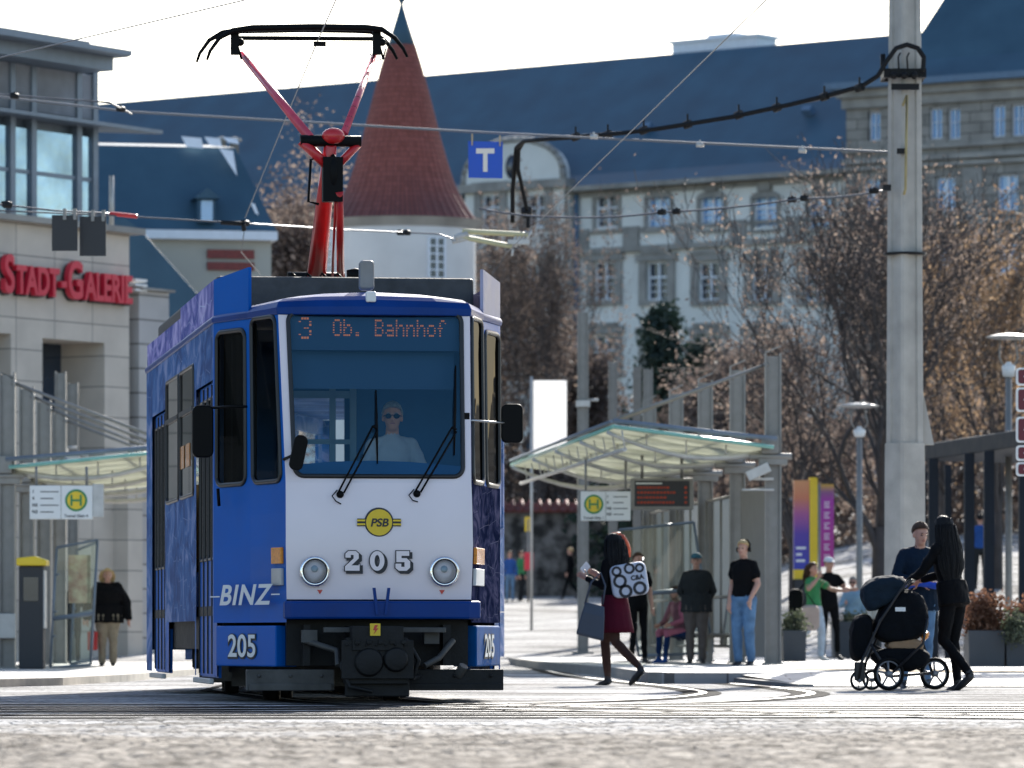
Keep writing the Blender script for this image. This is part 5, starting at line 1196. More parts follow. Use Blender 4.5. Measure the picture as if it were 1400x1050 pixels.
def wind_screen(name, parent, P0, w_, h_, lean, yaw, mid=1.0):
    Mx = Matrix.Translation(P0) @ Matrix.Rotation(yaw, 4, 'Z'); q = MB()
    A = [Vector((0, 0, .0)), Vector((w_, 0, .05)), Vector((w_ + lean, 0, h_)), Vector((lean, 0, h_ - .12))]
    for i in range(4): q.tube([A[i], A[(i + 1) % 4]], .022, 6)
    q.tube([A[0].lerp(A[3], mid / h_), A[1].lerp(A[2], mid / h_)], .035, 6)
    for z in (.5, .9, 1.5): q.tube([A[0].lerp(A[3], z / h_), A[0].lerp(A[3], z / h_) + Vector((.06, -.05, .02))], .012, 6)
    o = q.xf(Mx).build(name, M['gallmetal'], parent); g_ = MB(); g_.quad(*A); g_.xf(Mx).build('glass', M['glass'], o, fix=False); return o
wind_screen('wind_screen', sr, Vector((-1.75 + .0, 6.0, .1)) , 1.15, 2.05, -.30, R(5))
bn_ = MB(); 
for k in range(5): bn_.box(-.55 - .09 * k, -.48 - .09 * k, 4.5, 8.0, .42, .45)
for y in (4.8, 6.2, 7.7): bn_.box(-.9, -.5, y - .03, y + .03, .38, .42); bn_.box(-.73, -.67, y - .03, y + .03, 0, .38)
bench = bn_.build('bench', M['galv'], sr)
cmr = MB(); cmr.obox((-.22, -.25, 2.72), (.34, .16, .14), (0, R(-25), 0)); cmr.box(-.3, 0, -.2, -.16, 2.60, 2.64); cmr.box(-.45, 0, -.3, -.24, 2.45, 2.48)
cmr.build('floodlight', M['galvlight'], sr, bevel=.01)
sl_, dvl, axl = shelter('left glass-roofed tram shelter whose grey columns and rods lean over the pavement', -7.53, 76, .05, (-.03, 1), 4, 4.4, 4.42, 1, 2.5, 2.97, 3.22)
wind_screen('wind_screen', sl_, Vector((.50, 1.5, .0)), .62, 1.95, .10, R(0), .8)
wind_screen('wind_screen', sl_, Vector((.62, 3.6, .05)), .35, 1.9, .12, R(-20), .8)
bx2 = MB(); bx2.box(-.13, .14, -.22, -.14, .45, .82); bx2.build('junction_box', M['galvlight'], sl_, bevel=.01)
pb = MB().box(.60, .95, 3.5, 3.53, 1.0, 1.75); pb.build('timetable_poster', mat('faded_poster', (.55, .22, .15), .6, var=.5, scale=6, col2=(.6, .55, .35)), sl_)
# ticket machine
ty = 75.0; tx = (45 - 700) / F * ty
tm = thing('ticket_machine', 'dark ticket machine with a bright yellow roof beside the left shelter column', 'ticket machine', (tx, ty, .05))
b = MB(); b.box(-.19, .17, -.2, .2, 0, 1.52); b.build('cabinet', M['grille'], tm, bevel=.02)
b = MB(); b.prism([(-.22, 1.52), (.22, 1.52), (.22, 1.60), (.05, 1.66), (-.22, 1.63)], -.26, .26); b.build('roof', M['yellow'], tm, bevel=.015)
b = MB(); b.box(.172, .19, -.18, .18, .6, 1.45); b.build('side_panel', M['galvlight'], tm); b = MB(); b.box(-.12, .10, -.215, -.201, 1.0, 1.35); b.build('screen', M['winglass'], tm)
# stop signs, departure display
def stop_sign(label, px0, px1, py0, py1, Y, mirror, rod):
    x0, x1 = (px0 - 700) / F * Y, (px1 - 700) / F * Y; z0, z1 = zat(py1, Y), zat(py0, Y); w_, h_ = x1 - x0, z1 - z0
    t = thing('stop_sign', label, 'sign', ((x0 + x1) / 2, Y, z0)); b = MB(); b.box(-w_ / 2, w_ / 2, -.06, .06, 0, h_); b.build('sign_box', M['signwhite'], t, bevel=.01)
    cx = w_ * (.24 if not mirror else -.24) ; r = h_ * .33; cz = h_ * .56
    MB().lathe([(0, -.066), (r, -.066), (r, -.0605)], 32, (cx, 0, cz), axis='y', smooth=False).build('emblem_ring', M['green'], t)
    MB().lathe([(0, -.069), (r * .80, -.069), (r * .8, -.0665)], 32, (cx, 0, cz), axis='y', smooth=False).build('emblem_disc', M['yellow'], t)
    q = MB(); hh_ = r * .5; ww_ = r * .42; q.box(cx - ww_ - r * .09, cx - ww_ + r * .09, -.074, -.0695, cz - hh_, cz + hh_); q.box(cx + ww_ - r * .09, cx + ww_ + r * .09, -.074, -.0695, cz - hh_, cz + hh_); q.box(cx - ww_ + r * .09, cx + ww_ - r * .09, -.074, -.0695, cz - r * .09, cz + r * .09); q.build('emblem_letter', M['green'], t)
    q = MB(); q.merge(text('Tunnel Gleis ' + ('4' if mirror == 0 else '1'), h_ * .12, .002, .001), Matrix.Translation((cx, -.062, h_ * .06)))
    for k, s_ in enumerate(('1', '4', 'N2', 'N3')):
        q.merge(text(s_, h_ * .13, .002, .002, align='LEFT'), Matrix.Translation((-cx - w_ * .22, -.062, h_ * (.78 - .2 * k))))
        q.box(-cx - w_ * .09, -cx + w_ * (.12 if k % 2 else .2), -.0622, -.0605, h_ * (.80 - .2 * k), h_ * (.83 - .2 * k))
    q.build('lettering', M['text'], t)
    q = MB(); q.box(-.004, .004, -.0615, -.0603, 0, h_); q.build('divider', M['galv'], t)
    q = MB(); q.tube([(-w_ * .4, 0, h_), (-w_ * .4, 0, h_ + rod)], .02); q.tube([(w_ * .4, 0, h_), (w_ * .4, 0, h_ + rod)], .02); q.build('hanger', M['galv'], t); return t
stop_sign('white stop sign with a yellow and green H disc hanging under the left shelter', 41, 127, 664, 710, 75.2, 0, .28)
stop_sign('white stop sign with a yellow and green H disc hanging under the right shelter', 794, 862, 672, 712, 76, 1, .5)
q = MB(); q.box((127 - 700) / F * 75.2, (142 - 700) / F * 75.2, 75.15, 75.25, zat(707, 75.2), zat(662, 75.2)); o = q.build('perforated_panel', M['galvlight'], None, bevel=.01); tag(o, 'narrow grey speckled panel hanging at the right end of the left stop sign', 'panel')
Yd = 77.0; t = thing('departure_display', 'black electronic departure board with orange lines under the right shelter roof', 'display', ((905 - 700) / F * Yd, Yd, zat(697, Yd)))
hw = 43 / F * Yd; hd_ = zat(654, Yd) - zat(697, Yd)
MB().box(-hw, hw, -.1, .1, 0, hd_).build('housing', M['galv'], t, bevel=.01); MB().box(-hw + .06, hw - .06, -.106, -.1005, .05, hd_ - .04).build('screen', M['text'], t)
q = MB(); rnd = random.Random(3)
for k in range(4):
    z = hd_ - .16 - k * .075; x = -hw + .10
    while x < hw * (.15 + .2 * (k % 2)): w__ = rnd.uniform(.02, .05); q.box(x, x + w__, -.110, -.1065, z, z + .035); x += w__ + .012
    q.box(hw - .14, hw - .10, -.110, -.1065, z, z + .035)
q.build('display_text', mat('display_orange', (.28, .03, .008), .5, var=0, emit=.06), t)
q = MB(); q.box(-hw + .08, hw * .0, -.1095, -.1065, hd_ - .09, hd_ - .07); q.build('display_header', M['signwhite'], t); q = MB(); q.tube([(-.3, 0, hd_), (-.3, 0, hd_ + .35)], .025); q.tube([(.3, 0, hd_), (.3, 0, hd_ + .35)], .025); q.build('hanger', M['galv'], t)
# grey masts beyond the shelters
def mast(px, top, Y, w_, label, group=None, lampish=False):
    X = (px - 700) / F * Y; z = ground_z(X, Y); t = thing('steel_mast', label, 'mast', (X, Y, z), 0, group); H = zat(top, Y) - z; h = w_ / F * Y / 2
    b = MB(); b.box(-h, -h + .02, -h, h, 0, H); b.box(h - .02, h, -h, h, 0, H); b.box(-h + .02, h - .02, -.03, .03, 0, H - .03); b.box(-h - .1, h + .1, -h - .1, h + .1, 0, .04); b.build('post', M['galv'], t)
    b = MB(); b.box(-h - .03, h + .03, -h - .03, h + .03, H * .72, H * .72 + .12); b.tube([(h, 0, H * .74), (h + .2, 0, H * .74)], .03); b.build('bracket', M['galvlight'], t); return t
mast(797, 425, 100, 15, 'tallest grey steel mast, rising from behind the left tip of the right shelter')
mast(838, 493, 108, 12, 'grey steel mast just right of the tallest one'); mast(871, 500, 110, 11, 'short grey steel mast, third from the left above the shelter roof')
mast(886, 503, 104, 13, 'grey steel mast next to the shelter fins, fourth from the left')
mast(83, 508, 97, 15, 'grey steel mast behind the left shelter, left one of the pair'); mast(100, 523, 99, 14, 'grey steel mast behind the left shelter, right one of the pair')
# ---------------------------------------------------------------- concrete pole
Yp = 66.0; kp = Yp / F; pole = thing('catenary_pole', 'thick weathered concrete pole carrying the overhead tram wires', 'pole', ((1237 - 700) * kp, Yp, kz))
def pzz(py): return zat(py, Yp) - kz
ang = R(33); q = MB(); rings = []
for py, w_ in ((905, 53), (640, 51), (606, 50.2)):
    h = w_ * kp / 2 / 1.22
    rings.append([Matrix.Rotation(ang, 3, 'Z') @ Vector((x * h, y * h, max(0, pzz(py)))) for x, y in ((-1, -.85), (-.85, -1), (.85, -1), (1, -.85), (1, .85), (.85, 1), (-.85, 1), (-1, .85))])
q.loft(rings, smooth=False); q.build('base_section', M['concrete'], pole)
q = MB(); rings = []
for py, w_ in ((606, 47), (300, 44), (100, 42), (-150, 39)):
    h = w_ * kp / 2 / 1.22
    pr = [(-1, -.85), (-.85, -1), (-.42, -1), (-.36, -.82), (.36, -.82), (.42, -1), (.85, -1), (1, -.85), (1, -.4), (.86, -.34), (.86, .34), (1, .4), (1, .85), (.85, 1), (-.85, 1), (-1, .85), (-1, .4), (-.86, .34), (-.86, -.34), (-1, -.4)]
    rings.append([Matrix.Rotation(ang, 3, 'Z') @ Vector((x * h, y * h, pzz(py))) for x, y in pr])
q.loft(rings, smooth=False); q.build('shaft', M['concrete'], pole)
def pw(px, py, dy=0): return Vector(((px - 1237) * kp * (Yp + dy) / Yp if 0 else (px - 700) * (Yp + dy) / F - pole.location.x, dy, zat(py, Yp + dy) - kz))
q = MB(); q.prism([(pw(1262, 535).x, pzz(535)), (pw(1262, 608).x, pzz(608)), (pw(1277, 608).x, pzz(608))], .0, .12); q.build('strut', M['concrete'], pole)
q = MB(); q.box(pw(1206, 0).x, pw(1264, 0).x, -.30, -.22, pzz(109), pzz(97)); q.box(pw(1206, 0).x, pw(1264, 0).x, .22, .30, pzz(109), pzz(97)); q.box(pw(1206, 0).x, pw(1210, 0).x, -.22, .22, pzz(108), pzz(98)); q.box(pw(1260, 0).x, pw(1264, 0).x, -.22, .22, pzz(108), pzz(98))
q.box(pw(1216, 0).x, pw(1254, 0).x, -.33, -.26, pzz(126), pzz(118)); 
for px in (1222, 1236, 1250): q.ball(pw(px, 103, -.34), .05)
q.tube([pw(1207, 100), pw(1207, 74)], .035); q.tube([pw(1229, 96, -.3), pw(1228, 78, -.3), pw(1231, 72, -.3)], .012, 6); q.tube([pw(1241, 96, -.3), pw(1240, 78, -.3), pw(1243, 72, -.3)], .012, 6)
q.build('wire_clamp', M['cable'], pole)
q = MB(); q.tube([pw(1234, 145, -.32), pw(1240, 130, -.33), pw(1238, 258, -.33), pw(1236, 266, -.3)], .018); q.build('conduit_pipe', mat('ochre_conduit', (.34, .27, .12), .7, var=.2), pole)
q = MB(); q.box(pw(1224, 0).x, pw(1238, 0).x, -.33, -.24, pzz(213), pzz(206)); q.box(pw(1205, 0).x, pw(1216, 0).x, -.3, -.2, pzz(263), pzz(255)); q.lathe([(.26, pzz(349)), (.28, pzz(349)), (.28, pzz(346)), (.26, pzz(346))], 16, (0, 0, 0)); q.build('bracket', M['dark'], pole)
q = MB(); q.prism([(pw(1252, 0).x, pzz(640)), (pw(1262, 0).x, pzz(640)), (pw(1262, 0).x, pzz(600)), (pw(1252, 0).x, pzz(600))], -.25, -.24); 
# ---------------------------------------------------------------- overhead wires
def wire(pts, r, label, m='wire', name='overhead_wire', cat='wire', knots=(), kr=None, group=None, sag=0):
    P = [at(*p) for p in pts]; Q = []
    for i in range(len(P) - 1):
        for k in range(8): t = k / 8; v = P[i].lerp(P[i + 1], t); v.z -= sag * 4 * t * (1 - t); Q.append(v)
    Q.append(P[-1]); c = Q[0].copy(); b = MB(); b.tube([v - c for v in Q], r, 6)
    o = b.build(name, M[m]); o.location = c; tag(o, label, cat, group)
    if knots:
        for p in knots:
            kb2 = MB(); v = at(*p) - c; dd = (Q[-1] - Q[0]).normalized(); kb2.tube([v - dd * .05, v + dd * .05], kr or r * 2.6, 8); kb2.box(v.x - .012, v.x + .012, v.y - .02, v.y + .02, v.z - r, v.z + r * 4)
            kb2.build('clip', M['dark'] if m != 'wirelight' else M['galvlight'], o)
    return o
# contact wires
def cw(pts, label):
    c = pts[0]; b = MB(); b.tube([Vector((x - c[0], y - c[1], 0)) for x, y in pts], .006, 6); o = b.build('contact_wire', M['wire']); o.location = (c[0], c[1], 5.77); tag(o, label, 'wire'); return o
cw([(.2, 22), (-1.0, 35), (-1.44, 41.8), (-1.72, 44.9), (-3.34, 63.7)], 'contact wire over the tram, touching the pantograph head')
Y1 = 5.24 * F / (870 - 305); Y2 = 5.24 * F / (870 - 345)
cw([(-3.36, 64.2), ((330 - 700) / F * Y2, Y2), (-3.4, 95)], 'thin contact wire continuing behind the tram roof')
cw([(3.4, 30), (2.1, 41.8), (-.1, 69.9)], 'contact wire rising from the wire junction to the top right')
cw([(-.1, 70.2), (-1.4, 95)], 'contact wire running on beyond the wire junction')
cw([(-1.9, 40.8), (-2.13, 41.8), (-4.7, 46.2), (-9, 53)], 'dark contact wire crossing the upper left corner')
wire([(1236, 209, 66), (900, 193, 67), (640, 180, 68), (180, 153, 68), (-40, 128, 68)], .016, 'pale span wire across the picture that carries the blue T sign', 'wirelight', knots=((957, 198, 66.8), (1097, 206, 66.4), (812, 187, 67.2)), kr=.035)
wire([(-60, 125, 66), (150, 140, 66), (180, 156, 67.9)], .012, 'thin upper span wire at the left with a white insulator', 'wire', knots=((20, 131, 66), (165, 149, 67)), kr=.04)
pts = [(1262, 98, 65.6), (1263, 78, 65.6), (1255, 66, 65.6), (1240, 61, 65.6), (1225, 66, 65.6), (1212, 84, 65.6), (1200, 104, 65.6), (1178, 118, 65.6), (1130, 131, 65.8), (1080, 143, 66), (1000, 160, 66.4), (900, 176, 67), (850, 182, 67.4), (780, 188, 68), (735, 191, 68.6), (716, 193, 69), (706, 202, 69.3), (704, 225, 69.5), (701, 260, 69.8), (701, 304, 70)]
wire(pts, .034, 'thick black feeder cable looping over the concrete pole and down to the wire junction', 'cable', 'feeder_cable', 'cable', knots=((1175, 120, 65.6), (1127, 132, 65.8), (1062, 147, 66.2), (1010, 157, 66.4), (940, 170, 66.8), (880, 178, 67.2), (831, 184, 67.6), (787, 187, 68)), kr=.055)
wire([(716, 193, 69.1), (709, 205, 69.3), (708, 230, 69.5), (715, 262, 69.8), (722, 295, 70), (722, 312, 70)], .03, 'second strand of the black feeder cable beside the junction', 'cable', 'feeder_cable', 'cable', knots=((720, 290, 70),))
wire([(1150, 128, 65.9), (1118, 136, 66), (1080, 143, 66)], .02, 'short bright strain piece on the feeder cable', 'wirelight', 'cable_strain_piece', 'fitting')
wire([(1210, 260, 66), (1095, 271, 66.5), (905, 290, 67.5), (770, 297, 68.5), (655, 285, 69)], .013, 'lower dark span wire from the concrete pole to the wire junction', 'wire', knots=((1195, 261, 66), (1083, 273, 66.6), (1100, 271, 66.5), (905, 290, 67.5), (925, 289, 67.4)), kr=.04, sag=.03)
wire([(620, 327, 70), (600, 320, 70), (556, 318, 70), (470, 314, 69), (330, 305, 64.5), (160, 295, 64), (0, 288, 63), (-60, 285, 63)], .010, 'long thin span wire behind the pantograph holding the grey plates', 'wire', knots=((548, 318, 70), (556, 318, 70), (335, 305, 64.6), (8, 279, 64)), kr=.04)
wire([(-50, 274, 63), (75, 288, 63.4), (152, 292, 64)], .012, 'short dark wire above the grey sign plates', 'wire', knots=((10, 280, 63),), kr=.045)
wire([(150, 292, 64), (188, 296, 64)], .028, 'red insulator rod on the wire at the left', 'red', 'insulator', 'insulator')
ins = 'yellowish insulating tube joined to the wire junction, '
M['insul'] = mat('insulator_cream', (.50, .47, .28), .5, var=.1)
wire([(632, 316, 70), (722, 321, 70)], .036, ins + 'upper one', 'insul', 'insulator', 'insulator', group=None); wire([(632, 324, 70), (700, 337, 70)], .036, ins + 'lower one', 'insul', 'insulator', 'insulator')
jt = MB(); c = at(710, 328, 70)
for k in range(4): jt.tube([at(698 + k * 6, 340 - k * 2, 70) - c, at(708 + k * 6, 318 - k * 1, 70.0) - c], .022, 6)
jt.box(-.16, .14, -.05, .05, -.06, .0); jt.tube([at(622, 326, 70) - c, at(640, 319, 70) - c], .05, 8); jt.tube([at(618, 331, 70) - c, at(640, 326, 70) - c], .03, 8); jt.tube([at(701, 340, 70) - c, at(700, 350, 70) - c], .02, 6)
o = jt.build('wire_junction', M['galvlight']); o.location = c; tag(o, 'cluster of metal clamps where the overhead wires meet, right of the cone roof', 'clamp')
hs = MB(); c = at(335, 304, 64.4); hs.tube([at(302, 304, 64.4) - c, at(333, 306, 64.4) - c], .03, 8); hs.tube([at(332, 303, 64.4) - c, at(334, 316, 64.4) - c], .03, 8); o = hs.build('wire_hanger', M['dark']); o.location = c; tag(o, 'small dark hanger holding the contact wire left of the pantograph', 'clamp')
# T sign
Yt2 = 67.4; kt = Yt2 / F; ts_ = thing('tram_signal_sign', 'blue square sign with a white T hanging from the span wire', 'sign', ((663.5 - 700) * kt, Yt2, zat(243, Yt2)))
q = MB(); hh = zat(193, Yt2) - zat(243, Yt2); q.prism([(-23 * kt, 0), (23.5 * kt, -.01), (24 * kt, hh - .01), (-23.5 * kt, hh)], -.012, .012); q.build('plate', M['signblue'], ts_)
q = MB(); q.box(-12.5 * kt, 12.5 * kt, -.018, -.0125, hh - 17 * kt, hh - 10 * kt); q.box(-3 * kt, 3 * kt, -.018, -.0125, 8 * kt, hh - 17 * kt); q.build('letter', mat('warm_white_letter', (.78, .70, .62), .4, var=.03), ts_)
TC = mat('tan_clip', (.45, .33, .2), .6); MB().box(-19 * kt, -17 * kt, -.03, .03, hh - 6 * kt, hh + 10 * kt).build('hanger_clip', TC, ts_); MB().box(19 * kt, 21 * kt, -.03, .03, hh - 7 * kt, hh + 8 * kt).build('hanger_clip', TC, ts_)
for i, (x0, x1, y0, y1, lb) in enumerate(((71, 106, 294, 343, 'blank grey hanging plate, left one of the pair on the span wire'), (109, 145, 296, 350, 'blank grey hanging plate, right one of the pair on the span wire'))):
    Ys = 63.3 + i * .1; c = ((x0 + x1) / 2 - 700) / F * Ys; t = thing('sign_plate', lb, 'sign', (c, Ys, zat(y1, Ys)), 0, 'grey plates hanging from the wire'); w_ = (x1 - x0) / 2 / F * Ys; h_ = zat(y0, Ys) - zat(y1, Ys)
    MB().box(-w_, w_, -.012, .012, 0, h_).build('plate', M['grille'], t)
    for s in (-.0, .8): MB().box(w_ * s - .02, w_ * s + .02, -.03, .03, h_ - .06, h_ + .08).build('hanger_clip', M['galv'], t)
# ---------------------------------------------------------------- lamps, signs and pergola at the right
def lamp(px, Y, disc, head, base, label):
    X = (px - 700) / F * Y; k = Y / F; z0 = ground_z(X, Y) if Y > 92 else kz; t = thing('street_lamp', label, 'street lamp', (X, Y, z0)); Z = lambda py: zat(py, Y) - z0
    q = MB(); q.tube([(0, 0, 0), (0, 0, 1.0), (0, 0, Z(head[1]))], [.09, .065, .055], 12); q.lathe([(.13, 0), (.13, .04), (.09, .06)], 14); q.build('post', M['galv'], t)
    q = MB(); q.lathe([(.05, Z(head[1])), (.10, Z(head[1]) + .02), (.12, Z(head[0]) - .05), (.05, Z(head[0])), (.04, Z(head[0]) + .03)], 14); q.build('lamp_head', M['signwhite'], t)
    cx = (disc[0] + disc[1]) / 2; w_ = (disc[1] - disc[0]) / 2 * k; q = MB(); c = ((cx - px) * k, 0, Z(disc[2])); q.lathe([(0, .07), (w_ * .5, .05), (w_ * .9, .015), (w_, 0), (w_ * .6, -.035), (0, -.05)], 26, c); q.build('reflector_disc', M['galvlight'], t)
    q = MB(); q.tube([(0, 0, Z(head[1]) + .02), (-.16, 0, Z(head[0]) + .1), (c[0] * .6 - .15, 0, Z(disc[2]))], .015, 6); q.tube([(0, 0, Z(head[1]) + .02), (.16, 0, Z(head[0]) + .1), (c[0] + .1, 0, Z(disc[2]))], .015, 6); q.build('disc_arm', M['galv'], t)
lamp(1175, 98, (1143, 1203, 555), (585, 598), 780, 'street lamp with a pale disc reflector left of the concrete pole')
lamp(1379, 88, (1347, 1412, 461), (497, 516), 840, 'street lamp with a pale disc reflector at the right edge')
Yg = 84; pgx = (1330 - 700) / F * Yg; pg = thing('pergola', 'dark blue-grey canopy on slim posts behind the stroller, right side', 'pergola', (pgx, Yg, .15)); 
def pgp(px, Y): return (px - 700) / F * Y - pgx
M['pergola'] = mat('dark_blue_grey_steel', (.014, .019, .028), .6, .0, var=.15, spec=.2)
q = MB(); z1 = zat(608, 90) - .15; z0 = zat(630, 90) - .15
q.prism([(pgp(1258, 90), 6), (pgp(1470, 80), -4), (pgp(1470, 80) + .5, -3.8), (pgp(1258, 90) + 4, 8.5)], z0, z1, plane='xy'); q.build('roof', M['pergola'], pg, bevel=.02)
for px, Y in ((1276, 89), (1325, 86.5), (1352, 85.2), (1400, 83), (1262, 92), (1296, 92)):
    c = (pgp(px, Y), Y - Yg); w_ = .085 if Y < 90 else .06; MB().box(c[0] - w_, c[0] + w_, c[1] - w_, c[1] + w_, -.1, z0).build('post', M['pergola'], pg)
# maroon direction signs cut by the frame
gs_ = thing('direction_sign', 'stack of maroon direction boards with white borders at the right picture edge', 'sign', ((1416 - 700) / F * 62, 62, kz)); MB().tube([(.0, .06, -.1), (.0, .06, zat(495, 62) - kz)], .04).build('post', M['galv'], gs_)
M['maroon'] = mat('maroon_sign', (.12, .012, .022), .5, var=.05)
for (a, b_) in ((503, 527), (530, 563), (570, 605), (609, 630), (632, 651)):
    z0, z1 = zat(b_, 62) - kz, zat(a, 62) - kz; q = MB(); q.prism(round_rect(-.24, .6, z0, z1, .04), -.02, .02); bo_ = q.build('sign_board', M['signwhite'], gs_); q = MB(); q.prism(round_rect(-.215, .575, z0 + .022, z1 - .022, .03), -.026, -.0205); q.build('sign_face', M['maroon'], bo_)
    q = MB(); zc_ = (z0 + z1) / 2; q.prism([(-.15, zc_), (-.11, zc_ + .04), (-.11, zc_ - .04)], -.03, -.0265); q.build('arrow_mark', M['signwhite'], bo_)
# banners
def grad(name, stops):
    m = mat(name, (.5, .5, .5), .5, var=0); n = m.node_tree.nodes; l = m.node_tree.links; tc = [q for q in n if q.type == 'TEX_COORD'][0]; sp = n.new('ShaderNodeSeparateXYZ'); l.new(tc.outputs['Generated'], sp.inputs[0])
    r = n.new('ShaderNodeValToRGB'); e = r.color_ramp.elements; e[0].position = stops[0][0]; e[0].color = (*stops[0][1], 1); e[1].position = stops[-1][0]; e[1].color = (*stops[-1][1], 1)
    for p, c in stops[1:-1]: x = e.new(p); x.color = (*c, 1)
    l.new(sp.outputs[2], r.inputs[0]); l.new(r.outputs[0], n['Principled BSDF'].inputs['Base Color']); return m
Yb = 104; kb3 = Yb / F; bxx = (1101 - 700) * kb3; bz0 = ground_z(bxx, Yb); ad = thing('advertising_totem', 'orange to purple to blue poster column with a yellow edge beyond the shelter', 'poster column', (bxx, Yb, bz0))
z0, z1 = zat(792, Yb) - bz0, zat(657, Yb) - bz0
MB().box(-16 * kb3, 5 * kb3, -.2, .2, z0 + .2, z1).build('poster', grad('orange_purple_gradient', [(0, (.04, .06, .40)), (.4, (.10, .05, .34)), (.62, (.40, .10, .28)), (.8, (.62, .20, .10)), (1, (.70, .32, .14))]), ad)
MB().box(5 * kb3 + .003, 16 * kb3, -.22, .22, z0, z1 + .06).build('yellow_edge', M['yellow'], ad); MB().box(-16 * kb3, 5 * kb3, -.21, .21, z0 - .25, z0 + .197).build('plinth', M['yellow'], ad)
MB().box(-16 * kb3, 16 * kb3, -.25, .25, 0, z0).build('foot', M['grille'], ad)
q = MB()
for k, w_ in enumerate((.18, .12, .2)): q.box(-.2, -.2 + w_, -.204, -.2005, z0 + .35 + k * .13, z0 + .40 + k * .13)
q.build('lettering', M['signwhite'], ad)
Yb = 101; kb3 = Yb / F; bxx = (1130 - 700) * kb3; bz0 = ground_z(bxx, Yb); ad = thing('banner', 'magenta vertical banner with pale letter shapes right of the yellow column', 'banner', (bxx, Yb, bz0)); z0, z1 = zat(775, Yb) - bz0, zat(662, Yb) - bz0
MB().box(-9 * kb3, 10 * kb3, -.02, .02, z0, z1).build('cloth', grad('magenta_gradient', [(0, (.45, .03, .22)), (.8, (.35, .03, .30)), (.9, (.25, .08, .2)), (1, (.55, .30, .03))]), ad); MB().tube([(-9.5 * kb3, 0, 0), (-9.5 * kb3, 0, z1)], .03).build('mast', M['galv'], ad)
q = MB()
for k in range(6):
    z = z0 + .12 + k * .21; q.box(-.05, .06, -.025, -.0205, z, z + .03); q.box(-.05, .01 + .02 * (k % 3), -.025, -.0205, z + .05, z + .08); q.box(-.05, .06, -.025, -.0205, z + .10, z + .125)
q.build('letter_shapes', mat('pale_pink_print', (.7, .5, .62), .6), ad)
# planters
def planter(px0, px1, top, Y, z, label, leaf, ltop, seed, shrubname='shrub', slabel='', n=700):
    x0, x1 = (px0 - 700) / F * Y, (px1 - 700) / F * Y; t = thing('planter', label, 'planter', ((x0 + x1) / 2, Y, z)); w_ = (x1 - x0) / 2; h_ = zat(top, Y) - z
    q = MB(); q.loft([[Vector((sx * a * w_, sy * b_ * .35, zz)) for sx, sy in ((-1, -1), (1, -1), (1, 1), (-1, 1))] for a, b_, zz in ((.95, .95, 0), (1, 1, h_), (.9, .88, h_), (.88, .86, h_ - .08))], smooth=False); q.build('trough', M['planter'], t, bevel=.01)
    q = MB(); q.box(-w_ * .88, w_ * .88, -.3, .3, h_ - .1, h_ - .05); q.build('soil', M['bark'], t)
    shrub((px0 + px1) / 2, Y, (px1 - px0) * 1.05, ltop, z + h_ - .08, slabel, leaf, seed, n, .035, .3, shrubname)
M['planter'] = mat('dark_grey_planter', (.055, .062, .072), .6, var=.1)
planter(1321, 1371, 862, 69, kz - .1, 'dark grey planter trough with red-brown grasses right of the woman in black', M['leaf_red'], 812, 21, slabel='red-brown feathery grass in the planter right of the woman in black')
planter(1372, 1425, 862, 69, kz - .1, 'dark grey planter trough cut by the right picture edge', M['leaf_red'], 826, 22, slabel='red-brown grass in the planter at the right picture edge')
shrub(1388, 68.4, 26, 836, kz + .35, 'small round grey-green bush in the rightmost planter', M['leaf_green'], 23, 260, .03, .2)
planter(1069, 1101, 862, 82, kz, 'small dark planter beside the right shelter column', M['leaf_green'], 838, 24, slabel='low green plant in the small planter beside the shelter column', n=300)
planter(1137, 1205, 850, 92, .15, 'long low planter bench behind the stroller', M['leaf_green'], 838, 25, slabel='sparse low greenery in the long planter bench', n=200)
# ================================================================ people
from mathutils.kdtree import KDTree
from mathutils import noise
FOLD = 1.0
SK = mat('skin_light', (.52, .28, .20), .5, var=.06, scale=20)
EYE = mat('eye_dark', (.02, .015, .012), .3, var=0); LIP = mat('lip', (.35, .10, .09), .5, var=0)
def cloth(name, c, var=.18, rough=.85): 
    return mat(name, tuple(q * (.5 if max(c) < .03 else 1) for q in c), rough, var=var, scale=6, bump=.35, bscale=14, spec=.12)
HAIRC = {'black': (.008, .007, .007), 'brown': (.06, .03, .015), 'grey': (.30, .27, .24), 'blond': (.55, .38, .18), 'red': (.42, .07, .02)}
HM = {k: mat('hair_' + k, c, .6, spec=.25, var=.35, scale=30, bump=.6, bscale=60) for k, c in HAIRC.items()}
SHOE = mat('dark_shoe', (.02, .02, .022), .5, var=.2); SHOE_L = mat('pale_shoe', (.6, .58, .55), .6, var=.1)
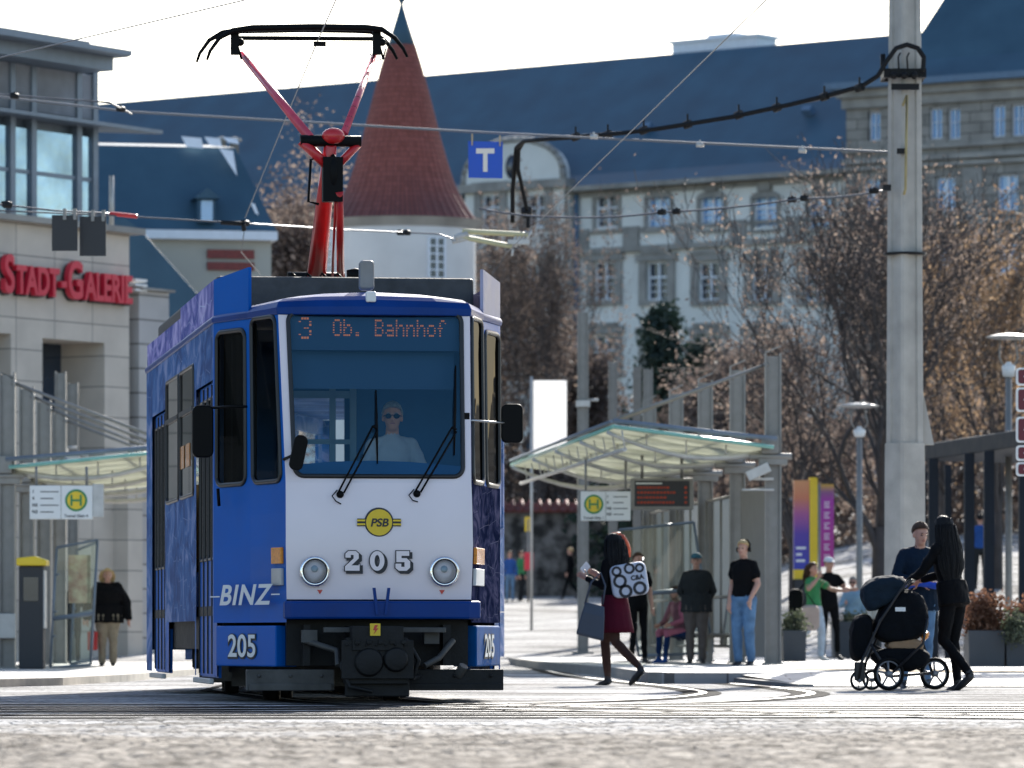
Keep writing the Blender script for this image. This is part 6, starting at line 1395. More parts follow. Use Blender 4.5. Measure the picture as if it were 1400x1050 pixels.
def person(px, Y, z, height, head_deg, label, top, bottom, shoes=SHOE, J=None, hair='brown', hstyle='short', sleeve='long', coat=0, bulk=1.0, legw=1.0, look=(0, 0), hat=None, glasses=False, skirt=None, hands='relaxed', voxel=.011, tights=None, group=None, seated=False, dx=0, hlen=.35, skin=None, armw=1.0):
    X = (px - 700) / F * Y + dx; S = height / 1.75; skin = skin or SK
    t = thing('person', label, 'person', (X, Y, z), R(head_deg), group)
    j = dict(pel=(0, 0, .95), chest=(0, .0, 1.26), neck=(0, 0, 1.47), head=(0, .02, 1.615), shR=(.155, 0, 1.395), shL=(-.155, 0, 1.395), elR=(.225, -.03, 1.13), elL=(-.225, -.03, 1.13), wrR=(.225, .05, .89), wrL=(-.225, .05, .89),
             hipR=(.085, 0, .92), hipL=(-.085, 0, .92), knR=(.095, .02, .50), knL=(-.095, .02, .50), anR=(.10, -.02, .085), anL=(-.10, -.02, .085), toeR=(.02, .15, -.06), toeL=(-.02, .15, -.06), hdR=(0, .25, -1), hdL=(0, .25, -1))
    if J: j.update(J)
    j = {k: Vector(v) for k, v in j.items()}
    b = MB(); KM = {'skin': 0, 'top': 1, 'bot': 2, 'shoe': 3, 'leg': 4}
    def cap(p, q, r0, r1, m, n=12, sq=1.0, steps=None, bulge=0):
        L = (q - p).length; st2 = steps or max(3, int(L / .04)); pts = []; rs = []
        d = (q - p).normalized() if L > 1e-6 else Vector((0, 0, 1))
        pts += [p - d * r0 * .9, p - d * r0 * .6]; rs += [r0 * .35, r0 * .8]
        for i in range(st2 + 1): f = i / st2; pts.append(p.lerp(q, f)); rs.append(r0 + (r1 - r0) * f + bulge * math.sin(math.pi * f))
        pts += [q + d * r1 * .6, q + d * r1 * .9]; rs += [r1 * .8, r1 * .35]
        b.tube(pts, rs, n, KM[m], sq=sq)
    # torso: rings between pelvis, chest and neck
    up = (j['neck'] - j['pel']).normalized(); side = (j['shR'] - j['shL']).normalized(); fw = up.cross(side) * -1
    fw = side.cross(up) * -1 if False else up.cross(side)
    prof_ = [(-.13, .10, .075), (-.09, .155, .105), (0, .168, .115), (.10, .152, .105), (.18, .148, .102), (.27, .165, .112), (.36, .176, .118), (.42, .172, .108), (.465, .135, .09), (.50, .085, .070), (.54, .056, .054)]
    rg = []; Lt = (j['neck'] - j['pel']).length / .52
    for h, a, c in prof_:
        f = h / .52; cen = j['pel'].lerp(j['neck'], f); bow = (j['chest'] - j['pel'].lerp(j['neck'], .6)); cen = cen + bow * max(0, 1 - abs(f - .6) / .6)
        k = bulk if f < .9 else 1
        rg.append([cen + side * a * k * math.cos(2 * math.pi * i / 20) + fw * c * k * (1.06 if math.sin(2 * math.pi * i / 20) > 0 else 1) * math.sin(2 * math.pi * i / 20) for i in range(20)])
    dense = []
    for r0, r1 in zip(rg, rg[1:]): dense += [r0, [p.lerp(q, .5) for p, q in zip(r0, r1)]]
    dense.append(rg[-1])
    nb = 3
    b.loft(dense, 5, cap=True)
    if coat:
        w0 = .175 * bulk; rr = []
        for i in range(6):
            f = i / 5; zc = j['pel'] + up * (.14 - (coat + .14) * f); rr.append([zc + side * (w0 + .012 + .012 * f) * math.cos(2 * math.pi * k / 20) + fw * (.125 * bulk + .012 * f) * math.sin(2 * math.pi * k / 20) for k in range(20)])
        b.loft(rr, KM['top'])
    for s in 'RL':
        sl = 'top'; aw = armw; cap(j['neck'] + Vector((0, 0, -.03)), j['sh' + s], .058, .056 * aw, 'top')
        sh, el, wr = j['sh' + s], j['el' + s], j['wr' + s]
        b.ball(sh, .058 * aw, KM['top'], 12, 8)
        if sleeve == 'long': cap(sh, el, .060 * aw, .048 * aw, 'top'); cap(el, el.lerp(wr, .92), .048 * aw, .036 * aw, 'top')
        else: cap(sh, sh.lerp(el, .55), .062, .068, 'top'); cap(sh, el, .045, .040, 'skin'); cap(el, wr, .040, .027, 'skin', bulge=.004)
        # hand: palm, four fingers of different length and a thumb
        hd = j['hd' + s].normalized(); sx = 1 if s == 'R' else -1
        acr = hd.cross(Vector((sx, 0, 0))).normalized(); acr = acr if acr.length > .1 else Vector((0, 1, 0))
        pn = acr.cross(hd).normalized(); base_ = wr
        cap(wr, wr + hd * .03, .026, .028, 'skin'); cap(wr + hd * .03, wr + hd * .085, .030, .033, 'skin', sq=1)
        curl = .5 if hands == 'relaxed' else 1.1
        fdir = -sx * pn if pn.x * sx > 0 else sx * pn
        for fi, (o, L) in enumerate(((-.028, .062), (-.010, .072), (.009, .068), (.027, .054))):
            a0 = wr + hd * .085 + acr * o; d1 = (hd + pn * -sx * curl * .5).normalized(); d2 = (hd + pn * -sx * curl * 1.4).normalized()
            a1 = a0 + d1 * L * .55; a2 = a1 + d2 * L * .5; cap(a0 - d1 * .02, a1, .0105, .0095, 'skin', 8); cap(a1, a2, .0095, .008, 'skin', 8)
        t0 = wr + hd * .035 - acr * .026 * -1; cap(t0, t0 + (hd * .6 + acr * .9).normalized() * .045, .013, .011, 'skin', 8); t1 = t0 + (hd * .6 + acr * .9).normalized() * .045; cap(t1, t1 + (hd + acr * .3).normalized() * .03, .011, .009, 'skin', 8)
        hp, kn_, an = j['hip' + s], j['kn' + s], j['an' + s]
        lm = 'leg' if tights else 'bot'; lw = legw
        cap(hp, kn_, .088 * bulk * (lw * .5 + .5), .056 * lw, lm, bulge=.004); cap(kn_, an, .054 * lw, (.036 if tights else .044) * lw, lm, bulge=(.008 if tights else .002))
        td = j['toe' + s].normalized(); hl = an - Vector((td.x, td.y, 0)) * .035 + Vector((0, 0, -.04)) * (1 if abs(td.z) < .6 else .6)
        to = hl + td * .25; up_ = Vector((0, 0, 1))
        cap(an, hl + td * .04, .040, .040, 'shoe'); cap(hl + td * .02, hl + td * .14, .043, .047, 'shoe', sq=.85); cap(hl + td * .14, to - td * .03, .047, .034, 'shoe', sq=.8)
        if tights: pass
    # neck and head
    hc = j['head']; HR = Matrix.Rotation(R(look[0]), 3, 'Z') @ Matrix.Rotation(R(look[1]), 3, 'X')
    cap(j['neck'] - up * .03, hc + Vector((0, -.01, -.07)), .056, .052, 'skin')
    def hl_(x, y, zz): return hc + HR @ Vector((x, y, zz))
    def hball(c, r, m=0, n=14, mm=10):
        k = MB(); k.ball((0, 0, 0), r, m, n, mm); k.v = [tuple(hl_(*(Vector(v) + Vector(c)))) for v in k.v]; return k
    for c, r in (((0, -.012, .028), (.074, .094, .090)), ((0, .022, -.012), (.062, .070, .085)), ((0, .040, -.066), (.044, .044, .045)), ((0, .010, -.040), (.058, .055, .055)), ((0, .088, -.004), (.011, .014, .026)), ((0, .096, -.020), (.015, .015, .012)), ((.076, -.008, -.004), (.010, .02, .032)), ((-.076, -.008, -.004), (.010, .02, .032)), ((0, .082, .030), (.045, .012, .010)), ((0, .078, -.050), (.022, .012, .010))):
        b.merge(hball(c, r))
    # remesh to one skin
    me = b.mesh('body', [skin], fix=False); o = bpy.data.objects.new('body', me); COL.objects.link(o)
    md = o.modifiers.new('r', 'REMESH'); md.mode = 'VOXEL'; md.voxel_size = voxel; sm2 = o.modifiers.new('s', 'SMOOTH'); sm2.iterations = 3; sm2.factor = .5
    bpy.context.view_layer.update(); nm = bpy.data.meshes.new_from_object(o.evaluated_get(bpy.context.evaluated_depsgraph_get())); bpy.data.objects.remove(o); bpy.data.meshes.remove(me)
    kd = KDTree(len(b.f)); 
    for i, f in enumerate(b.f):
        c = Vector((0, 0, 0))
        for q in f: c += Vector(b.v[q])
        kd.insert(c / len(f), i)
    kd.balance()
    nm.materials.clear()
    for m_ in (skin, top, bottom, shoes, tights or bottom): nm.materials.append(m_)
    for p in nm.polygons:
        mi_ = b.m[kd.find(p.center)[1]]; p.use_smooth = True
        if mi_ == 5 or (mi_ == 2 and (p.center - j['pel']).dot(up) > .03): mi_ = 1 if (coat or (p.center - j['pel']).dot(up) > .0) else 2
        p.material_index = mi_
    bo = bpy.data.objects.new('body', nm); COL.objects.link(bo); bo.parent = t
    own = [0] * len(nm.vertices); nor = [v.normal.copy() for v in nm.vertices]; new = []
    for p in nm.polygons:
        for q in p.vertices: own[q] = max(own[q], 1 if p.material_index in (1, 2) else 0)
    for v in nm.vertices:
        if own[v.index]:
            c = v.co; f = noise.noise(Vector((c.x * 9 + px, c.y * 9, c.z * 7 + c.x * 6))) + .6 * noise.noise(Vector((c.x * 20, c.y * 20 + px, c.z * 16 - c.x * 12)))
            new.append((c + nor[v.index] * (f * .011 * FOLD)) * S)
        else: new.append(v.co * S)
    nm.vertices.foreach_set('co', [q for v in new for q in v]); nm.update()
    def fin(mb, name, m_, fix=True): mb.v = [tuple(Vector(v) * S) for v in mb.v]; return mb.build(name, m_, t, fix=fix)
    ey = MB()
    for s in (-1, 1): ey.merge(hball((s * .029, .083, .012), (.013, .008, .007)))
    if not glasses: fin(ey, 'eye', EYE)
    else:
        gl = MB()
        for s in (-1, 1): gl.merge(hball((s * .032, .092, .010), (.026, .010, .021)))
        gl.merge(hball((0, .098, .018), (.012, .004, .004)))
        for s in (-1, 1): gl.tube([hl_(s * .055, .085, .016), hl_(s * .076, .0, .012)], .004, 6)
        fin(gl, 'sunglasses', M['black'])
    fin(hball((0, .0885, -.047), (.022, .005, .005)), 'mouth', LIP)
    eb = MB()
    for s in (-1, 1): eb.merge(hball((s * .030, .090, .035), (.017, .005, .004)))
    fin(eb, 'eyebrow', HM[hair])
    # hair
    hm = HM[hair]; rnd = np.random.default_rng(int(px * 7 + Y)); hb = MB(); n = 26; mrows = 14; vs = []
    for i in range(mrows + 1):
        ph = math.pi * i / mrows
        for k in range(n):
            th = 2 * math.pi * k / n; x, y, zz = math.sin(ph) * math.cos(th), math.sin(ph) * math.sin(th), math.cos(ph)
            lim = -.15 - .55 * max(0, -y) + (.55 * max(0, y) ** .7 + .15 * (y > .2)); zc = max(zz, lim)
            q = 1 + .05 * rnd.random() + .03 * math.sin(th * 6 + ph * 4)
            if zz < lim: q *= .93
            vs.append(hl_(x * .084 * q, -.014 + y * .104 * q, .036 + zc * .098 * q))
    hb.add(vs, [(i * n + k, i * n + (k + 1) % n, (i + 1) * n + (k + 1) % n, (i + 1) * n + k) for i in range(mrows) for k in range(n)], 0, True)
    if hstyle in ('long', 'mid'):
        L = hlen; rows = 12; rr = []
        for i in range(rows):
            f = i / (rows - 1); zz = .10 - (L + .10) * f; w_ = (.088 + .032 * math.sin(math.pi * min(1, f * 1.1)) + .02 * f) * (1 - .45 * max(0, f - .75) / .25); dp = (.088 if hstyle == 'long' else .06) - .045 * f; yc = -.03 - .07 * min(1, f * 1.6)
            rr.append([hl_(w_ * math.cos(2 * math.pi * k / 24) * (1 + .06 * math.sin(k * 2.5 + i * .3)), yc + dp * math.sin(2 * math.pi * k / 24) * (1 + .08 * math.sin(k * 3.1 + i * .2)) + (0.0 if math.sin(2 * math.pi * k / 24) < 0 else -.015), zz) for k in range(24)])
        hb.loft(rr, 0)
        for k in range(110):
            a = rnd.uniform(0, 24); k0 = int(a) % 24; k1 = (k0 + 1) % 24; fr_ = a - int(a); off = rnd.uniform(.98, 1.10); ps = []
            r_end = rows if rnd.random() < .7 else rows - int(rnd.integers(1, 4))
            for i in range(1, r_end):
                cc = sum(rr[i], Vector((0, 0, 0))) / 24; v = rr[i][k0].lerp(rr[i][k1], fr_); v = cc + (v - cc) * off * (1 + .05 * math.sin(i * .9 + k)) + Vector((.006 * math.sin(i * 1.1 + k), 0, 0)); ps.append(v)
            ps.append(ps[-1] + (ps[-1] - ps[-2]) * rnd.uniform(.3, 1.2)); hb.tube(ps, [.006] * (len(ps) - 1) + [.002], 4)
    if not (hat == 'bald'): fin(hb, 'hair', hm)
    if hat in ('cap', 'beanie', 'white_cap', 'teal_cap'):
        mcap = {'white_cap': mat('white_cap_cloth', (.75, .75, .76), .8), 'teal_cap': cloth('teal_cap_cloth', (.05, .13, .17))}.get(hat, M['black']); cp_ = MB(); vs = []
        for i in range(9):
            ph = math.pi / 2 * i / 8
            for k in range(24):
                th = 2 * math.pi * k / 24; vs.append(hl_(math.sin(ph) * math.cos(th) * .092, -.012 + math.sin(ph) * math.sin(th) * .112, .052 + math.cos(ph) * .088))
        cp_.add(vs, [(i * 24 + k, i * 24 + (k + 1) % 24, (i + 1) * 24 + (k + 1) % 24, (i + 1) * 24 + k) for i in range(8) for k in range(24)], 0, True)
        r0 = [hl_(.07 * math.cos(math.pi * k / 10), .075 + .03 * math.sin(math.pi * k / 10), .056) for k in range(11)]; r1 = [hl_(.07 * math.cos(math.pi * k / 10), .085 + .085 * math.sin(math.pi * k / 10), .042) for k in range(11)]
        cp_.add(r0 + r1 + [v + Vector((0, 0, .008)) for v in r0 + r1], [(k, k + 1, 12 + k, 11 + k) for k in range(10)] + [(22 + k, 23 + k, 34 + k, 33 + k) for k in range(10)], 0, True)
        fin(cp_, 'cap', mcap, fix=False)
    if skirt:
        sb = MB(); rr = []
        for i in range(7):
            f = i / 6; a = .165 + .055 * f; rr.append([Vector((a * math.cos(2 * math.pi * k / 40) * (1 + .035 * f * math.sin(k * 1.9)), .01 - .04 * f + a * .82 * math.sin(2 * math.pi * k / 40) * (1 + .04 * f * math.cos(k * 2.3)), 1.03 - .43 * f)) for k in range(40)])
        sb.loft(rr, 0); fin(sb, 'skirt', skirt)
        sb = MB(); sb.add([rr[i][k] * 1.0 + Vector((0, 0, 0)) for i in range(7) for k in (36, 37)], [(2 * i, 2 * i + 1, 2 * i + 3, 2 * i + 2) for i in range(6)]); sb.v = [(v[0] * 1.015, v[1] * 1.015, v[2]) for v in sb.v]; fin(sb, 'skirt_stripe', mat('pink_white_stripe', (.75, .45, .50), .7))
    return t
def hd(fx, fy): return math.degrees(math.atan2(fy, fx)) - 90
BLK = cloth('black_cloth', (.010, .010, .012)); NAVY = cloth('navy_cloth', (.008, .018, .035)); JEAN = cloth('light_denim', (.12, .22, .36), .3); KHAKI = cloth('khaki_cloth', (.26, .22, .16)); CHAR = cloth('charcoal_cloth', (.025, .028, .03)); TAUPE = cloth('taupe_cloth', (.12, .10, .09))
GREEN = cloth('green_cloth', (.06, .26, .10)); PALE = cloth('pale_denim', (.50, .57, .64)); WHITE = cloth('white_shirt_cloth', (.42, .40, .42), .06); BLUEC = cloth('blue_cloth', (.03, .09, .30)); TIGHT = cloth('dark_tights', (.065, .035, .028)); MAR = cloth('maroon_cloth', (.085, .008, .02))
# driver, seated behind the windscreen
dp_ = tram.matrix_world if False else None
bpy.context.view_layer.update()
dl = tram.matrix_world @ Vector((.25, 1.30, 0)); SEAT = dict(knR=(.14, .42, .93), knL=(-.14, .42, .93), anR=(.14, .50, .50), anL=(-.14, .50, .50))
person(700, dl.y, .66, 1.78, 180 + TR, 'tram driver in a white open-collared shirt and dark sunglasses behind the windscreen', WHITE, BLK, J=dict(elR=(.25, .10, 1.16), elL=(-.25, .10, 1.16), wrR=(.20, .34, 1.12), wrL=(-.20, .34, 1.12), hdR=(0, 1, -.1), hdL=(0, 1, -.1), **SEAT), hair='grey', glasses=True, skin=mat('skin_tanned', (.62, .26, .15), .5, var=.06), dx=dl.x, voxel=.009, look=(-6, 0))
# woman with the patterned bag, walking away to the left
w1 = person(841, 55, .0, 1.66, hd(-.80, .60), 'woman in black top and maroon skirt walking left with a phone', BLK, TIGHT, J=dict(
    knR=(.08, .20, .50), anR=(.08, .16, .09), toeR=(0, .15, -.05), knL=(-.08, -.06, .50), anL=(-.09, -.42, .20), toeL=(0, .13, -.12), elR=(.24, .04, 1.14), wrR=(.12, .30, 1.25), hdR=(-.2, 1, .5), elL=(-.24, .0, 1.13), wrL=(-.18, .27, 1.22), hdL=(.3, 1, .4), head=(0, .03, 1.60)),
    hair='black', hstyle='long', hlen=.40, skirt=MAR, tights=TIGHT, voxel=.009, look=(-35, -8), bulk=1.0)
hb = MB(); hb.tube([(.06, -.05, 1.70), (.115, -.06, 1.62), (.15, -.07, 1.54), (.165, -.08, 1.46)], [.03, .04, .038, .015], 10); hb.tube([(-.02, .03, 1.725), (.05, -.02, 1.715), (.09, -.04, 1.66)], [.02, .03, .03], 10); hb.v = [tuple(Vector(v) * .95) for v in hb.v]; hb.build('hair_lock', mat('bright_red_hair', (.62, .09, .03), .5, var=.3, scale=30), w1)
def world_of(root, v): bpy.context.view_layer.update(); return root.matrix_world @ Vector(v)
M['bagwhite'] = mat('bag_white_cloth', (.60, .63, .72), .7, var=.06)
bg_ = thing('backpack', 'white bag with black circles and letters on the back of the walking woman', 'bag', world_of(w1, (.02, -.20, .98)), 0)
q = MB(); rr = []
for i, (y, s) in enumerate(((-.09, .86), (-.08, .97), (0, 1.0), (.07, .97), (.09, .85))): rr.append([Vector((x * s, y, .16 + (z - .16) * s)) for x, z in round_rect(-.20, .20, -.02, .34, .07)])
q.loft(rr, 0); tilt = Matrix.Rotation(R(-9), 4, 'Y'); q.xf(tilt); q.build('bag_body', M['bagwhite'], bg_, bevel=.01)
q = MB()
def ringc(x, z, r, w_): q.add([(x + (r + (w_ if k % 2 else 0)) * math.cos(math.pi * (k // 2) / 12), -.094, z + (r + (w_ if k % 2 else 0)) * math.sin(math.pi * (k // 2) / 12)) for k in range(48)], [(2 * k, 2 * k + 1, (2 * k + 3) % 48, (2 * k + 2) % 48) for k in range(24)])
for x, z, r, w_ in ((-.10, .16, .045, .030), (-.055, .045, .042, .032), (.10, .055, .042, .032), (-.12, .27, .030, .026), (.02, .28, .034, .026), (.13, .27, .026, .024)): ringc(x, z, r, w_)
q.merge(text('C&A', .07, .002, .003), Matrix.Translation((.09, -.094, .15))); q.xf(tilt); q.build('bag_pattern', M['text'], bg_, fix=False)
q = MB(); q.tube([(-.12, .08, .33), (-.13, .2, .40), (-.14, .24, .2)], .015, 6); q.tube([(.12, .08, .33), (.13, .2, .40), (.14, .24, .2)], .015, 6); q.build('strap', M['text'], bg_)
hbm = mat('slate_blue_leather', (.045, .06, .09), .5, var=.12)
hb_ = thing('shoulder_bag', 'dark grey-blue shoulder bag hanging at the walking woman left side', 'bag', ((806 - 700) / F * 54.7, 54.7, zat(872, 54.7)))
q = MB(); q.loft([[Vector((x * a, y * b_, z)) for x, y in ((-1, -1), (1, -1), (1, 1), (-1, 1))] for a, b_, z in ((.14, .06, 0), (.145, .07, .03), (.12, .065, .25), (.10, .04, .36))], smooth=False); q.v = [(x + z * .16, y, z - x * .25) for x, y, z in q.v]; q.build('bag_body', hbm, hb_, bevel=.012)
q = MB(); q.tube([(-.05, 0, .36), (.02, .02, .60), (.12, .03, .70), (.17, .02, .56), (.14, 0, .36)], .012, 6); q.build('strap', hbm, hb_)
ph = world_of(w1, (-.0, .42 * .95, 1.34 * .95)); tag((lambda o: (setattr(o, 'location', ph), setattr(o, 'rotation_euler', (R(-30), R(50), R(20))), o)[2])(MB().prism(round_rect(-.038, .038, -.075, .075, .01), -.005, .005).build('phone', M['signwhite'], bevel=.002)), 'white phone held up by the walking woman', 'phone')
# people at the right shelter
person(872, 76, kz, 1.66, hd(.4, -.9), 'man in black with arm raised to his face behind the walking woman', BLK, BLK, J=dict(elR=(.27, .05, 1.22), wrR=(.10, .15, 1.45), hdR=(-.3, .1, 1), knR=(.09, .03, .5), anR=(.11, .0, .085), anL=(-.13, -.02, .085)), hair='brown', sleeve='short', legw=.95)
person(952, 75.5, kz, 1.64, hd(-.10, -1), 'old man in teal flat cap, charcoal jacket and taupe trousers waiting under the shelter', CHAR, TAUPE, J=dict(elR=(.26, -.12, 1.15), wrR=(.14, -.20, .95), elL=(-.26, -.12, 1.15), wrL=(-.14, -.20, .95)), hair='grey', hat='teal_cap', coat=.14, bulk=1.32, legw=1.35, armw=1.35)
m1 = person(1017, 70.5, kz, 1.74, hd(-.55, -.85), 'young man in black t-shirt and blue jeans with headphones beside the shelter column', BLK, JEAN, J=dict(elR=(.22, -.06, 1.13), elL=(-.24, .02, 1.13), wrL=(-.20, .17, .92), wrR=(.20, .06, .88)), hair='blond', sleeve='short', legw=1.4, bulk=1.08, look=(8, 0), shoes=SHOE)
q = MB(); q.tube([(-.088, .0, 1.60), (-.092, -.01, 1.68), (-.05, -.015, 1.735), (.05, -.015, 1.735), (.092, -.01, 1.68), (.088, 0, 1.60)], .012, 8)
for s in (-1, 1): q.lathe([(0, s * .08), (.035, s * .08), (.035, s * .105), (0, s * .108)], 14, (0, 0, 1.60), axis='x')
q.build('headphones', M['black'], m1)
SIT = dict(pel=(0, -.02, .50), chest=(0, .03, .80), neck=(0, .09, 1.0), head=(0, .15, 1.14), shR=(.165, .07, .95), shL=(-.165, .07, .95), elR=(.22, .16, .70), elL=(-.22, .16, .70), wrR=(.12, .38, .62), wrL=(-.12, .38, .62), hdR=(0, 1, -.2), hdL=(0, 1, -.2), hipR=(.085, 0, .48), hipL=(-.085, 0, .48), knR=(.10, .42, .50), knL=(-.10, .42, .50), anR=(.12, .40, .085), anL=(-.10, .46, .085))
person(932, 78.2, kz, 1.62, hd(-.75, -.65), 'seated person in pink top and dark blue trousers on the shelter bench', cloth('pink_cloth', (.42, .14, .20)), cloth('deep_blue_cloth', (.01, .03, .10)), J=SIT, hair='brown', shoes=BLUEC, coat=0)
# couple taking a photo
person(1112, 84, .15, 1.62, hd(.80, -.6), 'woman in green top and pale wide trousers stretching out her arm for a photo', GREEN, PALE, shoes=SHOE_L, J=dict(pel=(0, .02, .94), chest=(0, -.02, 1.24), neck=(0, -.03, 1.46), head=(0, -.01, 1.60), elL=(-.26, .22, 1.25), wrL=(-.22, .46, 1.22), hdL=(0, 1, .1), elR=(.28, .08, 1.25), wrR=(.10, .16, 1.44), hdR=(-.2, .3, 1), knL=(-.09, .12, .50), anL=(-.10, .10, .085), knR=(.09, -.08, .52), anR=(.10, -.42, .26), toeR=(0, .12, -.13)), hair='brown', hstyle='long', hlen=.28, sleeve='short', legw=1.35)
bb_ = thing('tote_bag', 'beige shoulder bag worn by the woman in the green top', 'bag', ((1107 - 700) / F * 83.6, 83.6, zat(862, 83.6))); q = MB(); rr = [[Vector((x * s, y, z * s + .0)) for x, z in round_rect(-.14, .16, 0, .42, .09)] for y, s in ((-.07, .9), (0, 1), (.07, .9))]; q.loft(rr, 0); q.build('bag_body', cloth('beige_cloth', (.50, .38, .32), .08), bb_); q = MB(); q.tube([(-.1, 0, .38), (-.05, .05, .62), (.1, .03, .40)], .012, 6); q.build('strap', M['black'], bb_)
bb_ = thing('rucksack', 'black rucksack behind the woman in the green top', 'bag', ((1088 - 700) / F * 84.4, 84.4, zat(842, 84.4))); q = MB(); rr = [[Vector((x * s, y, .22 + (z - .22) * s)) for x, z in round_rect(-.12, .12, 0, .45, .09)] for y, s in ((-.10, .85), (0, 1), (.10, .85))]; q.loft(rr, 0); q.build('bag_body', BLK, bb_)
q = MB(); q.tube([(.05, .0, .42), (.16, .03, .56), (.26, .0, .46)], .016, 6); q.build('strap', BLK, bb_)
person(1133, 86, .17, 1.70, hd(.3, -.95), 'man in white cap and black clothes beside the woman in the green top', BLK, BLK, J=dict(elL=(-.27, .1, 1.2), wrL=(-.30, .32, 1.18), hdL=(-.3, 1, .1), anL=(-.16, .02, .085), knL=(-.13, .05, .5)), hair='brown', hat='white_cap', sleeve='short')
person(1166, 93, ground_z(6.2, 93), 1.55, hd(-.2, -1), 'grey-haired person in dark glasses standing behind the long planter bench', cloth('pale_blue_cloth', (.25, .38, .48)), CHAR, hair='grey', glasses=True, J=dict(elR=(.24, .08, 1.15), wrR=(.1, .25, 1.2), hdR=(0, 1, .3)), bulk=1.15)
person(1205, 90, ground_z(6.5, 90), 1.55, hd(0, -1), 'white-haired person in sunglasses partly hidden by the stroller hood', cloth('cream_cloth', (.55, .52, .45)), CHAR, hair='grey', glasses=True, bulk=1.1)
# man behind the stroller
m2 = person(1256, 52.0, .0, 1.72, hd(.25, -1), 'man in dark navy jacket bending his head over the stroller', NAVY, JEAN, J=dict(neck=(0, .03, 1.46), head=(.01, .085, 1.595), elR=(.27, .06, 1.15), wrR=(.06, .26, 1.10), hdR=(-1, .6, -.1), elL=(-.27, .06, 1.15), wrL=(-.10, .28, 1.08), hdL=(.8, .8, 0), anR=(.16, -.02, .085), knR=(.12, .05, .5)), hair='brown', look=(10, -14), coat=.14, bulk=1.12, armw=1.15, voxel=.009)
cl = MB(); rnd = np.random.default_rng(4); rr = []
for i in range(6): a = i / 5; rr.append([Vector(((-.18 + .36 * a), .05 * math.cos(2 * math.pi * k / 12) * (1 + .2 * math.sin(k + i)), .035 * math.sin(2 * math.pi * k / 12) + .03 * math.sin(a * 5))) for k in range(12)])
cl.loft(rr, 0); o = cl.build('folded_cloth', cloth('bright_blue_cloth', (.03, .08, .45))); o.location = at(1262, 800, 51.55); o.rotation_euler = (0, R(-8), 0); tag(o, 'bright blue cloth held by the man in the navy jacket over the stroller', 'cloth')
# woman pushing the stroller
person(1296, 50.0, .0, 1.72, hd(-.80, .55), 'woman in black with very long dark hair pushing the stroller', BLK, BLK, J=dict(pel=(0, -.06, .95), chest=(0, .0, 1.24), neck=(0, .02, 1.46), head=(0, .06, 1.61), shR=(.17, .03, 1.41), shL=(-.17, .03, 1.41), elR=(.24, .16, 1.18), wrR=(.14, .40, 1.10), hdR=(-.1, 1, -.2), elL=(-.24, .16, 1.18), wrL=(-.14, .38, 1.08), hdL=(.1, 1, -.2), hipR=(.085, -.06, .92), hipL=(-.085, -.06, .92), knR=(.09, -.02, .50), anR=(.09, -.06, .085), knL=(-.09, .0, .50), anL=(-.10, -.30, .17), toeL=(0, .14, -.11)),
    hair='black', hstyle='long', hlen=.60, coat=.10, voxel=.009, look=(-30, -8), shoes=SHOE, bulk=1.05)
# left woman
person(147, 82, .05, 1.58, hd(.15, -1), 'blonde woman in wide black sweater and khaki trousers standing near the left shelter', BLK, KHAKI, hair='blond', hstyle='mid', hlen=.16, coat=.18, bulk=1.6, legw=1.45, armw=1.95, J=dict(elR=(.33, -.02, 1.14), elL=(-.33, -.02, 1.14), wrR=(.37, .10, .84), wrL=(-.37, .10, .84)))
rb_ = thing('shopping_bag', 'red shopping bag hanging from the blonde woman hand', 'bag', ((126 - 700) / F * 81.8, 81.8, zat(889, 81.8))); q = MB(); q.loft([[Vector((x * a, y, z)) for x, y in ((-.07, -.08), (.08, -.08), (.08, .08), (-.07, .08))] for a, z in ((1, 0), (1.05, .3))], smooth=False); q.build('bag_body', mat('red_bag', (.45, .02, .02), .6), rb_, bevel=.01); q = MB(); q.tube([(-.04, 0, .3), (0, 0, .42), (.04, 0, .3)], .008, 6); q.build('handle', M['black'], rb_)
person(100, 92, .05, 1.55, hd(0, -1), 'dark figure seen through the glass of the left shelter', CHAR, CHAR, hair='brown', voxel=.014)
# far people
person(780, 165, ground_z(1.9, 165), 1.66, hd(-.9, .3), 'far-off walker in black passing in front of the stone wall', BLK, BLK, hair='blond', voxel=.014, J=dict(knR=(.09, .18, .5), anR=(.09, .30, .085), knL=(-.09, -.05, .5), anL=(-.09, -.38, .15)))
person(697, 158, ground_z(-.1, 158), 1.6, hd(.1, -1), 'far-off person in blue next to the right side of the tram', BLUEC, JEAN, hair='brown', voxel=.014)
person(712, 160, ground_z(.3, 160), 1.6, hd(.9, -.4), 'far-off person in green in front of the stone wall', GREEN, CHAR, hair='brown', voxel=.014)
person(1340, 112, ground_z(10.3, 112), 1.65, hd(.1, 1), 'person in bright blue top far behind under the pergola', BLUEC, CHAR, hair='black', voxel=.014)
fs = thing('warning_sign', 'small yellow sign on a thin post in front of the stone wall', 'sign', ((722 - 700) / F * 158, 158, ground_z(.5, 158))); MB().tube([(0, 0, 0), (0, 0, 2.6)], .04).build('post', M['galv'], fs); MB().box(-.1, .12, -.02, .02, 2.2, 2.65).build('sign_face', M['yellow'], fs); MB().box(-.12, .16, -.05, .05, 1.0, 1.55).build('red_box', M['letterred'], fs)
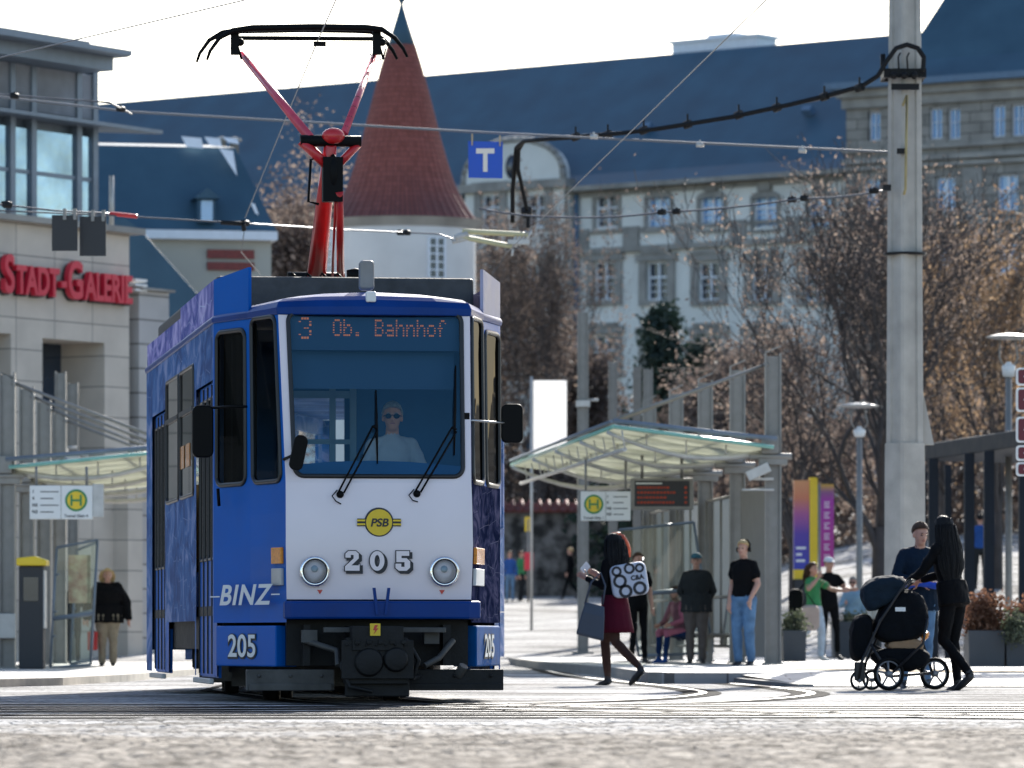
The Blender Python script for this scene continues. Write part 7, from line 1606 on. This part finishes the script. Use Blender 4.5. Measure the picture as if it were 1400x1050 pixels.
# ---------------------------------------------------------------- stroller
Ys = 49.6; st0 = at(1225, 948, Ys); stz = 0
sr_ = thing('stroller', 'black pram with dark hood, three spoked wheels and a packed basket, pushed to the left', 'stroller', (st0.x, Ys, 0))
def sp(px, py, dy=0): return Vector(((px - 700) / F * (Ys + dy) - st0.x, dy, zat(py, Ys + dy)))
FR = mat('stroller_black_frame', (.02, .02, .022), .35, .4, var=.1); FB = cloth('stroller_fabric', (.010, .012, .016)); FN = cloth('stroller_hood_navy', (.012, .022, .034)); GRY = mat('wheel_grey', (.22, .23, .25), .4, .3)
q = MB()
for dy, o in ((-.25, 0), (.25, 6)):
    q.tube([sp(1243 + o, 794, dy), sp(1232 + o, 806, dy), sp(1203 + o, 850, dy), sp(1178 + o, 905, dy), sp(1174 + o, 928, dy)], .014, 8)
    q.tube([sp(1268, 845, dy), sp(1262, 880, dy), sp(1216 if dy < 0 else 1276, 924, dy)], .014, 8); q.tube([sp(1190, 880, dy), sp(1216 if dy < 0 else 1270, 922, dy)], .014, 8)
q.tube([sp(1243, 794, -.25), sp(1249, 794, .25)], .018, 8); q.tube([sp(1216, 925, -.25), sp(1278, 920, .25)], .014, 8)
q.build('frame', FR, sr_)
def pwheel(px, py, dy, r, spokes=3, nm='wheel'):
    c = sp(px, py, dy); c.z = max(c.z, r + .003); Mw = Matrix.Translation(c) @ Matrix.Rotation(R(20), 4, 'Z'); q = MB(); q.tube([(r * .9 * math.cos(2 * math.pi * k / 30), 0, r * .9 * math.sin(2 * math.pi * k / 30)) for k in range(30)], r * .11, 8, closed=True, cap=False); wo = q.xf(Mw).build(nm, M['black'], sr_)
    q = MB(); q.tube([(r * .76 * math.cos(2 * math.pi * k / 30), 0, r * .76 * math.sin(2 * math.pi * k / 30)) for k in range(30)], r * .05, 6, closed=True, cap=False); q.lathe([(0, -.03), (r * .2, -.03), (r * .2, .03), (0, .03)], 12, axis='y')
    for k in range(spokes): a = 2 * math.pi * k / spokes + .4; q.tube([(0, 0, 0), (r * .76 * math.cos(a), 0, r * .76 * math.sin(a))], r * .07, 6)
    q.xf(Mw).build('rim', GRY, wo)
pwheel(1215, 925, -.25, .162, 5); pwheel(1278, 921, .25, .158, 5); pwheel(1175, 932, -.22, .10, 3); pwheel(1192, 931, .22, .10, 3)
q = MB(); 
for dy in (-.22, .22): MB().box(sp(1168, 0, dy).x, sp(1182, 0, dy).x, dy - .03, dy + .03, .10, .28).build('fork', FR, sr_, bevel=.01)
CLO = bpy.data.textures.new('folds', 'CLOUDS'); CLO.noise_scale = .09
def blob(pts, dyw, mat_, nm, sub=None):
    q = MB(); c = sum((Vector(p) for p in pts), Vector((0, 0))) / len(pts); rr = []
    for f, s in ((-1, .80), (-.8, .95), (-.3, 1.02), (.3, 1.02), (.8, .95), (1, .80)):
        rr.append([sp(c.x + (p[0] - c.x) * s, c.y + (p[1] - c.y) * s, 0) + Vector((0, dyw * f, 0)) for p in pts])
    q.loft(rr, 0); o = q.build(nm, mat_, sr_); m_ = o.modifiers.new('sub', 'SUBSURF'); m_.levels = m_.render_levels = 3; d_ = o.modifiers.new('folds', 'DISPLACE'); d_.texture = CLO; d_.strength = .035; d_.texture_coords = 'LOCAL'; return o
blob([(1176, 812), (1178, 800), (1192, 790), (1215, 786), (1236, 790), (1240, 800), (1228, 815), (1210, 828), (1190, 838), (1183, 832)], .22, FN, 'hood')
blob([(1198, 836), (1222, 808), (1245, 806), (1262, 815), (1270, 840), (1266, 870), (1240, 878), (1205, 880), (1192, 866)], .20, FB, 'seat')
blob([(1163, 850), (1170, 842), (1186, 838), (1194, 850), (1190, 880), (1180, 902), (1168, 906), (1160, 890)], .19, FB, 'footmuff')
blob([(1186, 890), (1225, 884), (1268, 886), (1274, 900), (1262, 916), (1218, 918), (1192, 906)], .19, FB, 'basket')
blob([(1205, 884), (1216, 876), (1240, 870), (1264, 876), (1262, 892), (1230, 894)], .15, mat('brown_paper', (.32, .20, .11), .8, var=.15), 'paper_bag')
blob([(1256, 872), (1266, 862), (1271, 868), (1262, 880)], .10, M['orange'], 'orange_item'); blob([(1174, 842), (1184, 838), (1186, 844), (1178, 848)], .06, mat('pink_toy', (.7, .2, .25), .6, var=.3, col2=(.6, .6, .1)), 'toy')
q = MB(); a = sp(1231, 833, -.21); q.box(a.x - .05, a.x + .05, -.215, -.205, a.z - .02, a.z + .02); q.build('fabric_label', M['signwhite'], sr_)
